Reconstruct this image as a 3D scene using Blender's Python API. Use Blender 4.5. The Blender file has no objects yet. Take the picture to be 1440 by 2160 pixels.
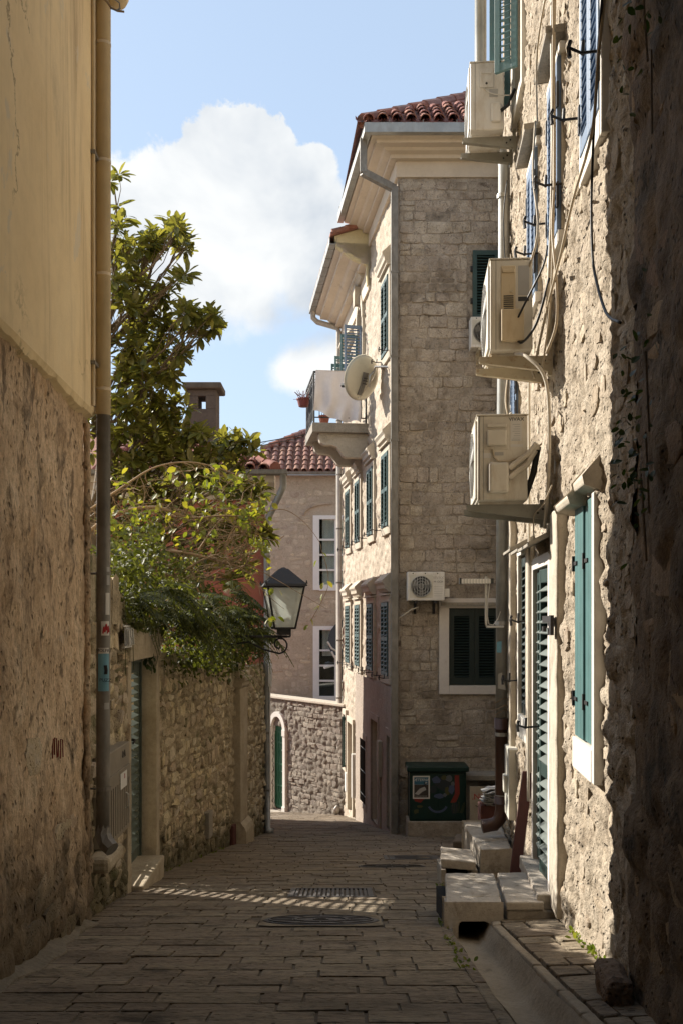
import bpy, bmesh, math, random
import numpy as np
from mathutils import Vector, Matrix
R = math.radians
random.seed(7)
S = bpy.context.scene
COL = S.collection

# ------------------------------------------------------------------ camera
cam_d = bpy.data.cameras.new('camera')
cam = bpy.data.objects.new('camera', cam_d)
COL.objects.link(cam)
cam.rotation_euler = (R(90), 0, 0)
cam_d.sensor_fit = 'AUTO'
cam_d.sensor_width = 36.0
cam_d.lens = 35.0
cam_d.shift_y = 225.0 / 2160.0
cam_d.clip_start = 0.05
cam_d.clip_end = 2000
S.camera = cam

# ------------------------------------------------------------------ sun, sky, exposure
SUN_AZ, SUN_EL = R(33.5), R(31)          # azimuth measured from -X towards +Y
SDIR = Vector((-math.cos(SUN_AZ) * math.cos(SUN_EL), math.sin(SUN_AZ) * math.cos(SUN_EL), math.sin(SUN_EL)))
sun_d = bpy.data.lights.new('sun', 'SUN')
sun_d.energy = 4.4
sun_d.angle = R(0.5)
sun_d.color = (1.0, 0.925, 0.81)
sun = bpy.data.objects.new('sun', sun_d)
COL.objects.link(sun)
sun.rotation_euler = SDIR.to_track_quat('Z', 'Y').to_euler()
S.view_settings.view_transform = 'Standard'
S.view_settings.look = 'None'
S.view_settings.exposure = 1.06
S.view_settings.gamma = 1.0
S.view_settings.use_curve_mapping = False


def at(px, py, Y):
    """The point at depth Y that the photograph shows at pixel px, py."""
    return Vector(((px - 720) / 2100.0 * Y, Y, (1305 - py) / 2100.0 * Y))


def build_world():
    w = bpy.data.worlds.new('World')
    S.world = w
    w.use_nodes = True
    nt = w.node_tree
    nt.nodes.clear()
    N, L = nt.nodes.new, nt.links.new

    def val(op, a, b=None, c=None):
        n = N('ShaderNodeMath')
        n.operation = op
        for i, v in enumerate((a, b, c)):
            if v is None:
                continue
            if isinstance(v, (int, float)):
                n.inputs[i].default_value = v
            else:
                L(v, n.inputs[i])
        return n.outputs[0]
    sky = N('ShaderNodeTexSky')
    sky.sky_type = 'NISHITA'
    sky.sun_disc = False
    sky.sun_elevation = SUN_EL
    sky.sun_rotation = math.atan2(SDIR.x, SDIR.y)
    sky.air_density = 1.0
    sky.dust_density = 0.6
    sky.ozone_density = 1.0
    tc = N('ShaderNodeTexCoord')
    nrm = N('ShaderNodeVectorMath')
    nrm.operation = 'NORMALIZE'
    L(tc.outputs['Generated'], nrm.inputs[0])
    d = nrm.outputs[0]
    # thin bright veil over the whole sky (high haze), a little denser lower down
    sep = N('ShaderNodeSeparateXYZ')
    L(d, sep.inputs[0])

    def noise(scale, detail, rough, off=0.0, dist=0.0):
        n = N('ShaderNodeTexNoise')
        n.inputs['Scale'].default_value = scale
        n.inputs['Detail'].default_value = detail
        n.inputs['Roughness'].default_value = rough
        n.inputs['Distortion'].default_value = dist
        if off:
            m = N('ShaderNodeVectorMath')
            m.operation = 'ADD'
            m.inputs[1].default_value = (off, off * .7, off * .3)
            L(d, m.inputs[0])
            L(m.outputs[0], n.inputs['Vector'])
        else:
            L(d, n.inputs['Vector'])
        return n.outputs['Fac']
    blobs = [(500, 400, 150), (375, 450, 140), (610, 420, 105), (645, 375, 66), (265, 470, 120), (500, 335, 82), (425, 360, 70), (570, 340, 64),
             (420, 550, 165), (600, 545, 130), (520, 590, 120), (690, 480, 95), (745, 500, 95), (800, 480, 90), (300, 560, 150), (640, 610, 70), (190, 480, 150), (100, 470, 170), (0, 500, 180), (820, 540, 120),
             (622, 784, 66), (660, 774, 72), (712, 764, 80), (770, 765, 80)]
    field = None
    for px, py, r in blobs:
        c = at(px, py, 1.0).normalized()
        dn = N('ShaderNodeVectorMath')
        dn.operation = 'DISTANCE'
        L(d, dn.inputs[0])
        dn.inputs[1].default_value = c
        f = val('MULTIPLY_ADD', dn.outputs['Value'], -2100.0 / r, 1.0)
        field = f if field is None else val('SMOOTH_MAX', field, f, 0.18)
    n1 = noise(9.0, 9.0, 0.60, 0.0, 0.15)
    n2 = noise(26.0, 8.0, 0.62, 3.1, 0.2)
    fld = val('ADD', field, val('MULTIPLY', val('SUBTRACT', n1, 0.5), 0.75))
    fld = val('ADD', fld, val('MULTIPLY', val('SUBTRACT', n2, 0.5), 0.80))
    # scattered wisps elsewhere in the sky
    nw = noise(2.6, 7.0, 0.6, 11.0, 0.4)
    wisp = val('MULTIPLY', val('SUBTRACT', nw, 0.60), 1.3)
    fld = val('MAXIMUM', fld, wisp)
    mr = N('ShaderNodeMapRange')
    mr.interpolation_type = 'SMOOTHSTEP'
    L(fld, mr.inputs[0])
    mr.inputs[1].default_value = 0.0
    # crisp tops, softer bottoms
    soft = N('ShaderNodeMapRange')
    L(sep.outputs['Z'], soft.inputs[0])
    soft.inputs[1].default_value = 0.30
    soft.inputs[2].default_value = 0.44
    soft.inputs[3].default_value = 0.5
    soft.inputs[4].default_value = 0.08
    L(soft.outputs[0], mr.inputs[2])
    alpha = val('MULTIPLY', mr.outputs[0], 0.97)
    # cloud tone: sunlit left and top, grey mottling inside and below
    n3 = noise(7.0, 5.0, 0.55, 5.7, 0.3)
    tz = N('ShaderNodeMapRange')
    L(sep.outputs['Z'], tz.inputs[0])
    tz.inputs[1].default_value = 0.28
    tz.inputs[2].default_value = 0.45
    tone = val('ADD', val('MULTIPLY_ADD', tz.outputs[0], 0.12, 0.34), val('MULTIPLY', n3, 0.9))
    lowz = N('ShaderNodeMapRange')
    L(sep.outputs['Z'], lowz.inputs[0])
    lowz.inputs[1].default_value = 0.285
    lowz.inputs[2].default_value = 0.245
    lowz.inputs[4].default_value = 0.30
    tone = val('ADD', tone, lowz.outputs[0])
    tr = N('ShaderNodeMapRange')
    tr.interpolation_type = 'SMOOTHSTEP'
    L(tone, tr.inputs[0])
    tr.inputs[1].default_value = 0.62
    tr.inputs[2].default_value = 1.02
    ccol = N('ShaderNodeMix')
    ccol.data_type = 'RGBA'
    L(tr.outputs[0], ccol.inputs['Factor'])
    ccol.inputs[6].default_value = (0.265, 0.30, 0.345, 1)
    ccol.inputs[7].default_value = (0.50, 0.505, 0.50, 1)
    # clear sky = Nishita at 0.1 plus the veil
    sm = N('ShaderNodeVectorMath')
    sm.operation = 'SCALE'
    L(sky.outputs[0], sm.inputs[0])
    sm.inputs['Scale'].default_value = SKY_S
    vz = N('ShaderNodeMapRange')
    L(sep.outputs['Z'], vz.inputs[0])
    vz.inputs[1].default_value = 0.0
    vz.inputs[2].default_value = 0.6
    vz.inputs[3].default_value = 0.78
    vz.inputs[4].default_value = 0.62
    veil = N('ShaderNodeMix')
    veil.data_type = 'RGBA'
    L(vz.outputs[0], veil.inputs['Factor'])
    L(sm.outputs[0], veil.inputs[6])
    veil.inputs[7].default_value = VEIL
    mix = N('ShaderNodeMix')
    mix.data_type = 'RGBA'
    L(alpha, mix.inputs['Factor'])
    L(veil.outputs[2], mix.inputs[6])
    L(ccol.outputs[2], mix.inputs[7])
    bg = N('ShaderNodeBackground')
    L(mix.outputs[2], bg.inputs['Color'])
    bg.inputs['Strength'].default_value = 1.0
    out = N('ShaderNodeOutputWorld')
    L(bg.outputs[0], out.inputs[0])


SKY_S = 0.10
VEIL = (0.305, 0.375, 0.465, 1)
build_world()


# ------------------------------------------------------------------ scene helpers
ORG = {}


def tag(o, label=None, cat=None, group=None, kind=None):
    if label: o['label'] = label
    if cat: o['category'] = cat
    if group: o['group'] = group
    if kind: o['kind'] = kind
    return o


def thing(name, label, cat, loc, group=None):
    o = bpy.data.objects.new(name, None)
    o.empty_display_size = 0.2
    o.location = loc
    COL.objects.link(o)
    ORG[o] = Vector(loc)
    return tag(o, label, cat, group)


def org(o):
    while o is not None:
        if o in ORG:
            return ORG[o]
        o = o.parent
    return Vector((0, 0, 0))


class MB:
    """Collects shapes in world coordinates; build() links them as one mesh object."""

    def __init__(s):
        s.v, s.f, s.m = [], [], []

    def add(s, vs, fs):
        b = len(s.v)
        s.v.extend(Vector(v) for v in vs)
        s.f.extend([tuple(i + b for i in f) for f in fs])

    def box(s, F, s0, s1, n0, n1, z0, z1):
        p = [F.pt(a, n, z) for z in (z0, z1) for a, n in ((s0, n0), (s1, n0), (s1, n1), (s0, n1))]
        s.add(p, [(0, 3, 2, 1), (4, 5, 6, 7), (0, 1, 5, 4), (1, 2, 6, 5), (2, 3, 7, 6), (3, 0, 4, 7)])

    def prism(s, F, prof, s0, s1):
        """profile [(n, z)] swept along s"""
        k = len(prof)
        s.add([F.pt(s0, n, z) for n, z in prof] + [F.pt(s1, n, z) for n, z in prof],
              [tuple(range(k)), tuple(range(2 * k - 1, k - 1, -1))] + [(i, (i + 1) % k, k + (i + 1) % k, k + i) for i in range(k)])

    def plate(s, F, poly, n0, n1):
        """outline [(s, z)] thickened between n0 and n1"""
        k = len(poly)
        s.add([F.pt(a, n0, z) for a, z in poly] + [F.pt(a, n1, z) for a, z in poly],
              [tuple(range(k)), tuple(range(2 * k - 1, k - 1, -1))] + [(i, (i + 1) % k, k + (i + 1) % k, k + i) for i in range(k)])

    def tube(s, pts, r, sides=8, cap=True):
        pts = [Vector(p) for p in pts]
        n = len(pts)
        rs = r if isinstance(r, (list, tuple)) else [r] * n
        b = len(s.v)
        ref = Vector((0.31, 0.23, 0.92))
        for i, p in enumerate(pts):
            t = (pts[min(i + 1, n - 1)] - pts[max(i - 1, 0)])
            t = t.normalized() if t.length > 1e-9 else Vector((0, 0, 1))
            if abs(t.dot(ref)) > 0.97:
                ref = Vector((0.9, 0.3, 0.1))
            u = t.cross(ref).normalized()
            w = t.cross(u)
            for k in range(sides):
                a = 2 * math.pi * k / sides
                s.v.append(p + (u * math.cos(a) + w * math.sin(a)) * rs[i])
        for i in range(n - 1):
            for k in range(sides):
                a, c = b + i * sides + k, b + i * sides + (k + 1) % sides
                s.f.append((a, c, c + sides, a + sides))
        if cap:
            s.f.append(tuple(b + k for k in range(sides)))
            s.f.append(tuple(b + (n - 1) * sides + k for k in range(sides)))

    def lathe(s, c, axis, prof, sides=20):
        """prof [(radius, height)] turned round axis through c"""
        axis = Vector(axis).normalized()
        u = axis.orthogonal().normalized()
        w = axis.cross(u)
        b = len(s.v)
        for r, h in prof:
            for k in range(sides):
                a = 2 * math.pi * k / sides
                s.v.append(Vector(c) + axis * h + (u * math.cos(a) + w * math.sin(a)) * max(r, 1e-4))
        for i in range(len(prof) - 1):
            for k in range(sides):
                p, q = b + i * sides + k, b + i * sides + (k + 1) % sides
                s.f.append((p, q, q + sides, p + sides))
        s.f.append(tuple(b + k for k in range(sides)))
        s.f.append(tuple(b + (len(prof) - 1) * sides + k for k in range(sides)))

    def mesh(s, name, o, smooth=False):
        me = bpy.data.meshes.new(name)
        me.from_pydata([v - o for v in s.v], [], s.f)
        if smooth:
            me.polygons.foreach_set('use_smooth', [True] * len(me.polygons))
        return me

    def build(s, name, mat, parent=None, smooth=False, bevel=0.0, loc=None):
        o0 = org(parent) if parent is not None else Vector(loc or (0, 0, 0))
        me = s.mesh(name, o0, smooth)
        if mat is not None:
            me.materials.append(mat)
        o = bpy.data.objects.new(name, me)
        if parent is not None:
            o.parent = parent
        else:
            o.location = o0
            ORG[o] = o0
        COL.objects.link(o)
        if bevel:
            b = o.modifiers.new('edge', 'BEVEL')
            b.width = bevel
            b.segments = 2
            b.limit_method = 'ANGLE'
            b.angle_limit = R(40)
            if smooth:
                b.harden_normals = False
        return o


class Fr:
    """A wall's frame: s along the wall, n out of it, z up."""

    def __init__(s, o, d, n=None):
        s.o = Vector((o[0], o[1], 0))
        s.d = Vector((d[0], d[1], 0))
        n = n or (-d[1], d[0])
        s.n = Vector((n[0], n[1], 0)).normalized()

    def pt(s, a, n, z):
        return s.o + s.d * a + s.n * n + Vector((0, 0, z))


def worn(o, strength=.012, scale=.14, levels=4):
    """Hollowed, chipped stone: real relief on an otherwise plain block."""
    s_ = o.modifiers.new('cuts', 'SUBSURF')
    s_.subdivision_type = 'SIMPLE'
    s_.levels = s_.render_levels = levels
    t = bpy.data.textures.get('wear%g' % scale)
    if t is None:
        t = bpy.data.textures.new('wear%g' % scale, 'CLOUDS')
        t.noise_scale = scale
        t.noise_depth = 3
    d = o.modifiers.new('wear', 'DISPLACE')
    d.texture = t
    d.texture_coords = 'GLOBAL'
    d.strength = strength
    d.mid_level = .55
    return o


def inst(name, me, parent, loc, rot=None, mat=None):
    o = bpy.data.objects.new(name, me)
    o.parent = parent
    if rot is not None:
        o.matrix_local = Matrix.Translation(Vector(loc) - org(parent)) @ rot
    else:
        o.location = Vector(loc) - org(parent)
    COL.objects.link(o)
    return o


def text(parent, body, P, xdir, n, size, mat, name='lettering', shear=0.0, align='CENTER'):
    c = bpy.data.curves.new(name, 'FONT')
    c.body = body
    c.size = size
    c.shear = shear
    c.align_x = align
    c.align_y = 'CENTER'
    c.extrude = 0.0006
    tmp = bpy.data.objects.new('tmp', c)
    me = bpy.data.meshes.new_from_object(tmp)
    bpy.data.objects.remove(tmp)
    me.materials.clear()
    me.materials.append(mat)
    o = bpy.data.objects.new(name, me)
    x = Vector(xdir).normalized()
    n = Vector(n).normalized()
    y = n.cross(x)
    M = Matrix((x, y, n)).transposed().to_4x4()
    o.parent = parent
    o.matrix_local = Matrix.Translation(Vector(P) - org(parent)) @ M
    COL.objects.link(o)
    return o


# ------------------------------------------------------------------ numpy noise
_rt = np.random.RandomState(3).rand(4, 256, 256)


def vnoise(x, y, k=0):
    xi, yi = np.floor(x).astype(int), np.floor(y).astype(int)
    fx, fy = x - xi, y - yi
    fx, fy = fx * fx * (3 - 2 * fx), fy * fy * (3 - 2 * fy)
    t = _rt[k % 4]
    g = lambda a, b: t[a % 256, b % 256]
    return (g(xi, yi) * (1 - fx) + g(xi + 1, yi) * fx) * (1 - fy) + (g(xi, yi + 1) * (1 - fx) + g(xi + 1, yi + 1) * fx) * fy


def fbm(x, y, oct=4, k=0, gain=0.5):
    a, s, t = 1.0, 0.0, 0.0
    for i in range(oct):
        s = s + a * vnoise(x * 2 ** i + 17.3 * i, y * 2 ** i + 9.1 * i, k + i)
        t += a
        a *= gain
    return s / t - 0.5


def worley(x, y, jit=0.8):
    xi, yi = np.floor(x).astype(int), np.floor(y).astype(int)
    f1 = np.full(x.shape, 9.0)
    f2 = np.full(x.shape, 9.0)
    cid = np.zeros(x.shape)
    for dx in (-1, 0, 1):
        for dy in (-1, 0, 1):
            a, b = (xi + dx) % 256, (yi + dy) % 256
            cx = xi + dx + 0.5 + jit * (_rt[0][a, b] - 0.5)
            cy = yi + dy + 0.5 + jit * (_rt[1][a, b] - 0.5)
            d = np.hypot(x - cx, y - cy)
            m = d < f1
            f2 = np.where(m, f1, np.minimum(f2, d))
            cid = np.where(m, _rt[2][a, b], cid)
            f1 = np.where(m, d, f1)
    return f1, f2, cid


def wall_grid(name, F, s0, s1, z0, z1, step, mat, parent, holes=(), disp=None, n=0.0, zlow=None, smooth=True, thick=0.35):
    """A wall face as a fine displaced sheet with openings left out."""
    def lines(a, b, cuts):
        k = max(2, int(round((b - a) / step)) + 1)
        l = np.linspace(a, b, k)
        for c in cuts:
            if a < c < b:
                i = np.argmin(abs(l - c))
                if 0 < i < len(l) - 1:
                    l[i] = c
        return np.unique(l)
    ss = lines(s0, s1, [h[0] for h in holes] + [h[1] for h in holes])
    zz = lines(z0, z1, [h[2] for h in holes] + [h[3] for h in holes])
    A, Z = np.meshgrid(ss, zz, indexing='ij')
    D = disp(A, Z) if disp is not None else np.zeros_like(A)
    D = D + n
    base = np.array(F.o)
    d, nn = np.array(F.d), np.array(F.n)
    V = base + A[..., None] * d + D[..., None] * nn
    V[..., 2] = Z
    a, b = A.shape
    idx = np.arange(a * b).reshape(a, b)
    q = np.stack([idx[:-1, :-1], idx[1:, :-1], idx[1:, 1:], idx[:-1, 1:]], -1).reshape(-1, 4)
    cs = (0.5 * (ss[:-1] + ss[1:]))[:, None] + 0 * zz[None, :-1]
    cz = (0.5 * (zz[:-1] + zz[1:]))[None, :] + 0 * ss[:-1, None]
    keep = np.ones(cs.shape, bool)
    for h in holes:
        keep &= ~((cs > h[0]) & (cs < h[1]) & (cz > h[2]) & (cz < h[3]))
    q = q[keep.reshape(-1)]
    o0 = np.array(org(parent))
    me = bpy.data.meshes.new(name)
    V = V.reshape(-1, 3) - o0
    me.vertices.add(len(V))
    me.vertices.foreach_set('co', V.reshape(-1))
    me.loops.add(len(q) * 4)
    me.loops.foreach_set('vertex_index', q.reshape(-1).astype(np.int32))
    me.polygons.add(len(q))
    me.polygons.foreach_set('loop_start', np.arange(0, len(q) * 4, 4, dtype=np.int32))
    me.polygons.foreach_set('loop_total', np.full(len(q), 4, dtype=np.int32))
    me.update(calc_edges=True)
    if smooth:
        me.polygons.foreach_set('use_smooth', [True] * len(q))
    me.materials.append(mat)
    o = bpy.data.objects.new(name, me)
    o.parent = parent
    COL.objects.link(o)
    return o


# ------------------------------------------------------------------ stones
def courses(s0, s1, z0, z1, w, h, rnd, wob=0.15, split=0.15, gap=0.012, holes=(), jit=0.12, cut=(.10, .34)):
    """Irregular masonry: a list of eight-cornered outlines [(s, z)] in wobbly courses."""
    out = []
    z = z0
    ph = rnd.random() * 99
    wav = lambda s, k: wob * h * (math.sin(s * 1.7 + ph + k * 2.1) + .6 * math.sin(s * 4.3 + k * 5.7)) * .5
    k = 0
    while z < z1 - h * .4:
        hh = min(h * rnd.uniform(.72, 1.3), z1 - z)
        if z1 - z - hh < h * .45:
            hh = z1 - z
        s = s0 - w * rnd.random() * .6
        while s < s1:
            ww = w * rnd.uniform(.55, 1.55)
            a, b = max(s, s0), min(s + ww, s1)
            s += ww
            if b - a < .3 * w * .6:
                continue
            cells = [(z, z + hh)]
            if rnd.random() < split and hh > h * .9:
                m = z + hh * rnd.uniform(.4, .6)
                cells = [(z, m), (m, z + hh)]
            for lo, hi in cells:
                if any(b > H[0] - .01 and a < H[1] + .01 and hi > H[2] - .01 and lo < H[3] + .01 for H in holes):
                    # keep what fits beside the opening
                    ok = False
                    for H in holes:
                        if b > H[0] and a < H[1] and hi > H[2] and lo < H[3]:
                            if a < H[0] - .35 * w and b > H[0]:
                                b2 = H[0]; cells_ok = (a, b2); ok = True; a_, b_ = cells_ok
                            elif b > H[1] + .35 * w and a < H[1]:
                                a_, b_ = H[1], b; ok = True
                    if not ok:
                        continue
                    aa, bb = a_, b_
                    if any(bb > H[0] + .005 and aa < H[1] - .005 and hi > H[2] and lo < H[3] for H in holes):
                        continue
                else:
                    aa, bb = a, b
                g = gap * rnd.uniform(.6, 1.5)
                x0, x1 = aa + g, bb - g
                l0 = lo + g + (wav(x0, k) if lo == z else 0)
                l1 = lo + g + (wav(x1, k) if lo == z else 0)
                h0 = hi - g + (wav(x0, k + 1) if hi == z + hh else 0)
                h1 = hi - g + (wav(x1, k + 1) if hi == z + hh else 0)
                if h0 - l0 < .03 or h1 - l1 < .03 or x1 - x0 < .04:
                    continue
                W, Hh = x1 - x0, (h0 - l0 + h1 - l1) / 2
                c = lambda m: rnd.uniform(*cut) * m
                j = lambda m: rnd.uniform(-jit, jit) * m
                out.append([(x0 + c(W), l0 + j(Hh) * .6), (x1 - c(W), l1 + j(Hh) * .6), (x1 + j(W) * .3, l1 + c(Hh)), (x1 + j(W) * .3, h1 - c(Hh)),
                            (x1 - c(W), h1 + j(Hh) * .6), (x0 + c(W), h0 + j(Hh) * .6), (x0 + j(W) * .3, h0 - c(Hh)), (x0 + j(W) * .3, l0 + c(Hh))])
        z += hh
        k += 1
    return out


def stone_geo(F, poly, n0, n1, rnd, shrink=.16, rough=.25, off=0.0):
    cx = sum(p[0] for p in poly) / len(poly)
    cz = sum(p[1] for p in poly) / len(poly)
    k = len(poly)
    d = n1 - off
    v = []
    tx, tz = rnd.uniform(-rough, rough), rnd.uniform(-rough, rough)
    hx = max(abs(a - cx) for a, z in poly)
    hz = max(abs(z - cz) for a, z in poly)
    for (a, z) in poly:
        v.append(F.pt(a, n0, z))
    for (a, z) in poly:
        v.append(F.pt(cx + (a - cx) * .985, off + d * rnd.uniform(.35, .6), cz + (z - cz) * .985))
    for (a, z) in poly:
        q = 1 - shrink * rnd.uniform(.7, 1.6)
        v.append(F.pt(cx + (a - cx) * q, n1 - d * rnd.uniform(0, rough) + d * (tx * (a - cx) / hx + tz * (z - cz) / hz), cz + (z - cz) * q))
    v.append(F.pt(cx, n1 + d * rnd.uniform(-rough * .5, rough), cz))
    f = []
    for r in (0, 1):
        for i in range(k):
            f.append((r * k + i, r * k + (i + 1) % k, (r + 1) * k + (i + 1) % k, (r + 1) * k + i))
    for i in range(k):
        f.append((2 * k + i, 2 * k + (i + 1) % k, 3 * k))
    return v, f


def lay_stones(parent, F, polys, mat, rnd, n0=-.02, n1=(.01, .035), name='stone', rest='stonework', limit=300, smooth=True, shrink=.16, rough=.25, surf=None):
    def size(p):
        q = F.pt(p[0][0], 0, p[0][1])
        w = (F.pt(p[1][0], 0, 0) - F.pt(p[0][0], 0, 0))
        Y = max(q.y, 1.0)
        view = Vector((q.x, q.y, q.z)).normalized()
        # hidden from the frame -> last
        px, py = 720 + 2100 * q.x / Y, 1305 - 2100 * q.z / Y
        vis = 1.0 if (-60 < px < 1500 and -60 < py < 2220) else 0.01
        w = abs(p[2][0] - p[7][0]) * abs(p[5][1] - p[0][1])
        return -vis * w * abs(view.dot(F.n)) / (Y * Y)
    polys = sorted(polys, key=size)
    jb = MB()
    o0 = org(parent)
    for i, p in enumerate(polys):
        off = 0.0
        if surf is not None:
            xs, zs = [q[0] for q in p], [q[1] for q in p]
            off = float(np.mean(surf(np.array([xs]), np.array([zs]))))
        v, f = stone_geo(F, p, off + n0, off + rnd.uniform(*n1), rnd, shrink, rough, off)
        if i < limit:
            me = bpy.data.meshes.new(name)
            me.from_pydata([x - o0 for x in v], [], f)
            if smooth:
                me.polygons.foreach_set('use_smooth', [True] * len(f))
                me.set_sharp_from_angle(angle=R(28))
            me.materials.append(mat)
            o = bpy.data.objects.new(name, me)
            o.parent = parent
            COL.objects.link(o)
        else:
            jb.add(v, f)
    if jb.v:
        o = jb.build(rest, mat, parent, smooth=smooth)
        if smooth: o.data.set_sharp_from_angle(angle=R(28))
        o['kind'] = 'stuff'


# ------------------------------------------------------------------ materials
def nodes(name):
    m = bpy.data.materials.new(name)
    m.use_nodes = True
    nt = m.node_tree
    b = nt.nodes['Principled BSDF']
    return m, nt, b


def ramp(nt, fac, stops):
    r = nt.nodes.new('ShaderNodeValToRGB')
    e = r.color_ramp.elements
    while len(e) < len(stops):
        e.new(0.5)
    for x, (p, c) in zip(e, stops):
        x.position = p
        x.color = (c[0], c[1], c[2], 1) if not isinstance(c, (int, float)) else (c, c, c, 1)
    nt.links.new(fac, r.inputs[0])
    return r.outputs[0]


def tex(nt, kind, vec, scale, detail=5.0, rough=0.6, dist=0.0, **kw):
    n = nt.nodes.new(kind)
    nt.links.new(vec, n.inputs['Vector'])
    n.inputs['Scale'].default_value = scale
    if kind == 'ShaderNodeTexNoise':
        n.inputs['Detail'].default_value = detail
        n.inputs['Roughness'].default_value = rough
        n.inputs['Distortion'].default_value = dist
        return n.outputs['Fac']
    return n.outputs[kw.get('out', 'Distance')]


def mixc(nt, fac, a, b, mode='MIX'):
    m = nt.nodes.new('ShaderNodeMix')
    m.data_type = 'RGBA'
    m.blend_type = mode
    for i, v in ((0, fac), (6, a), (7, b)):
        if isinstance(v, (int, float)):
            m.inputs[i].default_value = v
        elif isinstance(v, tuple):
            m.inputs[i].default_value = (v[0], v[1], v[2], 1)
        else:
            nt.links.new(v, m.inputs[i])
    return m.outputs[2]


def math_(nt, op, a, b=0.0, c=0.0):
    m = nt.nodes.new('ShaderNodeMath')
    m.operation = op
    for i, v in enumerate((a, b, c)):
        if isinstance(v, (int, float)):
            m.inputs[i].default_value = v
        else:
            nt.links.new(v, m.inputs[i])
    return m.outputs[0]


def stony(name, cols, scale=3.0, bump=.5, bscale=28.0, rough=.9, obj=0.0, stain=None, pits=0.0, stretch=(1, 1, 1), fine=.35, bdist=.02, moss=None, rust=None, lowdirt=None, crack=None):
    """Stone, plaster or concrete: blotched colour, grain, pits, stains and relief, all in world space."""
    m, nt, b = nodes(name)
    L = nt.links.new
    g = nt.nodes.new('ShaderNodeNewGeometry')
    mp = nt.nodes.new('ShaderNodeMapping')
    mp.inputs['Scale'].default_value = stretch
    L(g.outputs['Position'], mp.inputs[0])
    P = mp.outputs[0]
    if obj:
        oi = nt.nodes.new('ShaderNodeObjectInfo')
        off = nt.nodes.new('ShaderNodeVectorMath')
        off.operation = 'SCALE'
        L(g.outputs['Position'], off.inputs[0])
        off.inputs['Scale'].default_value = 1.0
        rnd = math_(nt, 'ADD', math_(nt, 'MULTIPLY', oi.outputs['Random'], .65), math_(nt, 'MULTIPLY', g.outputs['Random Per Island'], .35))
    n1 = tex(nt, 'ShaderNodeTexNoise', P, scale, 6, .62, .3)
    k = len(cols)
    col = ramp(nt, n1, [(.28 + .46 * i / max(1, k - 1), c) for i, c in enumerate(cols)])
    n2 = tex(nt, 'ShaderNodeTexNoise', P, scale * 9, 5, .7)
    col = mixc(nt, fine, col, ramp(nt, n2, [(.25, .40), (.5, 1.05), (.75, 1.45)]), 'MULTIPLY')
    if obj:
        hsv = nt.nodes.new('ShaderNodeHueSaturation')
        L(col, hsv.inputs['Color'])
        L(math_(nt, 'MULTIPLY_ADD', rnd, obj * 1.3, 1.0 - obj * .62), hsv.inputs['Value'])
        L(math_(nt, 'MULTIPLY_ADD', oi.outputs['Random'], obj * .06, .5 - obj * .03), hsv.inputs['Hue'])
        L(math_(nt, 'MULTIPLY_ADD', g.outputs['Random Per Island'], obj * .9, 1.0 - obj * .4), hsv.inputs['Saturation'])
        col = hsv.outputs[0]
    for st in ([stain] if stain and not isinstance(stain, list) else (stain or [])):
        c, lo, hi, sc, strch = st
        mp2 = nt.nodes.new('ShaderNodeMapping')
        mp2.inputs['Scale'].default_value = strch
        L(g.outputs['Position'], mp2.inputs[0])
        ns = tex(nt, 'ShaderNodeTexNoise', mp2.outputs[0], sc, 7, .68, .5)
        f = nt.nodes.new('ShaderNodeMapRange')
        f.interpolation_type = 'SMOOTHSTEP'
        L(ns, f.inputs[0])
        f.inputs[1].default_value = lo
        f.inputs[2].default_value = hi
        f.inputs[4].default_value = .85
        col = mixc(nt, f.outputs[0], col, c)
    if lowdirt:
        c, base, slope, top = lowdirt      # rising damp: height above the sloping street
        sp = nt.nodes.new('ShaderNodeSeparateXYZ')
        L(g.outputs['Position'], sp.inputs[0])
        h = math_(nt, 'SUBTRACT', sp.outputs[2], math_(nt, 'MULTIPLY_ADD', sp.outputs[1], slope, base))
        nz = tex(nt, 'ShaderNodeTexNoise', g.outputs['Position'], 2.2, 6, .65)
        hh = math_(nt, 'ADD', h, math_(nt, 'MULTIPLY', math_(nt, 'SUBTRACT', nz, .5), 1.6))
        f = nt.nodes.new('ShaderNodeMapRange')
        f.interpolation_type = 'SMOOTHSTEP'
        L(hh, f.inputs[0])
        f.inputs[1].default_value = top
        f.inputs[2].default_value = top * .15
        f.inputs[3].default_value = 0.0
        f.inputs[4].default_value = .8
        col = mixc(nt, f.outputs[0], col, c)
    if crack:
        nz = tex(nt, 'ShaderNodeTexNoise', g.outputs['Position'], crack, 7, .62)
        line = ramp(nt, math_(nt, 'ABSOLUTE', math_(nt, 'SUBTRACT', nz, .5)), [(.002, 1.0), (.007, 0.0)])
        msk = ramp(nt, tex(nt, 'ShaderNodeTexNoise', g.outputs['Position'], crack * .8, 2, .5), [(.52, 0.0), (.60, .7)])
        col = mixc(nt, math_(nt, 'MULTIPLY', line, msk), col, (.16, .11, .06))
    h = math_(nt, 'MULTIPLY', tex(nt, 'ShaderNodeTexNoise', P, bscale, 7, .68), 1.0)
    h = math_(nt, 'ADD', h, math_(nt, 'MULTIPLY', tex(nt, 'ShaderNodeTexNoise', P, bscale * .3, 4, .6), 1.2))
    if pits:
        v = tex(nt, 'ShaderNodeTexVoronoi', P, bscale * 1.3)
        nn = tex(nt, 'ShaderNodeTexNoise', P, bscale * .35, 3, .6)
        pit = math_(nt, 'MULTIPLY', ramp(nt, v, [(.08, 1.0), (.30, 0.0)]), ramp(nt, nn, [(.44, 0.0), (.56, 1.0)]))
        h = math_(nt, 'SUBTRACT', h, math_(nt, 'MULTIPLY', pit, 1.5))
        col = mixc(nt, math_(nt, 'MULTIPLY', pit, pits), col, (.06, .045, .03))
    bp = nt.nodes.new('ShaderNodeBump')
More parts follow.
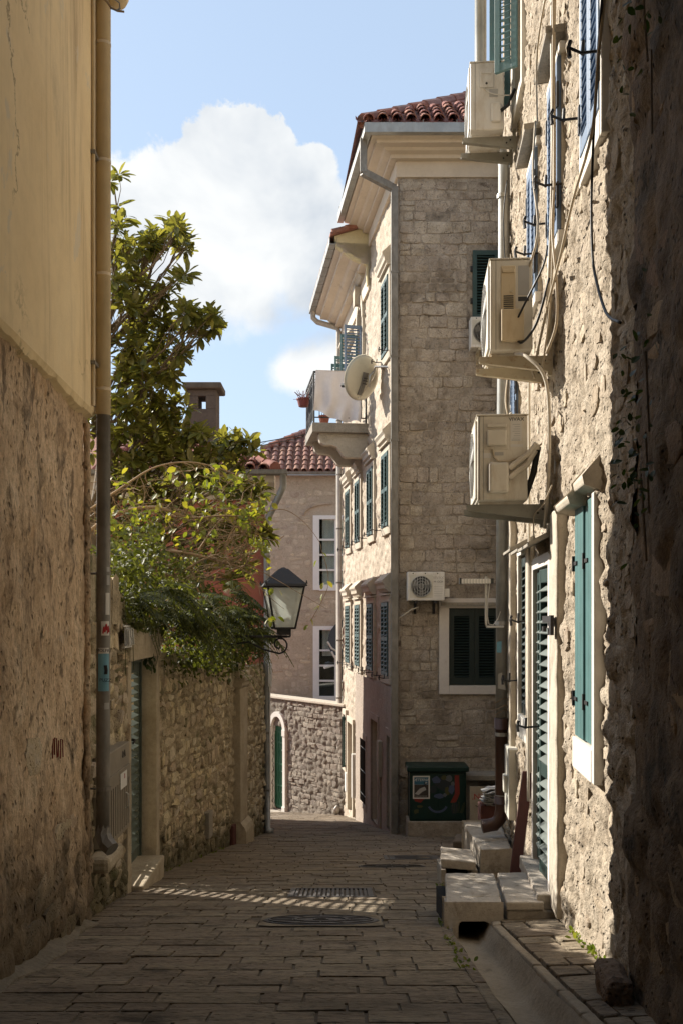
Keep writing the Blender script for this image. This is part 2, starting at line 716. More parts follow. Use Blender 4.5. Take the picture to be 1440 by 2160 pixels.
    bp.inputs['Strength'].default_value = bump
    bp.inputs['Distance'].default_value = bdist
    L(h, bp.inputs['Height'])
    L(bp.outputs[0], b.inputs['Normal'])
    L(col, b.inputs['Base Color'])
    b.inputs['Roughness'].default_value = rough
    b.inputs['Specular IOR Level'].default_value = .25
    return m


def paint(name, col, rough=.5, wear=.0, wcol=(.3, .27, .22), bump=.08, scale=14.0, metal=0.0, var=.15, obj=0.0, wlo=.56, whi=.66, spec=.4, streak=None):
    """Painted, galvanised or plastic surfaces with a little dirt, wear and unevenness."""
    m, nt, b = nodes(name)
    L = nt.links.new
    g = nt.nodes.new('ShaderNodeNewGeometry')
    P = g.outputs['Position']
    n = tex(nt, 'ShaderNodeTexNoise', P, scale * .35, 5, .6)
    c = mixc(nt, 1.0, col, ramp(nt, n, [(.3, 1 - var), (.7, 1 + var * .6)]), 'MULTIPLY')
    if obj:
        oi = nt.nodes.new('ShaderNodeObjectInfo')
        c = mixc(nt, 1.0, c, ramp(nt, oi.outputs['Random'], [(0, 1 - obj), (1, 1 + obj)]), 'MULTIPLY')
    if wear:
        mp2 = nt.nodes.new('ShaderNodeMapping')
        mp2.inputs['Scale'].default_value = streak or (1, 1, 1)
        L(P, mp2.inputs[0])
        w = tex(nt, 'ShaderNodeTexNoise', mp2.outputs[0], scale, 7, .7)
        c = mixc(nt, ramp(nt, w, [(wlo, 0.0), (whi, wear)]), c, wcol)
    L(c, b.inputs['Base Color'])
    b.inputs['Roughness'].default_value = rough
    b.inputs['Metallic'].default_value = metal
    b.inputs['Specular IOR Level'].default_value = spec
    bp = nt.nodes.new('ShaderNodeBump')
    bp.inputs['Strength'].default_value = bump
    bp.inputs['Distance'].default_value = .01
    L(tex(nt, 'ShaderNodeTexNoise', P, scale * 4, 5, .65), bp.inputs['Height'])
    L(bp.outputs[0], b.inputs['Normal'])
    return m


def leafy(name, c1, c2, c3, trans=.45, rough=.45, under=None):
    m, nt, b = nodes(name)
    L = nt.links.new
    g = nt.nodes.new('ShaderNodeNewGeometry')
    oi = nt.nodes.new('ShaderNodeObjectInfo')
    r = math_(nt, 'FRACT', math_(nt, 'ADD', g.outputs['Random Per Island'], oi.outputs['Random']))
    c = ramp(nt, r, [(0, c1), (.55, c2), (1, c3)])
    if under:
        c = mixc(nt, math_(nt, 'MULTIPLY', g.outputs['Backfacing'], .6), c, under)
    L(c, b.inputs['Base Color'])
    b.inputs['Roughness'].default_value = rough
    b.inputs['Specular IOR Level'].default_value = .45
    t = nt.nodes.new('ShaderNodeBsdfTranslucent')
    L(mixc(nt, 1.0, c, (1.65, 1.65, .55), 'MULTIPLY'), t.inputs[0])
    mx = nt.nodes.new('ShaderNodeMixShader')
    mx.inputs[0].default_value = trans
    L(b.outputs[0], mx.inputs[1])
    L(t.outputs[0], mx.inputs[2])
    L(mx.outputs[0], nt.nodes['Material Output'].inputs[0])
    return m


def plain(name, col, rough=.6, metal=0.0, emit=None):
    m, nt, b = nodes(name)
    b.inputs['Base Color'].default_value = (*col, 1)
    b.inputs['Roughness'].default_value = rough
    b.inputs['Metallic'].default_value = metal
    return m


GZ0, GZS = -1.164, -.155


def gz(Y):
    return GZ0 + GZS * Y


MOSS = (.035, .032, .018)
M = {}
M['street_joint'] = stony('street_joint', [(.115, .094, .069), (.18, .148, .11)], 4, .5, 40)
M['paving'] = stony('paving', [(.145, .115, .082), (.225, .182, .132), (.30, .25, .185)], 2.2, 1.0, 16, .85, obj=.20, fine=.85, pits=.3, stretch=(.7, 1.6, 1), stain=[((.06, .05, .038), .56, .72, 2.6, (1, 1, 1)), ((.065, .052, .038), .56, .68, 5.5, (.45, 2.4, 1))], bdist=.02)
M['render_left'] = stony('render_left', [(.38, .265, .165), (.60, .445, .295), (.72, .575, .41)], 3.4, 1.0, 18, .92, fine=.8, pits=.45, stretch=(1, 1, .7),
                         stain=[((.085, .065, .045), .53, .68, 2.6, (1, 1, .5)), ((.44, .24, .10), .58, .74, 1.5, (1, 1, .8)), ((.50, .44, .36), .62, .75, 1.9, (1, 1, 1)), ((.16, .115, .075), .54, .66, 7.5, (1, 1, .45))], lowdirt=((.05, .042, .028), GZ0, GZS, 1.15), bdist=.025)
M['stone_left'] = stony('stone_left', [(.38, .29, .19), (.50, .40, .28), (.46, .42, .37)], 4, .8, 26, .9, obj=.3, fine=.5, pits=.5, lowdirt=((.06, .05, .03), GZ0, GZS, 1.0))
M['ochre'] = stony('ochre', [(.71, .55, .315), (.78, .62, .37), (.80, .655, .41)], .8, .22, 70, .9, fine=.12, stain=[((.40, .29, .165), .50, .74, 3.0, (1, 1, .09)), ((.53, .42, .26), .56, .74, 1.2, (1, 1, .5)), ((.66, .57, .42), .60, .63, 1.6, (1, 1, .8))], bdist=.008, crack=.8)
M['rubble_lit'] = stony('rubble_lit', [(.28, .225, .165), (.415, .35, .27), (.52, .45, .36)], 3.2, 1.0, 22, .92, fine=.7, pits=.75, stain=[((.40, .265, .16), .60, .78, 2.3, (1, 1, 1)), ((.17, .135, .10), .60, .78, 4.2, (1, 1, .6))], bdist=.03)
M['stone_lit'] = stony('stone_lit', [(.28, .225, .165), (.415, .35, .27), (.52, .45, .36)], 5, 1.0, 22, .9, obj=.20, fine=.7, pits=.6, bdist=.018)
M['rubble_shade'] = stony('rubble_shade', [(.11, .078, .052), (.19, .14, .092), (.27, .20, .135)], 3.2, 1.0, 18, .93, fine=.6, pits=.6, stain=((.045, .038, .026), .52, .68, 2.0, (1, 1, 1)), bdist=.03)  # darker than the lit rubble: shade put into the colour
M['stone_shade'] = stony('stone_shade', [(.15, .108, .072), (.25, .18, .12), (.34, .25, .17)], 4, .9, 22, .9, obj=.35, fine=.5, pits=.4)  # darkened copy of the lit stone, for the wall in shade
M['garden'] = stony('garden', [(.21, .165, .10), (.38, .31, .205), (.52, .44, .31)], 3.4, .95, 26, .92, fine=.55, pits=.6, stain=[((.075, .085, .028), .52, .68, 1.6, (1, 1, .5)), ((.30, .17, .07), .62, .76, 1.4, (1, 1, .8))], lowdirt=((.06, .055, .028), GZ0, GZS, .6))
M['stone_garden'] = stony('stone_garden', [(.36, .285, .185), (.53, .44, .31), (.66, .575, .43)], 5, .9, 30, .9, obj=.38, fine=.5, pits=.5, stain=[((.085, .09, .035), .55, .70, 1.8, (1, 1, .5)), ((.32, .19, .09), .64, .78, 1.6, (1, 1, 1))], lowdirt=((.075, .07, .035), GZ0, GZS, .55))
M['dressed'] = stony('dressed', [(.31, .255, .175), (.40, .335, .24), (.46, .395, .295)], 2.4, .35, 60, .88, fine=.35, pits=.5, stain=((.16, .125, .085), .57, .76, 2.2, (1, 1, .35)), bdist=.01)
M['mortar_grey'] = stony('mortar_grey', [(.24, .205, .165), (.36, .31, .255), (.45, .395, .335)], 2.4, .8, 26, .93, fine=.5, pits=.5, stain=[((.09, .07, .055), .52, .70, 1.7, (1, 1, 1)), ((.40, .33, .26), .58, .7, 3.1, (1, 1, 1))], bdist=.025)
M['ashlar'] = stony('ashlar', [(.30, .255, .205), (.41, .355, .295), (.50, .44, .375)], 5, .9, 26, .92, obj=.20, fine=.65, pits=.65, stain=[((.12, .09, .065), .57, .74, 3.2, (1, 1, 1)), ((.27, .19, .13), .6, .75, 1.4, (1, 1, 1)), ((.20, .165, .13), .50, .66, .9, (1, 1, 1))], bdist=.02)
M['facade'] = stony('facade', [(.36, .30, .235), (.48, .41, .325), (.56, .49, .40)], 2.0, .8, 30, .92, fine=.45, pits=.6, stain=((.22, .17, .13), .60, .80, 3.0, (1, 1, .6)), bdist=.02)
M['facade_shade'] = stony('facade_shade', [(.32, .265, .22), (.40, .335, .28)], 2.0, .7, 30, .92, fine=.4, pits=.5)  # darker lilac tone: the lower wall's shade put into the colour
M['far_mortar'] = stony('far_mortar', [(.40, .345, .265), (.50, .435, .345)], 2.2, .5, 26, .92, fine=.35, stain=((.27, .20, .14), .6, .78, 2.4, (1, 1, 1)))
M['far_stone'] = stony('far_stone', [(.38, .325, .25), (.50, .435, .345), (.58, .515, .42)], 4, .8, 26, .92, obj=.34, fine=.5, pits=.5, stain=((.36, .23, .15), .62, .76, 1.6, (1, 1, 1)))
M['end_mortar'] = stony('end_mortar', [(.15, .128, .102), (.23, .198, .16)], 3, .9, 22, .92, fine=.6, pits=.6)
M['end_stone'] = stony('end_stone', [(.19, .165, .135), (.27, .235, .195), (.34, .30, .25)], 4, .9, 22, .92, obj=.3, fine=.6, pits=.6, stain=((.33, .23, .15), .62, .76, 1.3, (1, 1, 1)))
M['meter_door'] = paint('meter_door', (.25, .215, .165), .6, .4, (.16, .13, .1), .1, 10)
M['far_frame'] = paint('far_frame', (.80, .82, .82), .6, .2, (.6, .55, .5), .05, 10, 0, .05)
M['limestone'] = stony('limestone', [(.45, .395, .315), (.54, .485, .40)], 2.6, .35, 50, .85, fine=.3, pits=.35, stain=((.27, .215, .15), .60, .78, 3.0, (1, 1, .5)), bdist=.01)
M['pale_stone'] = stony('pale_stone', [(.62, .585, .53), (.72, .69, .63)], 2.0, .18, 60, .8, fine=.15, stain=((.42, .36, .28), .62, .80, 2.6, (1, 1, .4)), bdist=.008)
M['slab_stone'] = stony('slab_stone', [(.40, .35, .29), (.49, .44, .375)], 3.0, .3, 50, .8, fine=.35, pits=.4, stain=[((.25, .21, .16), .52, .70, 3.5, (1, 1, 1)), ((.12, .105, .06), .58, .72, 6, (1, 1, 1))], bdist=.014)
M['cornice'] = stony('cornice', [(.56, .48, .385), (.66, .58, .48)], 1.5, .12, 40, .85, fine=.12, stain=((.36, .29, .215), .60, .80, 1.8, (1, 1, .7)), bdist=.006)
M['yellow_gable'] = stony('yellow_gable', [(.58, .50, .30), (.66, .58, .38)], 1.5, .15, 40, .85, fine=.15, stain=((.25, .20, .13), .60, .76, 2.6, (1, 1, .6)))
M['white_frame'] = stony('white_frame', [(.62, .57, .53), (.70, .655, .61)], 2, .1, 40, .75, fine=.1, stain=((.45, .36, .28), .64, .82, 2.6, (1, 1, .5)), bdist=.005)
M['red_wall'] = stony('red_wall', [(.34, .115, .078), (.39, .14, .095)], 1.2, .15, 50, .9, fine=.12, stain=((.32, .12, .08), .6, .8, 1.8, (1, 1, .5)), bdist=.006)
M['concrete'] = stony('concrete', [(.26, .235, .195), (.36, .325, .275)], 3.0, .4, 40, .9, fine=.4, pits=.4, stain=((.13, .11, .085), .56, .74, 3.0, (1, 1, .5)), bdist=.012)
M['dark_concrete'] = stony('dark_concrete', [(.10, .08, .065), (.15, .125, .10)], 3.0, .5, 30, .9, fine=.4)
M['gutter_bed'] = stony('gutter_bed', [(.27, .225, .165), (.36, .305, .23)], 3.0, .5, 36, .85, fine=.4, stain=((.12, .10, .07), .58, .74, 3.0, (1, .4, 1)))
M['tile'] = stony('tile', [(.21, .105, .08), (.30, .16, .122), (.38, .23, .18)], 5, .4, 50, .85, obj=.32, fine=.4, stain=((.11, .085, .065), .56, .72, 4.5, (1, 1, 1)), bdist=.008)
M['tile_dark'] = stony('tile_dark', [(.19, .085, .065), (.29, .135, .105), (.38, .20, .155)], 5, .4, 50, .85, obj=.35, fine=.4, stain=((.07, .06, .045), .52, .68, 4.0, (1, 1, 1)), bdist=.008)
M['chimney'] = stony('chimney', [(.10, .078, .066), (.14, .11, .092)], 3, .3, 40, .9, fine=.3)
M['zinc'] = paint('zinc', (.36, .36, .34), .42, .5, (.22, .20, .17), .1, 12, .35, .22, wlo=.5, whi=.75, streak=(1, 1, .3))
M['zinc_old'] = paint('zinc_old', (.235, .22, .195), .55, .6, (.12, .095, .07), .15, 12, .2, .3, wlo=.48, whi=.7, streak=(1, 1, .3))
M['zinc_pale'] = paint('zinc_pale', (.43, .40, .35), .5, .4, (.25, .21, .16), .1, 12, .15, .2, wlo=.52, whi=.75, streak=(1, 1, .3))
M['pipe_cream'] = paint('pipe_cream', (.70, .56, .345), .6, .4, (.33, .22, .10), .25, 10, 0, .12, wlo=.56, whi=.78, streak=(1, 1, .25))
M['pipe_brown'] = paint('pipe_brown', (.075, .036, .025), .4, .4, (.09, .04, .025), .1, 12)
M['steel'] = paint('steel', (.5, .49, .46), .4, .3, (.25, .22, .18), .05, 20, .6)
M['iron'] = paint('iron', (.022, .021, .022), .55, .3, (.10, .05, .03), .2, 30)
M['blue'] = paint('blue', (.14, .20, .30), .5, .35, (.30, .36, .42), .15, 14, 0, .15, .06, wlo=.60, whi=.74, streak=(1, 1, .25))
M['teal'] = paint('teal', (.075, .165, .165), .5, .45, (.20, .24, .22), .2, 14, 0, .18, wlo=.60, whi=.72, streak=(1, 1, .22))
M['teal_grey'] = paint('teal_grey', (.105, .20, .215), .55, .3, (.22, .24, .23), .15, 14)
M['green_shutter'] = paint('green_shutter', (.035, .075, .073), .5, .35, (.16, .18, .16), .15, 14, 0, .15, .08, wlo=.60, whi=.74, streak=(1, 1, .25))
M['sage_shutter'] = paint('sage_shutter', (.15, .175, .16), .5, .4, (.07, .09, .08), .15, 14, 0, .15, .1, wlo=.58, whi=.74)
M['door_leaf'] = paint('door_leaf', (.018, .042, .038), .5, .3, (.07, .09, .08), .12, 14)
M['dark_shutter'] = paint('dark_shutter', (.016, .028, .026), .5, .3, (.05, .055, .05), .12, 14)
M['door_green'] = paint('door_green', (.02, .11, .055), .45, .3, (.05, .09, .06), .12, 12)
M['olive_door'] = paint('olive_door', (.085, .105, .085), .55, .4, (.14, .12, .09), .15, 14, 0, .2, .08)
M['cabinet'] = paint('cabinet', (.005, .028, .022), .45, .4, (.02, .03, .025), .1, 10)
M['ac_white'] = paint('ac_white', (.72, .70, .66), .45, .6, (.40, .31, .2), .05, 7, 0, .14, wlo=.50, whi=.74, streak=(1, 1, .3))
M['ac_yellow'] = paint('ac_yellow', (.62, .51, .34), .5, .6, (.36, .23, .10), .05, 7, 0, .14, wlo=.52, whi=.76, streak=(1, 1, .3))
M['ac_cream'] = paint('ac_cream', (.68, .635, .54), .5, .55, (.36, .24, .12), .05, 8, 0, .14, wlo=.49, whi=.72, streak=(1, 1, .3))
M['ac_dark'] = paint('ac_dark', (.05, .05, .046), .6)
M['grille'] = paint('grille', (.20, .19, .17), .5)
M['bracket_cream'] = paint('bracket_cream', (.56, .49, .36), .5, .8, (.28, .13, .05), .1, 12, 0, .15, wlo=.52, whi=.68)
M['bracket_zinc'] = paint('bracket_zinc', (.30, .29, .25), .45, .5, (.17, .15, .12), .1, 12, .3, .2)
M['hose_white'] = paint('hose_white', (.60, .54, .44), .6, .3, (.36, .29, .2), .1, 20)
M['cable_beige'] = paint('cable_beige', (.48, .40, .29), .6, .3, (.25, .2, .14), .1, 20)
M['cable_black'] = paint('cable_black', (.02, .02, .02), .5)
M['sticker_white'] = plain('sticker_white', (.66, .64, .60), .6)
M['sticker_grey'] = plain('sticker_grey', (.42, .41, .39), .6)
M['sticker_blue'] = plain('sticker_blue', (.16, .36, .47), .6)
M['ink'] = plain('ink', (.025, .025, .03), .6)
M['ink_red'] = plain('ink_red', (.42, .02, .025), .6)
M['red_paint'] = plain('red_paint', (.20, .028, .018), .8)
M['plank_red'] = paint('plank_red', (.10, .036, .031), .6, .4, (.10, .04, .03), .2, 16)
M['glass_dark'] = plain('glass_dark', (.03, .035, .04), .08)
M['curtain'] = paint('curtain', (.74, .72, .66), .8, .4, (.30, .28, .25), .1, 6, streak=(6, 1, .3))
M['linen'] = paint('linen', (.70, .66, .66), .85, 0, bump=.1, scale=40, var=.05)
M['terracotta'] = paint('terracotta', (.36, .13, .085), .8, .4, (.20, .09, .06), .2, 12)
M['plastic_pot'] = paint('plastic_pot', (.22, .06, .05), .5)
M['dish'] = paint('dish', (.60, .56, .45), .5, .35, (.42, .36, .25), .05, 8, 0, .08, wlo=.55, whi=.8)
M['meter_white'] = paint('meter_white', (.60, .58, .51), .5, .4, (.40, .36, .28), .05, 8)
M['paper'] = paint('paper', (.30, .30, .30), .8, .7, (.12, .12, .13), .1, 30, wlo=.5, whi=.6)
M['board'] = paint('board', (.42, .36, .28), .8, .4, (.28, .22, .16), .1, 10)
M['cast_iron'] = paint('cast_iron', (.105, .10, .098), .5, .4, (.11, .09, .07), .4, 26, .4)
M['void'] = plain('void', (.012, .011, .010), .95)
M['bark'] = stony('bark', [(.11, .085, .06), (.20, .155, .11)], 12, .8, 40, .9)
M['twig'] = stony('twig', [(.22, .15, .095), (.36, .27, .18)], 12, .3, 60, .85)
M['magnolia'] = leafy('magnolia', (.080, .096, .028), (.155, .165, .052), (.25, .23, .085), .50, .33, under=(.17, .15, .06))
M['vine_leaf'] = leafy('vine_leaf', (.10, .125, .026), (.165, .185, .034), (.27, .235, .05), .50, .5)
M['fern'] = leafy('fern', (.048, .058, .016), (.085, .098, .024), (.15, .16, .04), .40, .55)
M['ivy'] = leafy('ivy', (.022, .038, .014), (.038, .062, .018), (.060, .085, .025), .3, .5)
M['weed'] = leafy('weed', (.08, .12, .02), (.13, .17, .03), (.20, .21, .05), .45, .6)
M['lamp_glass'] = None


def lamp_glass():
    m, nt, b = nodes('lamp_glass')
    L = nt.links.new
    g = nt.nodes.new('ShaderNodeNewGeometry')
    b.inputs['Base Color'].default_value = (.86, .89, .85, 1)
    b.inputs['Roughness'].default_value = .25
    bp = nt.nodes.new('ShaderNodeBump')
    bp.inputs['Strength'].default_value = .5
    bp.inputs['Distance'].default_value = .004
    L(tex(nt, 'ShaderNodeTexVoronoi', g.outputs['Position'], 70), bp.inputs['Height'])
    L(bp.outputs[0], b.inputs['Normal'])
    t = nt.nodes.new('ShaderNodeBsdfTranslucent')
    t.inputs[0].default_value = (.93, .95, .92, 1)
    tr = nt.nodes.new('ShaderNodeBsdfTransparent')
    tr.inputs[0].default_value = (.9, .95, .9, 1)
    mx = nt.nodes.new('ShaderNodeMixShader')
    mx.inputs[0].default_value = .62
    L(b.outputs[0], mx.inputs[1])
    L(t.outputs[0], mx.inputs[2])
    m2 = nt.nodes.new('ShaderNodeMixShader')
    m2.inputs[0].default_value = .30
    L(mx.outputs[0], m2.inputs[1])
    L(tr.outputs[0], m2.inputs[2])
    L(m2.outputs[0], nt.nodes['Material Output'].inputs[0])
    return m


M['lamp_glass'] = lamp_glass()
# ------------------------------------------------------------------ frames of the walls
FL = Fr((-1.6, 0), (-.04, 1), (1, .04))            # left house, street face, s = depth
FR = Fr((1.08, 0), (.0714, 1), (-1, .0714))        # right house, street face
FG1 = Fr((-2.03 + .018 * 7.8, 0), (-.018, 1), (1, .018))
FG2 = Fr((-2.10 - .0732 * 11.7, 0), (.0732, 1), (1, -.0732))
FG3 = Fr((-1.80 - .0957 * 15.8, 0), (.0957, 1), (1, -.0957))
FC = Fr((1.073, 19.1), (1, 0), (0, -1))            # corner house, gable face
FS = Fr((1.073, 19.1), (-.1217, 1), (-1, -.1217))  # corner house, street face
FW = Fr((-2.05, 30.3), (.577, -.816), (-.816, -.577))   # garden wall at the end
FF = Fr((-6, 32.0), (1, 0), (0, -1))               # house at the end
FRED = Fr((-8, 19.3), (1, 0), (0, -1))             # red house


def wall_x(F, Y):
    return F.o.x + F.d.x * (Y - F.o.y)


# ------------------------------------------------------------------ street
street = thing('street', 'narrow sloping street laid with worn chiselled paving stones', None, (0, 8, gz(8)))
street['kind'] = 'structure'
mb = MB()
k = 40
ys = [-14, -4, 0, 4, 8, 12, 16, 20, 24, 28, 34, 60, 120]
for a, b in zip(ys[:-1], ys[1:]):
    # the sheet leaves room for the drain channel between the kerb lines
    for x0, x1 in ((-60, .80), (1.10, 60)) if b <= 8 else ((-60, 60),):
        mb.add([(x0, a, gz(a) - .006), (x1, a, gz(a) - .006), (x1, b, gz(b) - .006), (x0, b, gz(b) - .006)], [(0, 1, 2, 3)])
mb.build('ground', M['street_joint'], street)['kind'] = 'structure'


class Ground:
    """The sloping street as a frame: s across, z along, n up."""
    n = Vector((0, 0, 1))
    o = Vector((0, 0, 0))
    d = Vector((1, 0, 0))

    def pt(s, a, n, y):
        return Vector((a, y, gz(y) + n))


GR = Ground()


def road_left(Y):
    if Y < 7.8: return wall_x(FL, Y) + .0
    if Y < 11.7: return wall_x(FG1, Y) + .02
    if Y < 15.8: return wall_x(FG2, Y) + .02
    if Y < 19.3: return wall_x(FG3, Y) + .02
    return -1.35 - .12 * (Y - 19.3)


def gutter_x(Y):
    return .95 + (.09 * (Y - 7.2) if Y > 7.2 else 0)


def road_right(Y):
    if Y < 11.2: return gutter_x(Y) - .17
    if Y < 19.0: return 1.6 + (Y - 11.2) * .6
    return 1.0 - .1217 * (Y - 19.1)


rnd = random.Random(11)
polys = []
covers = [(-.64, .32, 7.54, 8.12), (-.52, .32, 9.27, 10.01), (.55, 1.55, 13.2, 14.0), (.2, 1.1, 12.3, 12.75)]
y = 3.6
while y < 29.5:
    h = rnd.uniform(.15, .24) * (1 if y < 13 else 1.15)
    xl, xr = road_left(y + h / 2), road_right(y + h / 2)
    x = xl
    while x < xr - .08:
        w = rnd.uniform(.20, .54)
        x1 = min(x + w, xr)
        if xr - x1 < .16: x1 = xr
        a, b = x, x1
        x = x1
        yc = y + h / 2
        if any(b > c[0] and a < c[1] and yc > c[2] - .02 and yc < c[3] + .02 for c in covers[:2]):
            for c in covers[:2]:
                if b > c[0] and a < c[1] and c[2] - .02 < yc < c[3] + .02:
                    if a < c[0] - .1: b = c[0]
                    elif b > c[1] + .1: a = c[1]
                    else: a = b
            if b - a < .1: continue
        g = rnd.uniform(.002, .0045)
        j = lambda: rnd.uniform(-.004, .004)
        c = .008
        x0_, x1_, y0_, y1_ = a + g * 1.6, b - g * 1.6, y + .0008, y + h - .0008
        polys.append([(x0_ + c, y0_ + j()), (x1_ - c, y0_ + j()), (x1_ + j(), y0_ + c), (x1_ + j(), y1_ - c), (x1_ - c, y1_ + j()), (x0_ + c, y1_ + j()), (x0_ + j(), y1_ - c), (x0_ + j(), y0_ + c)])
    y += h
lay_stones(street, GR, polys, M['paving'], random.Random(5), n0=-.03, n1=(.001, .010), name='paving_stone', rest='paving', limit=298, smooth=False, shrink=.02, rough=.25)

# drain channel with its kerbs, running to the culvert under the door slabs
ch = thing('drain_channel', 'open stone drain channel curving along the kerb of the pavement', None, (.95, 5.5, gz(5.5)))
ch['kind'] = 'structure'
mb = MB()
prof = [(-.150, .002), (-.146, -.06), (-.125, -.09), (-.03, -.10), (.05, -.10), (.085, -.075), (.11, -.01), (.14, .045)]
yy = [-6 + i * .5 for i in range(20)] + [4 + .2 * i for i in range(37)]
rows = []
for y in yy:
    rows.append([Vector((gutter_x(y) + a + .006 * math.sin(y * 7 + i), y, gz(y) + z + .008 * math.sin(3 * y + i * 2))) for i, (a, z) in enumerate(prof)])
vs = [p for r in rows for p in r]
n = len(prof)
mb.add(vs, [(i * n + j, i * n + j + 1, (i + 1) * n + j + 1, (i + 1) * n + j) for i in range(len(rows) - 1) for j in range(n - 1)])
mb.build('channel_bed', M['gutter_bed'], ch, smooth=True)
rnd = random.Random(3)
for side, (a, b, z0, z1) in (('l', (-.225, -.150, -.12, .012)), ('r', (.142, .205, -.10, .062))):
    y = 2.6
    while y < 7.3:
        L_ = rnd.uniform(.45, .75)
        e = min(y + L_, 7.4)
        m2 = MB()
        q = []
        for yk in (y + .005, e - .005):
            c = gutter_x(yk)
            q += [Vector((c + a, yk, gz(yk) + z0)), Vector((c + b, yk, gz(yk) + z0)), Vector((c + b, yk, gz(yk) + z1 + rnd.uniform(-.006, .006))), Vector((c + a, yk, gz(yk) + z1 + rnd.uniform(-.006, .006)))]
        m2.add(q, [(0, 1, 2, 3), (7, 6, 5, 4), (0, 4, 5, 1), (1, 5, 6, 2), (2, 6, 7, 3), (3, 7, 4, 0)])
        worn(m2.build('kerb_stone', M['paving'] if side == 'l' else M['gutter_bed'], ch, bevel=.012), .012, .1, 3)
        y += L_

# pavement strip between kerb and right wall
pv = thing('pavement', 'raised strip of uneven flagstones between drain kerb and right wall', None, (1.3, 6.5, gz(6.5)))
pv['kind'] = 'structure'


class Raised(Ground):
    def pt(s, a, n, y):
        return Vector((a, y, gz(y) + .052 + n + .05 * (a - 1.15)))


PVF = Raised()
mb = MB()
for a, b in zip([-6, 0, 4, 6, 8, 10], [0, 4, 6, 8, 10, 12.4]):
    p = [PVF.pt(gutter_x(a) + .21, -.02, a), PVF.pt(wall_x(FR, a) + .1, -.02, a), PVF.pt(wall_x(FR, b) + .1, -.02, b), PVF.pt(gutter_x(b) + .21, -.02, b)]
    mb.add(p, [(0, 1, 2, 3)])
mb.build('ground', M['street_joint'], pv)['kind'] = 'structure'
polys = []
y = 3.4
while y < 7.4:
    h = rnd.uniform(.22, .36)
    x0, x1 = gutter_x(y) + .22, wall_x(FR, y) + .02
    cuts = [x0, x1] if rnd.random() < .3 else [x0, x0 + (x1 - x0) * rnd.uniform(.4, .65), x1]
    for a, b in zip(cuts[:-1], cuts[1:]):
        g = .008
        j = lambda: rnd.uniform(-.012, .012)
        polys.append([(a + .02, y + g + j()), (b - .02, y + g + j()), (b - g, y + .03), (b - g, y + h - .03), (b - .02, y + h - g + j()), (a + .02, y + h - g + j()), (a + g, y + h - .03), (a + g, y + .03)])
    y += h
lay_stones(pv, PVF, polys, M['paving'], rnd, n0=-.03, n1=(-.005, .014), name='flagstone', smooth=False, shrink=.05, rough=.2)


# ------------------------------------------------------------------ shared builders
def reveal(mb, F, s0, s1, z0, z1, d, out=0.02):
    mb.add([F.pt(s0, out, z0), F.pt(s0, -d, z0), F.pt(s0, -d, z1), F.pt(s0, out, z1)], [(0, 1, 2, 3)])
    mb.add([F.pt(s1, out, z0), F.pt(s1, -d, z0), F.pt(s1, -d, z1), F.pt(s1, out, z1)], [(0, 1, 2, 3)])
    mb.add([F.pt(s0, out, z1), F.pt(s0, -d, z1), F.pt(s1, -d, z1), F.pt(s1, out, z1)], [(0, 1, 2, 3)])
    mb.add([F.pt(s0, out, z0), F.pt(s0, -d, z0), F.pt(s1, -d, z0), F.pt(s1, out, z0)], [(0, 1, 2, 3)])


def openings(parent, F, holes, d, mat):
    for h in holes:
        m = MB()
        reveal(m, F, *h, d, .0)
        r = m.build('reveal', mat, parent)
        m = MB()
        m.add([F.pt(h[0], -d + .005, h[2]), F.pt(h[1], -d + .005, h[2]), F.pt(h[1], -d + .005, h[3]), F.pt(h[0], -d + .005, h[3])], [(0, 1, 2, 3)])
        m.build('room_dark', M['void'], r)


_slat = {}
SR = random.Random(77)


def slat_mesh(F, w, depth, th, tilt, mat, key):
    k = (id(F), round(w, 4), depth, th, tilt, mat.name, key)
    if k not in _slat:
        c, s_ = math.cos(tilt), math.sin(tilt)
        pr = [(-depth / 2, -th / 2), (depth / 2, -th / 2), (depth / 2, th / 2), (-depth / 2, th / 2)]
        pr = [(n * c + z * s_, -n * s_ + z * c) for n, z in pr]      # outer edge lower
        m = MB()
        G = Fr((0, 0), (F.d.x, F.d.y), (F.n.x, F.n.y))
        m.prism(G, pr, -w / 2, w / 2)
        me = m.mesh('slat', Vector((0, 0, 0)))
        me.materials.append(mat)
        _slat[k] = me
    return _slat[k]


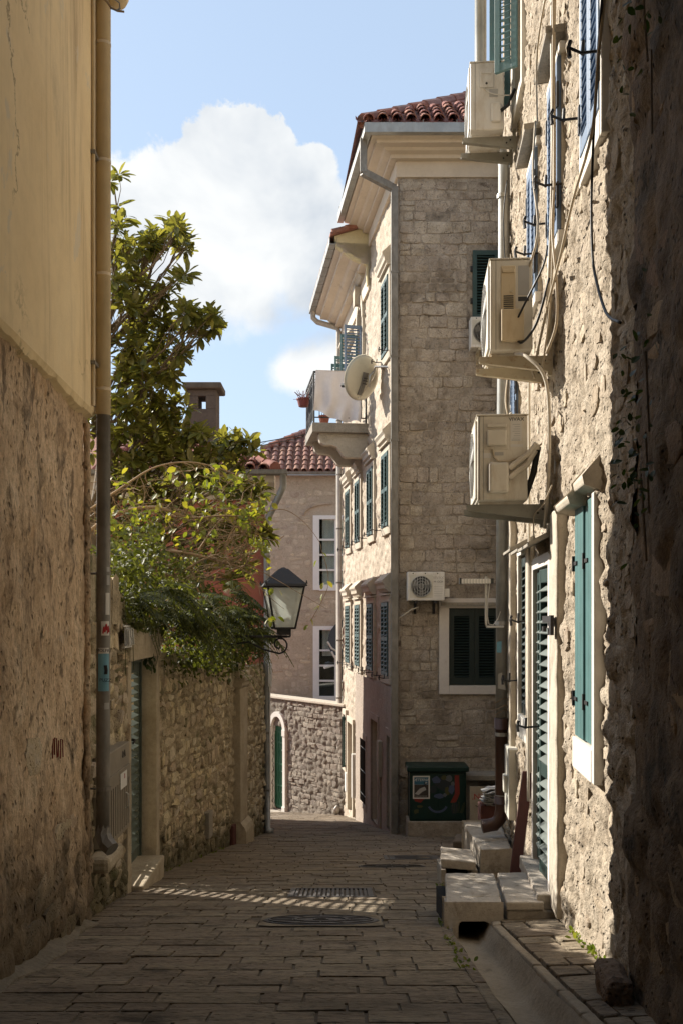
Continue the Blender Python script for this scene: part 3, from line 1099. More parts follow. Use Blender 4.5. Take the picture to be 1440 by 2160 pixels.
def leaf(parent, F, s0, s1, z0, z1, n, mat, th=.035, stile=.055, rail=.07, pitch=.045, tilt=R(38), single=True, mids=(), name='shutter', slatd=.045, solid=False, slatmat=None):
    """One louvred shutter leaf: stiles and rails, with its slats as pieces."""
    m = MB()
    m.box(F, s0, s0 + stile, n, n + th, z0, z1)
    m.box(F, s1 - stile, s1, n, n + th, z0, z1)
    zs = [z0] + list(mids) + [z1]
    m.box(F, s0 + stile, s1 - stile, n + .002, n + th - .002, z0, z0 + rail)
    m.box(F, s0 + stile, s1 - stile, n + .002, n + th - .002, z1 - rail, z1)
    for z in mids:
        m.box(F, s0 + stile, s1 - stile, n + .002, n + th - .002, z - rail / 2, z + rail / 2)
    if solid:
        m.box(F, s0 + stile, s1 - stile, n + .004, n + .010, z0 + rail, z1 - rail)
    o = m.build(name, mat, parent, bevel=.004 if single else 0)
    edges = [z0 + rail] + [e for z in mids for e in (z - rail / 2, z + rail / 2)] + [z1 - rail]
    w = s1 - s0 - 2 * stile - .002
    jb = MB()
    for lo, hi in zip(edges[0::2], edges[1::2]):
        k = max(1, int((hi - lo) / pitch))
        for i in range(k):
            z = lo + (i + .5) * (hi - lo) / k
            c = F.pt((s0 + s1) / 2, n + th / 2, z)
            if single:
                inst('slat', slat_mesh(F, w, slatd, .008, tilt, slatmat or mat, 0), o, c, Matrix.Rotation(SR.uniform(-.06, .06), 4, F.d.normalized()) @ Matrix.Rotation(SR.uniform(-.012, .012), 4, F.n))
            else:
                ct, st = math.cos(tilt), math.sin(tilt)
                pr = [(a * ct + b * st, -a * st + b * ct) for a, b in ((-slatd / 2, -.004), (slatd / 2, -.004), (slatd / 2, .004), (-slatd / 2, .004))]
                jb.prism(F, [(n + th / 2 + a, z + b) for a, b in pr], s0 + stile + .001, s1 - stile - .001)
    if jb.v:
        jb.build('slats', slatmat or mat, o)['kind'] = 'stuff'
    return o


def holdback(parent, F, s, z, n, mat=None, size=.13):
    """A wrought-iron shutter stay."""
    m = MB()
    m.tube([F.pt(s, n - .05, z), F.pt(s, n + size * .5, z - .01), F.pt(s - .02, n + size, z + .012)], .009, 6)
    m.tube([F.pt(s - .02, n + size * .92, z + .05), F.pt(s - .02, n + size, z + .01), F.pt(s - .02, n + size * .95, z - .045)], .013, 6)
    m.tube([F.pt(s + .02, n + size * .4, z + .07), F.pt(s, n + size * .45, z - .02)], .011, 6)
    return m.build('shutter_stay', mat or M['iron'], parent)


M['foot'] = stony('foot', [(.16, .135, .10), (.24, .205, .155)], 3.0, .6, 30, .9, fine=.5)
# ------------------------------------------------------------------ left house
lh = thing('plaster_house', 'tall house with smooth ochre plaster above rough peeling render, corner pipe at its right edge', 'house', (-1.9, 7.8, gz(7.8)))


def disp_left(A, Z):
    f1, f2, cid = worley(A / .38, Z / .24 + .3 * A)
    edge = np.clip((f2 - f1) * 3.0, 0, 1)
    show = np.clip((-.9 - Z) * 1.1 + fbm(A * 1.1, Z * 1.1, 3, 1) * 2.0, 0, 1)
    return .055 * fbm(A * .9, Z * .9, 4) + .060 * fbm(A * 7, Z * 5, 5, 2, .66) + show * (.028 * edge + .02 * cid - .02)


wall_grid('wall', FL, 3.2, 7.78, gz(7.8) - .9, 1.6, .030, M['render_left'], lh, disp=disp_left, n=-.06)
m = MB()
m.box(FL, -14, 3.2, -.5, -.06, gz(-9) - 5.0, 1.6)
m.build('wall', M['render_left'], lh)
m = MB()
m.box(FL, -14, 7.76, -.5, .002, 1.60, 11.5)
up = m.build('plaster_wall', M['ochre'], lh)
m = MB()
ss_ = np.arange(2.4, 7.77, .06)
rl = random.Random(5)
vs = []
for i, s_ in enumerate(ss_):
    e = .010 * math.sin(s_ * 5.1) + .008 * math.sin(s_ * 13.7) + rl.uniform(-.006, .006)
    vs += [FL.pt(s_, -.12, 1.599), FL.pt(s_, .002, 1.599), FL.pt(s_, -.014, 1.562 + e), FL.pt(s_, -.12, 1.525 + e)]
m.add(vs, [(4 * i + j, 4 * i + j + 1, 4 * i + j + 5, 4 * i + j + 4) for i in range(len(ss_) - 1) for j in range(3)])
m.build('ledge', M['ochre'], lh)
m = MB()
m.box(FL, -14, 7.76, -7, -.5, -5, 11.5)
m.build('house_block', M['ochre'], lh)
# a strip of plaster sealing the corner beside the pipe
m = MB()
m.tube([FL.pt(7.66 + .012 * math.sin(i * 2.3), -.05 + .004 * math.sin(i * 1.7), -2.1 + i * .12) for i in range(31)], [.030 + .004 * math.sin(i * 3.1) for i in range(31)], 8)
m.build('corner_fillet', M['render_left'], lh, smooth=True)
rnd = random.Random(21)
polys = [p for p in courses(3.6, 7.6, gz(7.0) - .5, -.75, .34, .22, rnd, .3, .2, .03, jit=.2) if rnd.random() < .40 - .22 * (p[0][1] + 1.6)]
lay_stones(lh, FL, polys, M['stone_left'], rnd, n0=-.04, n1=(.000, .012), shrink=.14, rough=.6, surf=lambda A, Z: disp_left(A, Z) - .06)
# a strip of kerb concrete at its foot
m = MB()
vs = []
ys_ = np.arange(3.2, 7.75, .13)
for i, y0 in enumerate(ys_):
    a0 = wall_x(FL, y0) - .06
    w = .10 + .035 * math.sin(y0 * 3.3) + .02 * math.sin(y0 * 11)
    h = .02 + .008 * math.sin(y0 * 7)
    vs += [(a0 - .06, y0, gz(y0) + h + .05), (a0 + w * .8, y0, gz(y0) + h), (a0 + w, y0, gz(y0) + h * .6), (a0 + w + .01, y0, gz(y0) - .03)]
m.add(vs, [(4 * i + j, 4 * i + j + 1, 4 * i + j + 5, 4 * i + j + 4) for i in range(len(ys_) - 1) for j in range(3)])
m.build('foot_strip', M['foot'], lh)
# red scrawl on the render
m = MB()
for (ax, ay), pts in (((6.55, -.92), [(0, 0), (0, .13), (.03, .12), (.04, .02), (.04, .13), (.08, .12), (.09, -.01)]), ((6.70, -.93), [(0, 0), (.01, .11)]), ((6.76, -.95), [(0, 0), (.01, .13), (.05, .12), (.06, .0)])):
    m.tube([FL.pt(ax + a * 1.3, -.035, ay + z) for a, z in pts], .0045, 5)
m.build('red_scrawl', M['red_paint'], lh)

# corner downpipe of the left house: cream above, grey below
dp = thing('drainpipe', 'fat corner drainpipe, cream above and sticker-covered grey below, beside ochre plaster wall', 'drainpipe', (-1.845, 7.72, -1.78))
cx, cy = -1.846, 7.735
m = MB()
m.tube([(cx, cy, 9.4), (cx, cy, 1.58)], .056, 16)
m.build('upper_pipe', M['pipe_cream'], dp, smooth=True)
m = MB()
m.tube([(cx, cy, 1.58), (cx, cy, .2), (cx - .003, cy, -1.2), (cx - .006, cy, -1.62)], .053, 16)
m.build('lower_pipe', M['zinc_old'], dp, smooth=True)
m = MB()
m.tube([(cx - .006, cy, -1.60), (cx - .002, cy - .01, -1.68), (cx + .035, cy - .04, -1.74), (cx + .085, cy - .07, -1.775)], [.054, .062, .066, .060], 8)
m.build('boot', M['zinc_old'], dp)
for z in (4.46, 3.55, 2.67, 1.78):
    m = MB()
    m.tube([(cx, cy, z - .012), (cx, cy, z + .012)], .0585, 16)
    m.build('joint', M['pipe_cream'], dp, smooth=True)
for z in (.35, -1.32):
    m = MB()
    m.tube([(cx, cy, z - .014), (cx, cy, z + .014)], .0575, 16)
    m.tube([(cx - .05, cy - .02, z), (cx - .12, cy + .01, z)], .008, 6)
    m.build('clamp', M['zinc_old'], dp)


def pipe_sticker(z0, z1, a0, a1, mat, name='sticker'):
    """A sticker bent round the pipe; angles in degrees from the camera's side."""
    m = MB()
    r = .0548
    A = [R(a0 + (a1 - a0) * i / 6) for i in range(7)]
    vs = [Vector((cx + r * math.sin(a), cy - r * math.cos(a), z)) for z in (z0, z1) for a in A]
    m.add(vs, [(i, i + 1, i + 8, i + 7) for i in range(6)])
    o = m.build(name, mat, dp)
    return o


pipe_sticker(-.56, -.27, -35, 62, M['sticker_blue'])
pipe_sticker(-.27, -.225, -30, 60, M['sticker_white'])
pipe_sticker(-.13, -.02, -5, 66, M['sticker_white'])
pipe_sticker(.03, .20, 30, 70, M['sticker_white'])
pipe_sticker(.26, .40, 40, 70, M['sticker_grey'])
pipe_sticker(-.70, -.65, 20, 60, M['sticker_grey'])
m = MB()
r = .0552
for k_, (za, zb) in enumerate(((-.115, -.06), (-.10, -.04), (-.115, -.055))):
    a = R(10 + 18 * k_)
    m.tube([Vector((cx + r * math.sin(a + t * .12), cy - r * math.cos(a + t * .12), za + (zb - za) * t)) for t in (0, .5, 1)] + [Vector((cx + r * math.sin(a + .25), cy - r * math.cos(a + .25), za + .01))], .006, 5)
m.build('red_print', M['ink_red'], dp)
text(dp, 'MOLFRI', (cx + .012, cy - .0562, -.247), (1, 0, 0), (.1, -1, 0), .034, M['ink'])
text(dp, 'PUZZ', (cx + .028, cy - .0565, -.475), (1, .25, 0), (.4, -1, 0), .036, M['ink'])
m = MB()
for k_ in range(3):
    a = R(20 + 9 * k_)
    m.tube([Vector((cx + r * math.sin(a), cy - r * math.cos(a), -.36)), Vector((cx + r * math.sin(a + .1), cy - r * math.cos(a + .1), -.40)), Vector((cx + r * math.sin(a + .05), cy - r * math.cos(a + .05), -.43))], .005, 5)
m.build('dark_print', M['ink'], dp)

cb = thing('wall_conduit', 'thin cream conduit running up the plaster just left of the fat corner pipe', 'conduit', tuple(FL.pt(7.60, .09, 1.6)))
m = MB()
m.tube([FL.pt(7.58, .018, 1.62)] + [FL.pt(7.58 + .004 * math.sin(i), .018, 1.8 + .3 * i) for i in range(26)], .014, 8)
m.build('conduit', M['pipe_cream'], cb, smooth=True)
for z in (3.55, 1.95):
    m = MB()
    m.box(FL, 7.55, 7.70, -.01, .037, z - .015, z + .01)
    m.build('clip', M['zinc_old'], cb)

fl = thing('flood_light', 'round cream lamp at the top of the left pipe with looped wires', 'lamp', (-1.75, 7.75, 4.78))
m = MB()
m.lathe((-1.735, 7.74, 4.82), (.2, -.3, -1), [(.02, -.10), (.075, -.08), (.085, 0), (.06, .05), (.01, .065)], 18)
m.build('lamp_body', M['pipe_cream'], fl, smooth=True)
m = MB()
m.tube([FL.pt(7.45, .0, 4.72), FL.pt(7.52, .06, 4.73), FL.pt(7.58, .12, 4.70)] + [Vector((-1.76 + .05 * i, 7.62, 4.675 - .03 * math.sin(i * .9))) for i in range(3)], .008, 6)
m.build('bracket_arm', M['twig'], fl)
m = MB()
for k_ in range(2):
    m.tube([Vector((-1.80 + .02 * k_, 7.62, 4.82)), Vector((-1.74, 7.61, 4.74)), Vector((-1.69, 7.60, 4.70)), Vector((-1.685 - .01 * k_, 7.60, 4.655)), Vector((-1.72, 7.60, 4.642)), Vector((-1.765, 7.61, 4.665))], .004, 5)
m.build('wire', M['blue'], fl)

# ------------------------------------------------------------------ garden wall on the left
gw = thing('garden_wall', 'old mossy rubble garden wall with a louvred door and a stone pilaster', 'wall', (-2.05, 11, gz(11)))
DOOR = (9.80, 11.10, gz(9.8) + .05, -.42)
GH = lambda s: -.08


def disp_gw(A, Z):
    f1, f2, cid = worley(A / .24, Z / .15)
    e = np.clip((f2 - f1) * 3, 0, 1)
    return .05 * e * (.5 + cid) + .05 * fbm(A * 2.2, Z * 2.2, 4) + .03 * fbm(A * 11, Z * 11, 3, 1) - .045


wall_grid('wall', FG1, 7.8, 11.7, gz(11.7) - .3, .02, .035, M['garden'], gw, holes=[(9.58, 11.32, gz(9.6) - .5, -.12)], disp=disp_gw)
wall_grid('wall', FG2, 11.7, 15.8, gz(15.8) - .3, -.40, .035, M['garden'], gw, disp=disp_gw)
wall_grid('wall', FG3, 15.8, 19.28, gz(19.3) - .3, -.85, .035, M['garden'], gw, disp=disp_gw)
m = MB()      # the wall's thickness: back faces and coping
m.box(FG1, 7.8, 9.58, -.45, -.09, gz(9.6) - .4, -.02)
m.box(FG1, 11.32, 11.7, -.45, -.09, gz(11.7) - .4, -.02)
m.box(FG2, 11.7, 15.8, -.45, -.09, gz(15.8) - .4, -.44)
m.box(FG3, 15.8, 19.28, -.45, -.09, gz(19.3) - .4, -.89)
m.build('wall_core', M['garden'], gw)
rnd = random.Random(31)
p1 = courses(7.85, 11.7, gz(11) - .1, -.02, .23, .135, rnd, .35, .25, .012, holes=[(9.56, 11.34, -9, 3)], jit=.16)
p2 = courses(11.7, 15.8, gz(15.6) - .1, -.42, .24, .14, rnd, .35, .25, .012, jit=.16)
p3 = courses(15.8, 19.2, gz(19) - .1, -.9, .26, .15, rnd, .35, .25, .012, holes=[(16.0, 17.15, -9, 3)], jit=.16)
p1 = [p for p in p1 if p[5][1] > gz(p[0][0]) - .05]
p2 = [p for p in p2 if p[5][1] > gz(p[0][0]) - .05]
p3 = [p for p in p3 if p[5][1] > gz(p[0][0]) - .05]
lay_stones(gw, FG1, [p for p in p1 if rnd.random() < .85], M['stone_garden'], rnd, -.05, (.006, .034), limit=60, shrink=.10, rough=.6, surf=disp_gw)
lay_stones(gw, FG2, [p for p in p2 if rnd.random() < .85], M['stone_garden'], rnd, -.05, (.006, .034), limit=235, shrink=.10, rough=.6, surf=disp_gw)
lay_stones(gw, FG3, [p for p in p3 if rnd.random() < .7], M['stone_garden'], rnd, -.05, (.006, .034), limit=5, shrink=.10, rough=.6, surf=disp_gw)
# higher rubble stump left of the door
m = MB()
for i in range(7):
    a = 7.9 + i * .24
    t = .52 - .05 * i + .06 * math.sin(i * 2)
    m.plate(FG1, [(a, -.02), (a + .245, -.02), (a + .23, t - .03), (a + .12, t), (a + .02, t - .05)], -.40, .0 + .02 * math.sin(i * 5))
m.build('broken_top', M['garden'], gw, bevel=.03)
# door stones
zt = DOOR[2]
m = MB(); m.box(FG1, 9.62, 9.80, -.32, .004, gz(9.7) - .15, -.42); worn(m.build('jamb', M['dressed'], gw, bevel=.012), .014, .12, 4)
m = MB(); m.box(FG1, 11.10, 11.30, -.32, .035, gz(11.2) - .15, -.42); worn(m.build('jamb', M['dressed'], gw, bevel=.012), .014, .12, 4)
m = MB(); m.box(FG1, 9.58, 11.34, -.34, .04, -.417, -.10); worn(m.build('lintel', M['dressed'], gw, bevel=.015), .014, .12, 4)
m = MB(); m.box(FG1, 9.803, 11.097, -.40, .12, gz(11.1) - .1, zt); worn(m.build('threshold', M['dressed'], gw, bevel=.015), .014, .12, 4)
# the louvred door: the sun behind it falls through its slats on to the street
door = MB()
door.box(FG1, 9.80, 9.86, -.215, -.13, zt, -.422)
door.box(FG1, 11.06, 11.10, -.215, -.13, zt, -.422)
door.box(FG1, 9.86, 11.06, -.215, -.13, -.48, -.422)
door.build('door_frame', M['olive_door'], gw)
leaf(gw, FG1, 9.865, 10.455, zt + .02, -.485, -.20, M['olive_door'], th=.05, stile=.07, rail=.10, pitch=.082, tilt=R(20), name='door', slatd=.085)
leaf(gw, FG1, 10.465, 11.055, zt + .02, -.485, -.20, M['olive_door'], th=.05, stile=.07, rail=.10, pitch=.082, tilt=R(20), name='door', slatd=.085)
m = MB(); m.tube([FG1.pt(10.50, -.15, -1.28), FG1.pt(10.50, -.09, -1.28), FG1.pt(10.44, -.09, -1.29), FG1.pt(10.40, -.095, -1.30)], .012, 6); m.build('door_handle', M['iron'], gw)
# pilaster at the far end of the wall
PS = (16.35, 16.95)
m = MB(); m.box(FG3, PS[0], PS[1], -.1, .10, gz(16.4) + .35, -1.15); worn(m.build('pilaster_shaft', M['dressed'], gw, bevel=.015), .014, .12, 4)
m = MB(); m.prism(FG3, [(-.1, -1.15), (.10, -1.15), (.13, -1.10), (.13, -1.06), (.17, -1.02), (.17, -.97), (-.1, -.97)], PS[0] - .05, PS[1] + .05); m.build('pilaster_cap', M['dressed'], gw, bevel=.006)
m = MB(); m.prism(FG3, [(-.1, gz(16.4) + .35), (.10, gz(16.4) + .35), (.16, gz(16.4) + .28), (.19, gz(16.4) + .2), (.19, gz(16.4) - .25), (-.1, gz(16.4) - .25)], PS[0] - .06, PS[1] + .06); worn(m.build('pilaster_base', M['dressed'], gw, bevel=.015), .014, .12, 4)
m = MB(); m.box(FG3, PS[0] + .05, PS[1] - .05, -.1, .07, -.965, -.70); m.build('pilaster_block', M['dressed'], gw, bevel=.02)
m = MB(); m.box(FG3, 16.02, 16.24, -.02, .05, gz(16.2) - .2, gz(16.2) + .34); m.build('red_patch', M['plank_red'], gw, bevel=.02)
m = MB(); m.box(FG2, 14.05, 14.3, -.02, .07, gz(14.2) + .25, gz(14.2) + .62); m.build('meter_lid', M['concrete'], gw, bevel=.01)

# electricity cabinet against the garden wall, behind the pipe
ec = thing('meter_cabinet', 'beige electricity cabinet with small red label squeezed behind the left drainpipe', 'cabinet', tuple(FG1.pt(8.7, .06, -1.85)))
m = MB(); m.box(FG1, 8.25, 9.20, -.02, .10, -1.92, -1.13); m.build('cabinet_body', M['meter_door'], ec, bevel=.008)
m = MB(); m.box(FG1, 8.27, 9.18, .100, .112, -1.88, -1.33); m.build('cabinet_door', M['meter_door'], ec, bevel=.004)
m = MB()
for i in range(9): m.box(FG1, 8.34 + .09 * i, 8.37 + .09 * i, .1125, .118, -1.86, -1.44)
m.build('door_ribs', M['meter_door'], ec)
m = MB(); m.box(FG1, 8.70, 8.98, .1185, .1205, -1.50, -1.36); m.build('label', M['sticker_white'], ec)
text(ec, '3I', FG1.pt(8.86, .123, -1.40), FG1.d, FG1.n, .06, M['ink_red'])
m = MB(); m.tube([FG1.pt(8.95, .115, -1.70), FG1.pt(8.95, .14, -1.68), FG1.pt(8.95, .14, -1.58), FG1.pt(8.95, .115, -1.56)], .006, 6); m.build('handle', M['steel'], ec)
m = MB(); m.box(FG1, 8.0, 8.62, -.02, .17, -2.06, -1.93); worn(m.build('plinth', M['dressed'], ec, bevel=.04), .03, .14, 4)
m = MB()
for pts in ([(0, .02), (.03, .06), (.06, .03), (.03, 0), (0, .02)], [(.09, 0), (.11, .06), (.14, 0)]): m.tube([FG1.pt(8.85 + a, .104, -1.24 + z) for a, z in pts], .003, 5)
m.build('scribble', M['ink'], ec)

# wire rack of papers hung by the door
wr = thing('paper_rack', 'small white wire rack of leaflets on the wall left of the door lintel', 'rack', tuple(FG1.pt(9.35, .03, -.35)))
for dz, s0 in ((0, 9.2), (1, 9.4)):
    pass
m = MB()
for a in (9.25, 9.35, 9.45): m.tube([FG1.pt(a, .03, -.06), FG1.pt(a - .02, .09, -.10), FG1.pt(a - .03, .10, -.24), FG1.pt(a - .03, .03, -.27)], .006, 6)
for z, nn in ((-.07, .05), (-.265, .06)): m.tube([FG1.pt(9.18, nn, z), FG1.pt(9.5, nn, z)], .008, 6)
m.build('wire_frame', M['sticker_white'], wr)
m = MB()
for i in range(3): m.box(FG1, 9.21 + .03 * i, 9.44 + .01 * i, .05 + .012 * i, .056 + .012 * i, -.25, -.09 - .012 * i)
m.build('leaflets', M['sticker_grey'], wr)
# ------------------------------------------------------------------ right house
rh = thing('rubble_house', 'sunlit rough rubble house on the right with blue and green shutters and air conditioners', 'house', tuple(FR.pt(8, 0, gz(8))))
RE = 12.2
W_B1 = (5.66, 6.30, 2.90, 4.9)     # blue shutters, nearest
W_B2 = (7.25, 7.84, 2.84, 4.12)    # blue shutters under the first slab hood
W_B3 = (8.62, 9.24, 2.84, 4.10)    # blue shutters under the second slab hood
W_G4 = (9.75, 10.55, 5.30, 6.9)    # grey-green open shutter high up
W_T = (5.86, 6.54, -.77, .74)      # teal plank shutters
W_D = (7.60, 8.72, -2.12, .52)     # louvred door
W_K = (9.22, 9.98, -.95, .62)      # black louvred window
W_B5 = (10.2, 10.75, 1.9, 2.7)     # small blue window far along
HOLES = [W_B1, W_B2, W_B3, W_G4, W_T, W_D, W_K, W_B5]


def disp_right(A, Z):
    f1, f2, cid = worley(A / .27, Z / .19 + .12 * A)
    e = np.clip((f2 - f1) * 2.4, 0, 1)
    g1, g2, c2 = worley(A / .09 + 40, Z / .075 + 11)
    e2 = np.clip((g2 - g1) * 2.0, 0, 1)
    mask = np.clip(.5 + 2.2 * fbm(A * 1.3, Z * 1.3, 3, 2), 0, 1)
    return mask * (.030 * e * (.35 + cid)) + .014 * e2 * c2 + .036 * fbm(A * 1.4, Z * 1.4, 4) + .075 * fbm(A * 6, Z * 4.4, 4, 1, .6) + .052 * fbm(A * 17, Z * 11, 3, 2, .6) - .035


wall_grid('wall', FR, 4.90, RE, gz(RE) - .4, 9.0, .024, M['rubble_lit'], rh, holes=HOLES, disp=disp_right)
rnd = random.Random(41)
pol = courses(4.95, RE - .05, gz(10) - .2, 7.2, .23, .15, rnd, .5, .25, .02, holes=[(h[0] - .04, h[1] + .04, h[2] - .04, h[3] + .04) for h in HOLES], jit=.22)
pol = [p for p in pol if rnd.random() < .52]
lay_stones(rh, FR, pol, M['stone_lit'], rnd, -.05, (-.003, .012), limit=299, shrink=.08, rough=.6, surf=disp_right)
m = MB()
m.box(FR, 4.90, RE, -6, -.30, gz(RE) - 1, 9.0)
m.box(FR, RE - .30, RE, -.30, -.02, gz(RE) - 1, 9.0)
m.box(FR, 4.90, 5.0, -.30, -.05, gz(RE) - 1, 9.0)
m.box(Fr((3.15, 12.25), (0, 1), (-1, 0)), 0, 6.8, -5, 0, gz(19) - 1, 8.6)  # unseen wing, added to close the yard and darken the gable
m.build('house_block', M['rubble_lit'], rh)
openings(rh, FR, HOLES, .30, M['limestone'])


def surround(parent, F, h, w, d, mat, sill=True, head=True, sw=None, near=True, far=True):
    sw = sw or w
    if near: m = MB(); m.box(F, h[0] - w, h[0] - .001, -.05, d, h[2] - (sw if sill else 0), h[3]); m.build('jamb', mat, parent, bevel=.008)
    if far: m = MB(); m.box(F, h[1] + .001, h[1] + w, -.05, d, h[2] - (sw if sill else 0), h[3]); m.build('jamb', mat, parent, bevel=.008)
    if head: m = MB(); m.box(F, h[0] - w, h[1] + w, -.05, d + .003, h[3] + .001, h[3] + w); m.build('lintel', mat, parent, bevel=.008)
    if sill: m = MB(); m.box(F, h[0], h[1], -.05, d + .004, h[2] - sw, h[2] - .001); m.build('sill', mat, parent, bevel=.008)


# blue windows: closed louvred leaves standing a little proud of the wall
for h, has in ((W_B1, 1), (W_B2, 1), (W_B3, 1), (W_B5, 0)):
    c = (h[0] + h[1]) / 2
    zt_ = h[3]
    surround(rh, FR, h, .06, .02, M['pale_stone'], sw=.16 if h is W_B1 else .09, near=h is W_B1, far=h is W_B1)
    tilt_ = .0
    leaf(rh, FR, h[0] + .01, c - .004, h[2] + .01, zt_ - .01, -.008, M['blue'], stile=.06, rail=.10, pitch=.058, slatd=.05, tilt=R(42), th=.036)
    leaf(rh, FR, c + .004, h[1] - .01, h[2] + .01, zt_ - .01, -.008, M['blue'], stile=.06, rail=.10, pitch=.058, slatd=.05, tilt=R(42), th=.036)
    for s_, z_ in ((h[0] - .02, h[2] + .32), (h[1] + .06, h[2] + .30)):
        holdback(rh, FR, s_, z_ if has else h[2] + .1, .05, size=.15)
    for z_ in (h[2] + .25, zt_ - .3):
        for s_ in (h[1] - .03, h[0] - .015):
            m = MB(); m.box(FR, s_, s_ + .045, .020, .036, z_ - .09, z_ + .09); m.build('hinge', M['iron'], rh)
# slab hoods over two of them
for h, a, b in ((W_B2, 7.20, 7.90), (W_B3, 8.58, 9.34)):
    m = MB()
    z_ = h[3] + .14
    m.prism(FR, [(-.04, z_), (.115, z_ - .015), (.115, z_ + .025), (-.04, z_ + .045)], a, b)
    m.build('hood', M['concrete'], rh, bevel=.006)
# high grey-green shutter, one leaf swung out
FO = Fr(tuple(FR.pt(9.78, .05, 0))[:2], (-.80, .60), (-.60, -.80))
leaf(rh, FO, 0, .24, 5.42, 6.9, 0, M['teal_grey'], stile=.06, rail=.09, pitch=.062, slatd=.055, tilt=R(40))
FO2 = Fr(tuple(FR.pt(10.52, .05, 0))[:2], (-.92, .39), (-.39, -.92))
leaf(rh, FO2, 0, .22, 5.42, 6.9, 0, M['teal_grey'], stile=.06, rail=.09, pitch=.062, slatd=.055, tilt=R(40))
surround(rh, FR, W_G4, .10, .03, M['pale_stone'])
# teal plank shutters with white stone frame and stone hood
c = (W_T[0] + W_T[1]) / 2
surround(rh, FR, W_T, .075, .03, M['pale_stone'], sw=.20, head=False, far=False)
m = MB(); m.prism(FR, [(-.04, .745), (.08, .785), (.09, .83), (-.04, .98)], 5.76, 6.16); m.build('hood', M['limestone'], rh, bevel=.01)
m = MB(); m.prism(FR, [(-.04, .70), (.10, .72), (.115, .76), (-.04, .90)], 6.16, 6.76); m.build('hood', M['limestone'], rh, bevel=.01)
for a, b, nn in ((W_T[0] + .02, c - .006, -.022), (c + .006, W_T[1] - .02, -.010)):
    m = MB()
    k = 3
    for i in range(k):
        x0 = a + (b - a) * i / k
        m.box(FR, x0 + .0015, a + (b - a) * (i + 1) / k - .0015, nn, nn + .030, W_T[2] + .01, W_T[3] - .01)
    sh = m.build('shutter', M['teal'], rh, bevel=.004)
    for z_ in (-.52, .36):
        m = MB()
        m.box(FR, b - .10, b + .03, nn + .031, nn + .038, z_ - .012, z_ + .012)
        m.tube([FR.pt(b + .015, nn + .036, z_ - .05), FR.pt(b + .015, nn + .036, z_ + .05)], .012, 8)
        m.build('hinge', M['iron'], sh)
# door: frame, two louvred leaves, the near one swung a little open; threshold, sloped hood
m = MB(); m.box(FR, 7.20, 7.56, -.06, .045, -2.18, .80); worn(m.build('plaster_strip', M['limestone'], rh, bevel=.02), .03, .16, 5)
m = MB(); m.box(FR, 7.563, 7.66, -.08, .045, -2.10, .50); m.box(FR, 8.66, 8.74, -.08, .04, -2.10, .50); m.box(FR, 7.66, 8.66, -.08, .04, .42, .52); m.build('door_frame', M['white_frame'], rh, bevel=.006)
FD = Fr(tuple(FR.pt(7.68, -.035, 0))[:2], (.0714 - .075, 1), (-1, -.004))
leaf(rh, FD, .0, .50, -2.07, .40, 0, M['door_leaf'], stile=.06, rail=.11, pitch=.085, slatd=.09, tilt=R(36), th=.042, mids=(-1.22,), name='door', slatmat=M['sage_shutter'])
FD2 = Fr(tuple(FR.pt(8.20, -.04, 0))[:2], (.0714, 1), (-1, .0714))
leaf(rh, FD2, .0, .46, -2.07, .40, 0, M['door_leaf'], stile=.06, rail=.11, pitch=.085, slatd=.09, tilt=R(36), th=.042, mids=(-1.22,), name='door', slatmat=M['sage_shutter'])
m = MB(); m.box(FR, 7.52, 8.78, -.06, .14, -2.20, -2.085); m.build('threshold', M['slab_stone'], rh, bevel=.01)
m = MB(); m.box(FR, 7.50, 7.70, -.05, .12, -2.36, -2.203); m.build('step_block', M['slab_stone'], rh, bevel=.012)
for a, b, zz in ((7.55, 8.35, .0), (8.35, 8.95, .015), (9.0, 9.7, .06)):
    m = MB(); m.prism(FR, [(-.03, .66 + zz), (.20, .555 + zz), (.20, .58 + zz), (-.03, .70 + zz)], a, b); m.build('hood', M['concrete'], rh, bevel=.004)
m = MB()
m.box(FR, 7.28, 7.66, .06, .085, -.03, .02); m.box(FR, 7.20, 7.30, .06, .085, -.12, .025)
m.box(FR, 7.60, 7.68, .06, .085, -.10, -.06)
m.build('door_latch', M['iron'], rh)
holdback(rh, FR, 8.5, -.92, .06)
# black louvred window beyond the door
surround(rh, FR, W_K, .06, .03, M['pale_stone'], sw=.22)
c = (W_K[0] + W_K[1]) / 2
for a, b in ((W_K[0] + .01, c - .003), (c + .003, W_K[1] - .01)):
    leaf(rh, FR, a, b, W_K[2] + .01, W_K[3] - .02, -.04, M['dark_shutter'], stile=.05, rail=.09, pitch=.07, slatd=.06, tilt=R(40))
holdback(rh, FR, 9.2, -.02, .05); holdback(rh, FR, 10.05, -.62, .05)
# buff rubbing strips and old plaster round the far windows
m = MB(); m.box(FR, 10.60, 10.72, -.03, .05, -1.9, 2.2); worn(m.build('plaster_strip', M['limestone'], rh, bevel=.02), .03, .16, 5)
m = MB(); m.box(FR, 9.02, 9.18, -.03, .045, -1.4, .72); m.build('plaster_strip', M['limestone'], rh, bevel=.02)

# the nearest house on the right, all in shade: big rubble with the shade also in its colour
nh = thing('shaded_house', 'dark house of big rough stones at the right edge, deep in shade with ivy', 'house', tuple(FR.pt(4.4, .03, gz(4.4))))


def disp_near(A, Z):
    f1, f2, cid = worley(A / .42, Z / .30)
    e = np.clip((f2 - f1) * 2.4, 0, 1)
    return .035 * e * (.3 + cid) + .05 * fbm(A * 1.4, Z * 1.4, 4) + .035 * fbm(A * 7, Z * 7, 4, 1) - .04


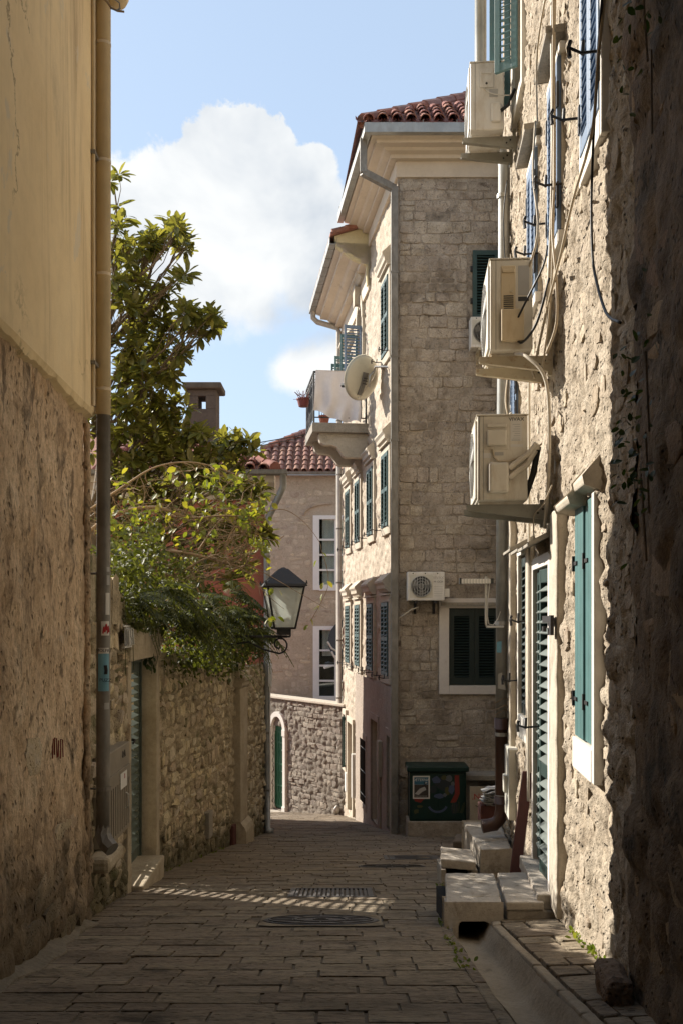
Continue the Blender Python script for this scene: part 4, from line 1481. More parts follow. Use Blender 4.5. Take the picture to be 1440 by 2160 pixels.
wall_grid('wall', FR, 2.6, 4.95, gz(5.2) - .4, 11.5, .04, M['rubble_shade'], nh, disp=disp_near, n=.02)
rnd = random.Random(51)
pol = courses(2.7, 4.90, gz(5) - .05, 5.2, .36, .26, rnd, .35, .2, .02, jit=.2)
lay_stones(nh, FR, [p for p in pol if rnd.random() < .78], M['stone_shade'], rnd, -.05, (.004, .020), limit=220, shrink=.06, rough=.6, surf=disp_near)
m = MB(); m.box(FR, -14, 4.90, -6, -.10, gz(5) - 1, 11.5); m.box(FR, -14, 2.6, -.10, .02, gz(5) - 1, 11.5); m.build('house_block', M['rubble_shade'], nh)
m = MB(); m.box(FR, 4.72, 5.10, .02, .16, gz(5) - .05, gz(5) + .22); worn(m.build('wheel_stone', M['stone_shade'], nh, bevel=.04), .05, .12, 4)

# the street goes on behind: a house across the bend
bh = thing('unseen_house', 'unseen house behind the viewer, with a floor added overhead to cut sky light', 'house', (0, -10, gz(-10)))
m = MB(); m.box(Fr((-9, -10), (1, 0), (0, 1)), 0, 20, -4, 0, gz(-10) - 2, 11.0); m.build('wall', M['rubble_shade'], bh)
m = MB(); m.box(Fr((-1.7, -.6), (1, 0), (0, 1)), 0, 2.95, -9.5, 0, 2.9, 11.0); m.build('sky_block_floor', M['rubble_shade'], bh)  # unseen mass overhead, added to cut sky light on the near walls

# ------------------------------------------------------------------ slabs, block, plank at the right
ds = thing('door_slab', 'large pale stone slab bridging the drain before the louvred door, arched culvert in its front', 'slab', (1.0, 7.9, gz(7.9)))
Y0, Y1, ZT = 7.50, 8.36, -2.135
m = MB()
F0 = Fr((0, Y0), (1, 0), (0, -1))
# front with a rounded culvert mouth
xa, xb = .782, 1.205
arch = [(.865, -2.46), (.865, -2.32), (.875, -2.285), (.90, -2.268), (1.08, -2.268), (1.115, -2.285), (1.13, -2.32), (1.135, -2.46)]
poly = [(xa, -2.46)] + arch + [(xb, -2.46), (xb, ZT - .012), (xa, ZT - .012)]
m.plate(F0, poly, -.16, 0)
m.build('culvert_front', M['slab_stone'], ds, bevel=.012)
m = MB()
m.add([(xa, Y0, ZT), (xb, Y0, ZT), (xb + .075, Y1, ZT), (xa + .085, Y1, ZT), (xa, Y0 + .002, ZT - .10), (xb, Y0 + .002, ZT - .10), (xb + .075, Y1, ZT - .10), (xa + .085, Y1, ZT - .10)],
      [(0, 1, 2, 3), (7, 6, 5, 4), (0, 4, 5, 1), (1, 5, 6, 2), (2, 6, 7, 3), (3, 7, 4, 0)])
worn(m.build('top_slab', M['slab_stone'], ds, bevel=.012), .016, .16, 4)
m = MB(); m.box(F0, .87, 1.13, -.80, -.70, -2.5, -2.24); m.build('culvert_back', M['void'], ds)
m = MB(); m.box(F0, .79, .86, -.84, -.165, -2.6, ZT - .102); m.box(F0, 1.14, 1.20, -.84, -.165, -2.6, ZT - .102); m.build('culvert_side', M['void'], ds)
d2 = thing('step_slab', 'second pale slab beside the wall, split from its neighbour by a dark joint', 'slab', (1.4, 7.9, gz(7.9)))
m = MB()
xa2, xb2 = 1.232, 1.52
m.add([(xa2, Y0 - .02, ZT + .006), (xb2, Y0 - .02, ZT + .006), (xb2 + .055, Y1, ZT + .006), (xa2 + .072, Y1, ZT + .006), (xa2, Y0 - .02, ZT - .06), (xb2, Y0 - .02, ZT - .06), (xb2 + .055, Y1, ZT - .06), (xa2 + .072, Y1, ZT - .06)],
      [(0, 1, 2, 3), (7, 6, 5, 4), (0, 4, 5, 1), (1, 5, 6, 2), (2, 6, 7, 3), (3, 7, 4, 0)])
worn(m.build('top_slab', M['slab_stone'], d2, bevel=.010), .014, .16, 4)
m = MB(); m.box(F0, xa2 + .012, xb2 + .02, -.8, -.005, -2.45, ZT - .062); worn(m.build('riser', M['slab_stone'], d2, bevel=.012), .018, .12, 4)
d3 = thing('small_slab', 'small pale stone slab over the drain beyond the door slab', 'slab', (1.2, 10.6, gz(10.6)))
m = MB()
m.add([(1.03, 10.38, -2.505), (1.395, 10.36, -2.535), (1.43, 10.93, -2.535), (1.085, 10.95, -2.50), (1.03, 10.38, -2.60), (1.395, 10.36, -2.63), (1.43, 10.93, -2.63), (1.085, 10.95, -2.62)],
      [(0, 1, 2, 3), (7, 6, 5, 4), (0, 4, 5, 1), (1, 5, 6, 2), (2, 6, 7, 3), (3, 7, 4, 0)])
worn(m.build('top_slab', M['slab_stone'], d3, bevel=.012), .022, .12, 4)
m = MB(); m.box(Fr((0, 10.4), (1, 0), (0, -1)), 1.36, 1.42, -.5, -.02, -2.95, -2.63); m.box(Fr((0, 10.4), (1, 0), (0, -1)), 1.04, 1.09, -.5, -.02, -2.95, -2.63); m.build('cheek', M['slab_stone'], d3)
m = MB(); m.box(Fr((0, 10.4), (1, 0), (0, -1)), 1.09, 1.36, -.45, -.40, -2.95, -2.61); m.build('culvert_back', M['void'], d3)
d4 = thing('stone_block', 'long rough stone block along the foot of the right wall under the brown pipe', 'block', (1.65, 11.3, gz(11.3)))
m = MB()
q = []
for i, y in enumerate(np.linspace(10.6, 12.1, 8)):
    xl, xr = 1.485 + .012 * math.sin(i * 2.2) - .01 * i * .3, wall_x(FR, y) - .02
    q += [Vector((xl, y, gz(y) - .1)), Vector((xl + .01, y, -2.48 + .012 * math.sin(i * 3))), Vector((xr, y, -2.465)), Vector((xr, y, gz(y) - .1))]
m.add(q, [(0, 1, 2, 3), (31, 30, 29, 28)] + [(4 * i + j, 4 * i + (j + 1) % 4, 4 * i + 4 + (j + 1) % 4, 4 * i + 4 + j) for i in range(7) for j in range(4)])
worn(m.build('block', M['slab_stone'], d4, bevel=.02), .03, .16, 3)
ed = thing('stone_edging', 'dark ragged line of stones stepping down beside the long block', 'edging', (1.5, 11.8, gz(11.8)))
rnd = random.Random(8)
for i in range(22):
    y = 10.9 + i * .17
    x = 1.43 + .02 * i + rnd.uniform(-.04, .04)
    z = gz(y) + rnd.uniform(.02, .16) + .006 * i
    m = MB()
    s_ = rnd.uniform(.07, .13)
    m.lathe((x, y, z - .12), (rnd.uniform(-.3, .3), rnd.uniform(-.2, .2), 1), [(s_ * .9, 0), (s_, .07), (s_ * .8, .13), (s_ * .3, .16)], 7)
    m.build('stone', M['dark_concrete'], ed, smooth=False)
m = MB(); m.box(Fr((0, 13.6), (1, .2), (-.2, -1)), 1.55, 2.6, -.5, 0, gz(13.6) - .2, gz(13.6) + .16); m.build('kerb_step', M['dark_concrete'], ed, bevel=.02)

pk = thing('plank', 'dull red plank leaning against the right wall next to the louvred door', 'plank', (1.60, 9.0, gz(9) + .14))
m = MB()
a, b = FR.pt(8.86, .20, gz(8.9) + .16), FR.pt(9.25, .03, -1.42)
m.add([a + Vector((-.03, 0, 0)), a + Vector((.07, 0, 0)), a + Vector((.07, .03, 0)), a + Vector((-.03, .03, 0)), b + Vector((-.03, 0, 0)), b + Vector((.07, 0, 0)), b + Vector((.07, .03, 0)), b + Vector((-.03, .03, 0))],
      [(0, 1, 2, 3), (7, 6, 5, 4), (0, 4, 5, 1), (1, 5, 6, 2), (2, 6, 7, 3), (3, 7, 4, 0)])
m.build('board', M['plank_red'], pk, bevel=.004)

# ------------------------------------------------------------------ drainpipe at the end of the right house
rp = thing('drainpipe', 'tall zinc drainpipe at the far end of the rubble house with a brown foot', 'drainpipe', tuple(FR.pt(11.2, .08, -2.35)))
pc = FR.pt(11.2, .085, 0)
m = MB(); m.tube([(pc.x - .235, pc.y, 9.0), (pc.x - .235, pc.y, 5.75), (pc.x - .20, pc.y, 5.6), (pc.x, pc.y, 5.25), (pc.x + .03, pc.y, 5.1), (pc.x + .03, pc.y, 4.2), (pc.x + .012, pc.y, 2.0), (pc.x, pc.y, -1.20)], .066, 16); m.build('upper_pipe', M['zinc'], rp, smooth=True)
m = MB(); m.tube([(pc.x, pc.y, -1.20), (pc.x, pc.y, -2.15), (pc.x - .02, pc.y, -2.25), (pc.x - .08, pc.y - .02, -2.31), (pc.x - .22, pc.y - .03, -2.33)], [.070, .070, .075, .078, .078], 16); m.build('brown_foot', M['pipe_brown'], rp, smooth=True)
m = MB(); m.tube([(pc.x, pc.y, -1.24), (pc.x, pc.y, -1.12)], .080, 16); m.tube([(pc.x, pc.y, -2.08), (pc.x, pc.y, -1.99)], .080, 16); m.build('collar', M['pipe_brown'], rp, smooth=True)
for z_ in (4.75, 3.9, 1.6, -.05, -1.30, -2.0):
    m = MB(); m.tube([(pc.x + (.02 if z_ > 2 else 0), pc.y, z_ - .02), (pc.x + (.02 if z_ > 2 else 0), pc.y, z_ + .02)], .073, 16)
    m.tube([(pc.x + .05, pc.y - .02, z_), (pc.x + .17, pc.y - .01, z_)], .008, 6)
    m.build('clamp', M['steel'], rp)
m = MB()
m.add([(pc.x - .05, pc.y - .072, -.62), (pc.x - .005, pc.y - .074, -.60), (pc.x + .04, pc.y - .068, -.80), (pc.x - .05, pc.y - .072, -.78)], [(0, 1, 2, 3)])
m.build('torn_sticker', M['sticker_grey'], rp)
m = MB(); m.add([(pc.x - .062, pc.y - .055, -.26), (pc.x - .01, pc.y - .073, -.25), (pc.x - .012, pc.y - .073, -.38), (pc.x - .062, pc.y - .055, -.38)], [(0, 1, 2, 3)]); m.build('sticker', M['sticker_blue'], rp)
# thin wires tied round it
m = MB()
for z_ in (-1.05, -1.0, -.92): m.tube([(pc.x + .071 * math.cos(a_), pc.y - .071 * math.sin(a_), z_ + .03 * math.sin(a_ * 1.5)) for a_ in [R(-10 + 20 * i) for i in range(11)]], .004, 5)
m.build('tie_wire', M['twig'], rp)

# white meter box on the wall
wm = thing('meter_box', 'narrow white meter box on the right wall beside the brown pipe foot', 'meter box', tuple(FR.pt(10.6, 0, -2.15)))
m = MB(); m.box(FR, 10.35, 10.80, -.02, .085, -2.10, -1.36); m.build('box_body', M['meter_white'], wm, bevel=.01)
m = MB(); m.box(FR, 10.45, 10.60, .0855, .125, -1.83, -1.65); m.build('lock_box', M['meter_white'], wm, bevel=.006)

# antenna on an arm from the pipe
an = thing('aerial', 'small white TV aerial on an L-shaped arm from the zinc pipe', 'aerial', (1.45, 11.1, -.10))
ya = 11.05
m = MB(); m.tube([(pc.x, ya, -.09), (1.605, ya, -.09), (1.600, ya, -.06), (1.600, ya, .47)], .015, 8); m.build('arm', M['steel'], an)
m = MB(); m.box(Fr((1.32, ya - .02), (1, 0), (0, -1)), 0, .33, -.025, .025, .39, .44); m.build('boom', M['sticker_white'], an)
m = MB()
for i in range(9): m.box(Fr((1.345, ya - .02), (1, 0), (0, -1)), .033 * i, .033 * i + .012, -.05, .027, .386, .444)
m.build('director_rods', M['steel'], an)
m = MB(); m.box(Fr((1.30, ya - .02), (1, 0), (0, -1)), 0, .02, -.04, .04, .385, .45); m.box(Fr((1.645, ya - .02), (1, 0), (0, -1)), 0, .03, -.04, .04, .39, .445); m.build('end_cap', M['ac_dark'], an)
m = MB(); m.tube([(1.64, ya, .40), (1.63, ya, .30), (1.618, ya, .2), (1.615, ya, .02), (1.63, ya, -.06), (1.68, ya, -.07), (1.73, ya, .0), (1.76, ya, .08)], .005, 6); m.build('lead', M['sticker_white'], an)

# ------------------------------------------------------------------ air conditioners on the right wall


def side_ac(label, s0, s1, gap, depth, z0, z1, body, brk, kind):
    """An outdoor unit seen end-on: s0 near end, s1 far end, standing gap from the wall."""
    t = thing('air_conditioner', label, 'air conditioner', tuple(FR.pt(s0, gap, z0)), 'air conditioners on the rubble house')
    n0, n1 = gap, gap + depth
    m = MB(); m.box(FR, s0, s1, n0, n1 - .012, z0, z1); m.build('casing', body, t, bevel=.012)
    m = MB(); m.box(FR, s0 + .03, s1 - .03, n1 - .0115, n1 + .004, z0 + .02, z1 - .03); fp = m.build('front_panel', body, t, bevel=.006)
    m = MB(); m.box(FR, s0 - .006, s1 + .006, n0 - .004, n1 - .004, z1 + .001, z1 + .014); m.build('lid', body, t, bevel=.006)
    m = MB()
    c, r = FR.pt((s0 + s1) / 2 + .08, n1 + .006, (z0 + z1) / 2), (z1 - z0) * .40
    for i in range(12):
        rr = r * (i + 1) / 12
        pts = [c + FR.d * rr * math.cos(a) + Vector((0, 0, rr * math.sin(a))) + FR.n * .012 * (1 - (i / 12) ** 3) for a in [2 * math.pi * k / 20 for k in range(21)]]
        m.tube(pts, .0035, 4, False)
    for k in range(10):
        a = math.pi * k / 5
        m.tube([c + FR.n * .012, c + FR.d * r * math.cos(a) + Vector((0, 0, r * math.sin(a)))], .003, 4)
    m.build('fan_grille', M['grille'], t)
    # end panel furniture, looking at us: x runs from the wall (0) to the street
    E = Fr(tuple(FR.pt(s0, 0, 0))[:2], (-1, .0714), (-.0714, -1))
    x = lambda u: n1 - .012 - u * (depth - .012)     # u: 0 at street side, 1 at wall side
    H = z1 - z0
    if kind == 'new':
        m = MB(); m.box(E, x(.62), x(.15), .0, .004, z0 + .60 * H, z0 + .93 * H); rp_ = m.build('recess_frame', body, t, bevel=.003)
        m = MB(); m.box(E, x(.58), x(.19), .0045, .030, z0 + .64 * H, z0 + .83 * H); m.build('handle_cover', body, t, bevel=.012)
        m = MB(); m.box(E, x(.58), x(.19), .0045, .022, z0 + .86 * H, z0 + .90 * H); m.build('handle', body, t, bevel=.006)
        m = MB(); m.box(E, x(.62), x(.22), .0, .055, z0 + .08 * H, z0 + .44 * H); m.build('valve_cover', body, t, bevel=.02)
        m = MB(); m.box(E, x(.88), x(.66), .0005, .0016, z0 + .70 * H, z0 + .95 * H); lb = m.build('rating_label', M['sticker_white'], t)
        text(t, 'VIVAX', E.pt(x(.775), .0025, z0 + .955 * H), (1, -.07, 0), E.n, .042, M['ink'])
        m = MB()
        for i in range(7): m.box(E, x(.85), x(.70 + .02 * (i % 3)), .0018, .0022, z0 + (.73 + .027 * i) * H, z0 + (.733 + .027 * i) * H + .002)
        m.box(E, x(.85), x(.68), .0018, .0022, z0 + .705 * H, z0 + .715 * H)
        m.build('label_print', M['sticker_grey'], t)
        m = MB(); m.box(E, x(.90), x(.66), .0005, .0016, z0 + .63 * H, z0 + .66 * H); m.build('serial_label', M['sticker_white'], t)
        m = MB(); m.box(E, x(.28), x(.11), .0005, .0016, z0 + .50 * H, z0 + .56 * H); m.build('small_label', M['sticker_white'], t)
        m = MB(); m.box(E, x(.52), x(.35), .0005, .0016, z0 + .53 * H, z0 + .57 * H); m.build('small_label', M['sticker_grey'], t)
        m = MB(); m.box(E, x(.055), x(.045), .0, .004, z0, z1); m.box(E, x(.125), x(.118), .0, .003, z0, z1); m.build('seam', M['grille'], t)
        m = MB()
        m.tube([E.pt(x(.30), .012, z0 + .60 * H), E.pt(x(.33), .02, z0 + .50 * H), E.pt(x(.42), .02, z0 + .455 * H), E.pt(x(.62), .02, z0 + .455 * H), E.pt(x(.86), .04, z0 + .50 * H), E.pt(x(1.2), .05, z0 + .62 * H), E.pt(.09, .05, z0 + .65 * H)], .007, 6)
        m.build('cable', M['cable_beige'], t, smooth=True)
        for dz in (0, -.075):
            m = MB()
            m.tube([E.pt(x(.63), .03, z0 + .37 * H + dz), E.pt(x(.78), .045, z0 + .44 * H + dz), E.pt(x(.97), .05, z0 + .52 * H + dz), E.pt(x(1.13), .055, z0 + .625 * H + dz * .5), E.pt(.15, .05, z0 + .645 * H + dz * .4), E.pt(.11, .045, z0 + .60 * H)], .022, 8)
            m.build('hose', M['hose_white'], t, smooth=True)
        m = MB(); m.tube([E.pt(.115, .04, z0 + .62 * H), E.pt(.15, .0, z0 + .3 * H), E.pt(.21, -.05, z0 + .02 * H)], .024, 8); m.build('drain_hose', M['cable_black'], t, smooth=True)
        m = MB(); m.box(E, -.06, -.02, -.06, .0, z0 - .1, z0 + .60 * H); m.build('wall_rail', brk, t)
    elif kind == 'yellow':
        m = MB(); m.box(E, x(.60), x(.26), .0, .006, z0 + .42 * H, z0 + .93 * H); m.build('recess_frame', M['ac_yellow'], t, bevel=.003)
        m = MB(); m.box(E, x(.57), x(.29), .0065, .018, z0 + .85 * H, z0 + .89 * H); m.build('handle', M['ac_yellow'], t, bevel=.004)
        m = MB()
        for i in range(7): m.box(E, x(.55), x(.32), .0062, .010, z0 + (.45 + .023 * i) * H, z0 + (.461 + .023 * i) * H)
        m.build('vent_slots', M['ac_dark'], t)
        m = MB(); m.tube([E.pt(x(.50), .005, z0 + .645 * H), E.pt(x(.50), .013, z0 + .645 * H)], .011, 8); m.build('knob', M['bracket_cream'], t)
        m = MB(); m.box(E, x(.78), x(.26), .0, .060, z0 + .08 * H, z0 + .43 * H); m.build('valve_cover', M['ac_yellow'], t, bevel=.006)
        m = MB(); m.box(E, x(.92), x(.66), .0005, .0016, z0 + .60 * H, z0 + .93 * H); m.build('rating_label', M['sticker_grey'], t)
        m = MB(); m.box(E, x(.91), x(.66), .0017, .0022, z0 + .535 * H, z0 + .585 * H); m.build('label_print', M['ac_dark'], t)
        m = MB(); m.box(E, x(.145), x(.135), .0, .002, z0, z1); m.build('seam', M['grille'], t)
    else:
        m = MB(); m.box(E, x(.68), x(.28), .0, .010, z0 + .62 * H, z0 + .90 * H); m.build('handle_plate', body, t, bevel=.004)
        m = MB(); m.box(E, x(.62), x(.32), .0105, .018, z0 + .82 * H, z0 + .86 * H); m.build('handle', body, t, bevel=.003)
        m = MB(); m.tube([E.pt(x(.48), .01, z0 + .68 * H), E.pt(x(.48), .014, z0 + .68 * H)], .012, 8); m.build('lock', M['ac_dark'], t)
        m = MB(); m.box(E, x(.90), x(.62), .0, .035, z0 + .10 * H, z0 + .38 * H); m.build('valve_cover', body, t, bevel=.01)
        m = MB(); m.box(E, x(.15), x(.14), .0, .003, z0, z1); m.build('seam', M['grille'], t)
        m = MB(); m.box(E, x(.82), x(.56), .0005, .0016, z0 + .48 * H, z0 + .60 * H); m.build('rating_label', M['sticker_grey'], t)
        m = MB(); m.tube([E.pt(x(.40), .012, z0 + .62 * H), E.pt(x(.5), .02, z0 + .55 * H), E.pt(x(.7), .02, z0 + .51 * H), E.pt(x(1.0), .03, z0 + .48 * H), E.pt(.02, .02, z0 + .48 * H)], .006, 6); m.build('cable', M['sticker_white'], t, smooth=True)
        m = MB(); m.tube([E.pt(x(.90), .02, z0 + .26 * H), E.pt(x(1.1), .04, z0 + .32 * H), E.pt(.06, .04, z0 + .46 * H), E.pt(.03, .03, z0 + .56 * H)], .018, 8); m.build('hose', M['cable_black'], t, smooth=True)
    # feet and two tapering brackets
    for sb in (s0 + .12, s1 - .16):
        m = MB()
        m.box(FR, sb, sb + .045, n0 + .03, n1 - .03, z0 - .022, z0 - .001)
        m.build('foot', body, t)
        m = MB()
        m.prism(FR, [(.0, z0 - .14), (.0, z0 - .024), (n1 + .06, z0 - .024), (n1 + .06, z0 - .062), (n1 + .0, z0 - .072)], sb - .005, sb + .05)
        m.box(FR, sb - .004, sb + .049, .001, .035, z0 - .17, z0 + .06 + (.5 if kind == 'yellow' and sb < s0 + .2 else 0))
        b_ = m.build('bracket', brk, t, bevel=.004)
        m = MB()
        for nn_, zz_ in ((.06, -.06), (.10, -.09)): m.tube([FR.pt(sb - .006, nn_, z0 + zz_), FR.pt(sb - .014, nn_, z0 + zz_)], .009, 6)
        m.build('bolt', M['iron'], b_)
    return t


side_ac('pale old air conditioner highest on the right wall, against the sky', 10.32, 10.95, .135, .36, 5.08, 5.78, M['ac_white'], M['bracket_zinc'], 'old')
side_ac('yellowed rust-streaked air conditioner at mid height of the right wall', 7.60, 8.25, .165, .335, 2.06, 2.75, M['ac_cream'], M['bracket_cream'], 'yellow')
side_ac('clean cream air conditioner with hoses and a white label, lowest on the right wall', 7.70, 8.35, .19, .40, .92, 1.575, M['ac_cream'], M['bracket_zinc'], 'new')

# cables down the right wall
cbl = thing('cable_bundle', 'bundle of beige and dark cables hanging down the sunlit wall between the blue shutters', 'cables', tuple(FR.pt(7.25, .06, 4.3)))
rnd = random.Random(2)


def hang(pts, r, mat, name='cable', sides=6):
    m = MB()
    fine = []
    P = [Vector(p) for p in pts]
    for i in range(len(P) - 1):
        p0, p1, p2, p3 = P[max(i - 1, 0)], P[i], P[i + 1], P[min(i + 2, len(P) - 1)]
        for k in range(5):
            t = k / 5
            fine.append(.5 * ((2 * p1) + (-p0 + p2) * t + (2 * p0 - 5 * p1 + 4 * p2 - p3) * t * t + (-p0 + 3 * p1 - 3 * p2 + p3) * t ** 3))
    fine.append(P[-1])
    m.tube(fine, r, sides)
    return m.build(name, mat, cbl, smooth=True)


w = lambda s, n, z: FR.pt(s, n, z)
hang([w(7.85, .10, 3.9), w(7.6, .13, 4.35), w(7.25, .09, 4.62), w(7.18, .07, 4.45), w(7.2, .07, 3.6), w(7.22, .06, 2.9), w(7.25, .08, 2.3), w(7.5, .1, 1.9)], .008, M['cable_beige'])
hang([w(7.35, .05, 4.6), w(7.3, .06, 4.2), w(7.28, .06, 3.4), w(7.30, .07, 2.8), w(7.32, .09, 2.3)], .014, M['hose_white'], 'conduit')
hang([w(7.22, .05, 4.5), w(7.20, .06, 4.0), w(7.18, .06, 3.2), w(7.15, .08, 2.8), w(7.02, .07, 2.4), w(7.08, .06, 2.1), w(7.3, .1, 1.95)], .010, M['cable_beige'])
hang([w(7.8, .12, 3.9), w(7.62, .16, 3.4), w(7.5, .14, 2.9), w(7.75, .24, 2.5), w(7.9, .2, 2.2), w(7.85, .12, 1.9)], .009, M['cable_beige'])
hang([w(7.58, .30, 2.25), w(7.5, .25, 2.35), w(7.35, .12, 2.6), w(7.33, .09, 2.75)], .008, M['cable_black'])
hang([w(7.58, .30, 2.16), w(7.55, .25, 2.10), w(7.38, .16, 2.2), w(7.3, .08, 2.5)], .010, M['cable_black'])
hang([w(5.0, .06, 3.6), w(5.35, .08, 3.05), w(5.55, .08, 2.72), w(6.2, .08, 2.62), w(6.8, .08, 2.45), w(7.3, .09, 2.3), w(8.0, .1, 2.05)], .009, M['cable_beige'])
hang([w(4.6, .12, 3.75), w(5.2, .09, 3.25), w(5.5, .07, 2.9), w(5.68, .06, 2.45), w(5.66, .06, 2.1), w(5.55, .06, 1.9), w(5.2, .07, 1.6), w(4.7, .1, 1.4)], .008, M['cable_black'])
hang([w(7.6, .30, 2.03), w(7.45, .22, 1.96), w(7.38, .09, 1.75), w(7.45, .06, 1.2), w(7.7, .06, .7)], .014, M['hose_white'])
hang([w(8.75, .06, 2.2), w(8.75, .06, 1.2), w(8.75, .06, .0), w(8.72, .07, -1.6)], .012, M['hose_white'], 'conduit')
hang([w(10.3, .1, 2.5), w(10.1, .14, 2.2), w(10.0, .1, 1.9), w(9.95, .1, 1.6)], .009, M['cable_beige'])
hang([w(7.3, .06, .98), w(7.5, .10, .86), w(7.8, .13, .80), w(8.05, .10, .62)], .006, M['cable_beige'])
hang([w(10.9, .05, 4.8), w(10.8, .1, 4.3), w(10.85, .06, 3.6), w(10.8, .05, 2.6)], .007, M['cable_black'])
# ------------------------------------------------------------------ roofs of barrel tiles
_tile = {}


def tile_mesh(w, l, mat, up=True):
    k = (w, l, mat.name, up)
    if k not in _tile:
        m = MB()
        vs, n = [], 6
        for y, sc in ((0, 1.0), (l, .80)):
            for rr in (1.0, .84):
                for i in range(n + 1):
                    a = math.pi * i / n
                    x, z = math.cos(a) * w / 2 * sc * rr, math.sin(a) * w / 2 * sc * rr * .95
                    vs.append((x, y, z if up else .1 - z))
        q = n + 1
        fs = []
        for i in range(n):
            fs += [(i, i + 1, 2 * q + i + 1, 2 * q + i), (q + i, 3 * q + i, 3 * q + i + 1, q + i + 1), (i, q + i, q + i + 1, i + 1), (2 * q + i, 2 * q + i + 1, 3 * q + i + 1, 3 * q + i)]
        m.add(vs, fs)
        me = m.mesh('tile', Vector((0, 0, 0)), smooth=False)
        me.materials.append(mat)
        _tile[k] = me
    return _tile[k]


def tiled(parent, x0, x1, y0, z0, slope, pitch, expo, rows, mat, base_mat, rnd, cut=None, limit=300, w=None):
    """Columns of barrel tiles climbing away from an eave along x; cut(x) gives the row count."""
    a = math.atan(slope)
    rot0 = Matrix.Rotation(a, 4, 'X')
    w = w or pitch * .82
    k = 0
    x = x0 + pitch / 2
    while x < x1:
        nr = rows if cut is None else min(rows, cut(x))
        for r in range(int(nr)):
            d = r * expo - .02
            p = Vector((x + rnd.uniform(-.008, .008), y0 + d * math.cos(a) + rnd.uniform(-.008, .008), z0 + d * math.sin(a) + .035 + rnd.uniform(-.006, .008)))
            rot = rot0 @ Matrix.Rotation(rnd.uniform(-.05, .05), 4, 'Z') @ Matrix.Rotation(-.06, 4, 'X')
            if k < limit:
                inst('tile', tile_mesh(w, expo * 1.22, mat), parent, p, rot)
            k += 1
        x += pitch
    # trough tiles between, shown by their ends along the eave
    m = MB()
    x = x0
    while x <= x1 + .01:
        nr = rows if cut is None else min(rows, cut(min(max(x, x0), x1)))
        d = max(nr, .5) * expo
        pr = [(-.11, .03), (-.07, -.01), (0, -.022), (.07, -.01), (.11, .03)]
        q = [Vector((x + u * pitch / .25, y0 - .04, z0 + v - .03 * slope)) for u, v in pr] + [Vector((x + u * pitch / .25, y0 + d * math.cos(a), z0 + v + d * math.sin(a))) for u, v in pr]
        m.add(q, [(i, i + 1, i + 6, i + 5) for i in range(4)])
        x += pitch
    m.build('trough_tiles', mat, parent)['kind'] = 'stuff'


# ------------------------------------------------------------------ red house on the left beyond the tree
red = thing('red_house', 'low red painted house with pale cornice and mossy tiled roof behind the tree', 'house', (-1.5, 19.3, gz(19.3)))
m = MB()
q = [Vector((x, y, z)) for z in (gz(19.3) - 3, 2.75) for x, y in ((-8, 19.3), (-1.48, 19.3), (-2.4, 25.4), (-8, 25.4))]
m.add(q, [(0, 3, 2, 1), (4, 5, 6, 7), (0, 1, 5, 4), (1, 2, 6, 5), (2, 3, 7, 6), (3, 0, 4, 7)])
o = m.build('wall', M['red_wall'], red)
# its street side runs away to the left
m = MB(); m.prism(FRED, [(-.1, 2.30), (.06, 2.30), (.10, 2.40), (.10, 2.48), (.20, 2.56), (.30, 2.60), (.34, 2.76), (-.1, 2.76)], 0, 6.72); m.build('cornice', M['cornice'], red)
m = MB()
m.prism(FRED, [(.36, 2.79), (.38, 2.73), (.44, 2.71), (.50, 2.74), (.51, 2.82), (.49, 2.82), (.47, 2.76), (.40, 2.76)], 0, 6.98)
m.build('gutter', M['zinc_old'], red)
rnd = random.Random(61)
m = MB()
q = [Vector((-8, 18.85, 2.80)), Vector((-1.25, 18.85, 2.80)), Vector((-3.4, 22.6, 4.24)), Vector((-8, 22.6, 4.24)), Vector((-2.1, 25.7, 2.8)), Vector((-3.7, 23.4, 4.24)), Vector((-8, 25.7, 2.8))]
m.add(q, [(0, 1, 2, 3), (1, 4, 5, 2), (3, 2, 5), (3, 5, 4, 6)])
m.build('roof', M['tile_dark'], red)
tiled(red, -4.6, -1.25, 18.85, 2.82, .385, .25, .36, 11, M['tile_dark'], None, rnd, cut=lambda x: 1 + max(0, (-1.25 - x)) / 2.15 * 10)
m = MB()
for i in range(12):
    t = i / 12
    p = Vector((-1.25, 18.85, 2.86)).lerp(Vector((-3.4, 22.6, 4.30)), t)
    q2 = Vector((-1.25, 18.85, 2.86)).lerp(Vector((-3.4, 22.6, 4.30)), t + .1)
    m.tube([p, q2], [.12, .10], 8)
m.build('ridge_tiles', M['tile_dark'], red)
chm = MB()
FCH = Fr((-3.25, 21.1), (1, 0), (0, -1))
chm.box(FCH, 0, .60, -.6, 0, 2.9, 4.45)
for a, b in ((0, .22), (.38, .60)):
    chm.box(FCH, a, b, -.6, 0, 4.45, 4.72)
chm.box(FCH, 0, .60, -.6, 0, 4.72, 4.86)
cho = chm.build('chimney', M['chimney'], red, bevel=.01)
m = MB(); m.box(FCH, -.10, .72, -.7, .1, 4.863, 5.0); m.build('chimney_cap', M['dark_concrete'], cho, bevel=.03)
rdp = thing('drainpipe', 'grey drainpipe on the corner of the red house, bent out to its gutter', 'drainpipe', (-1.45, 19.25, gz(19.2)))
m = MB(); m.tube([(-1.10, 18.86, 2.74), (-1.10, 18.88, 2.50), (-1.14, 18.92, 2.42), (-1.40, 19.17, 1.95), (-1.43, 19.2, 1.85), (-1.43, 19.2, -.5), (-1.43, 19.2, gz(19.2) + .12), (-1.40, 19.15, gz(19.2) + .06), (-1.33, 19.10, gz(19.2) + .05)], .065, 12); m.build('pipe', M['zinc'], rdp, smooth=True)
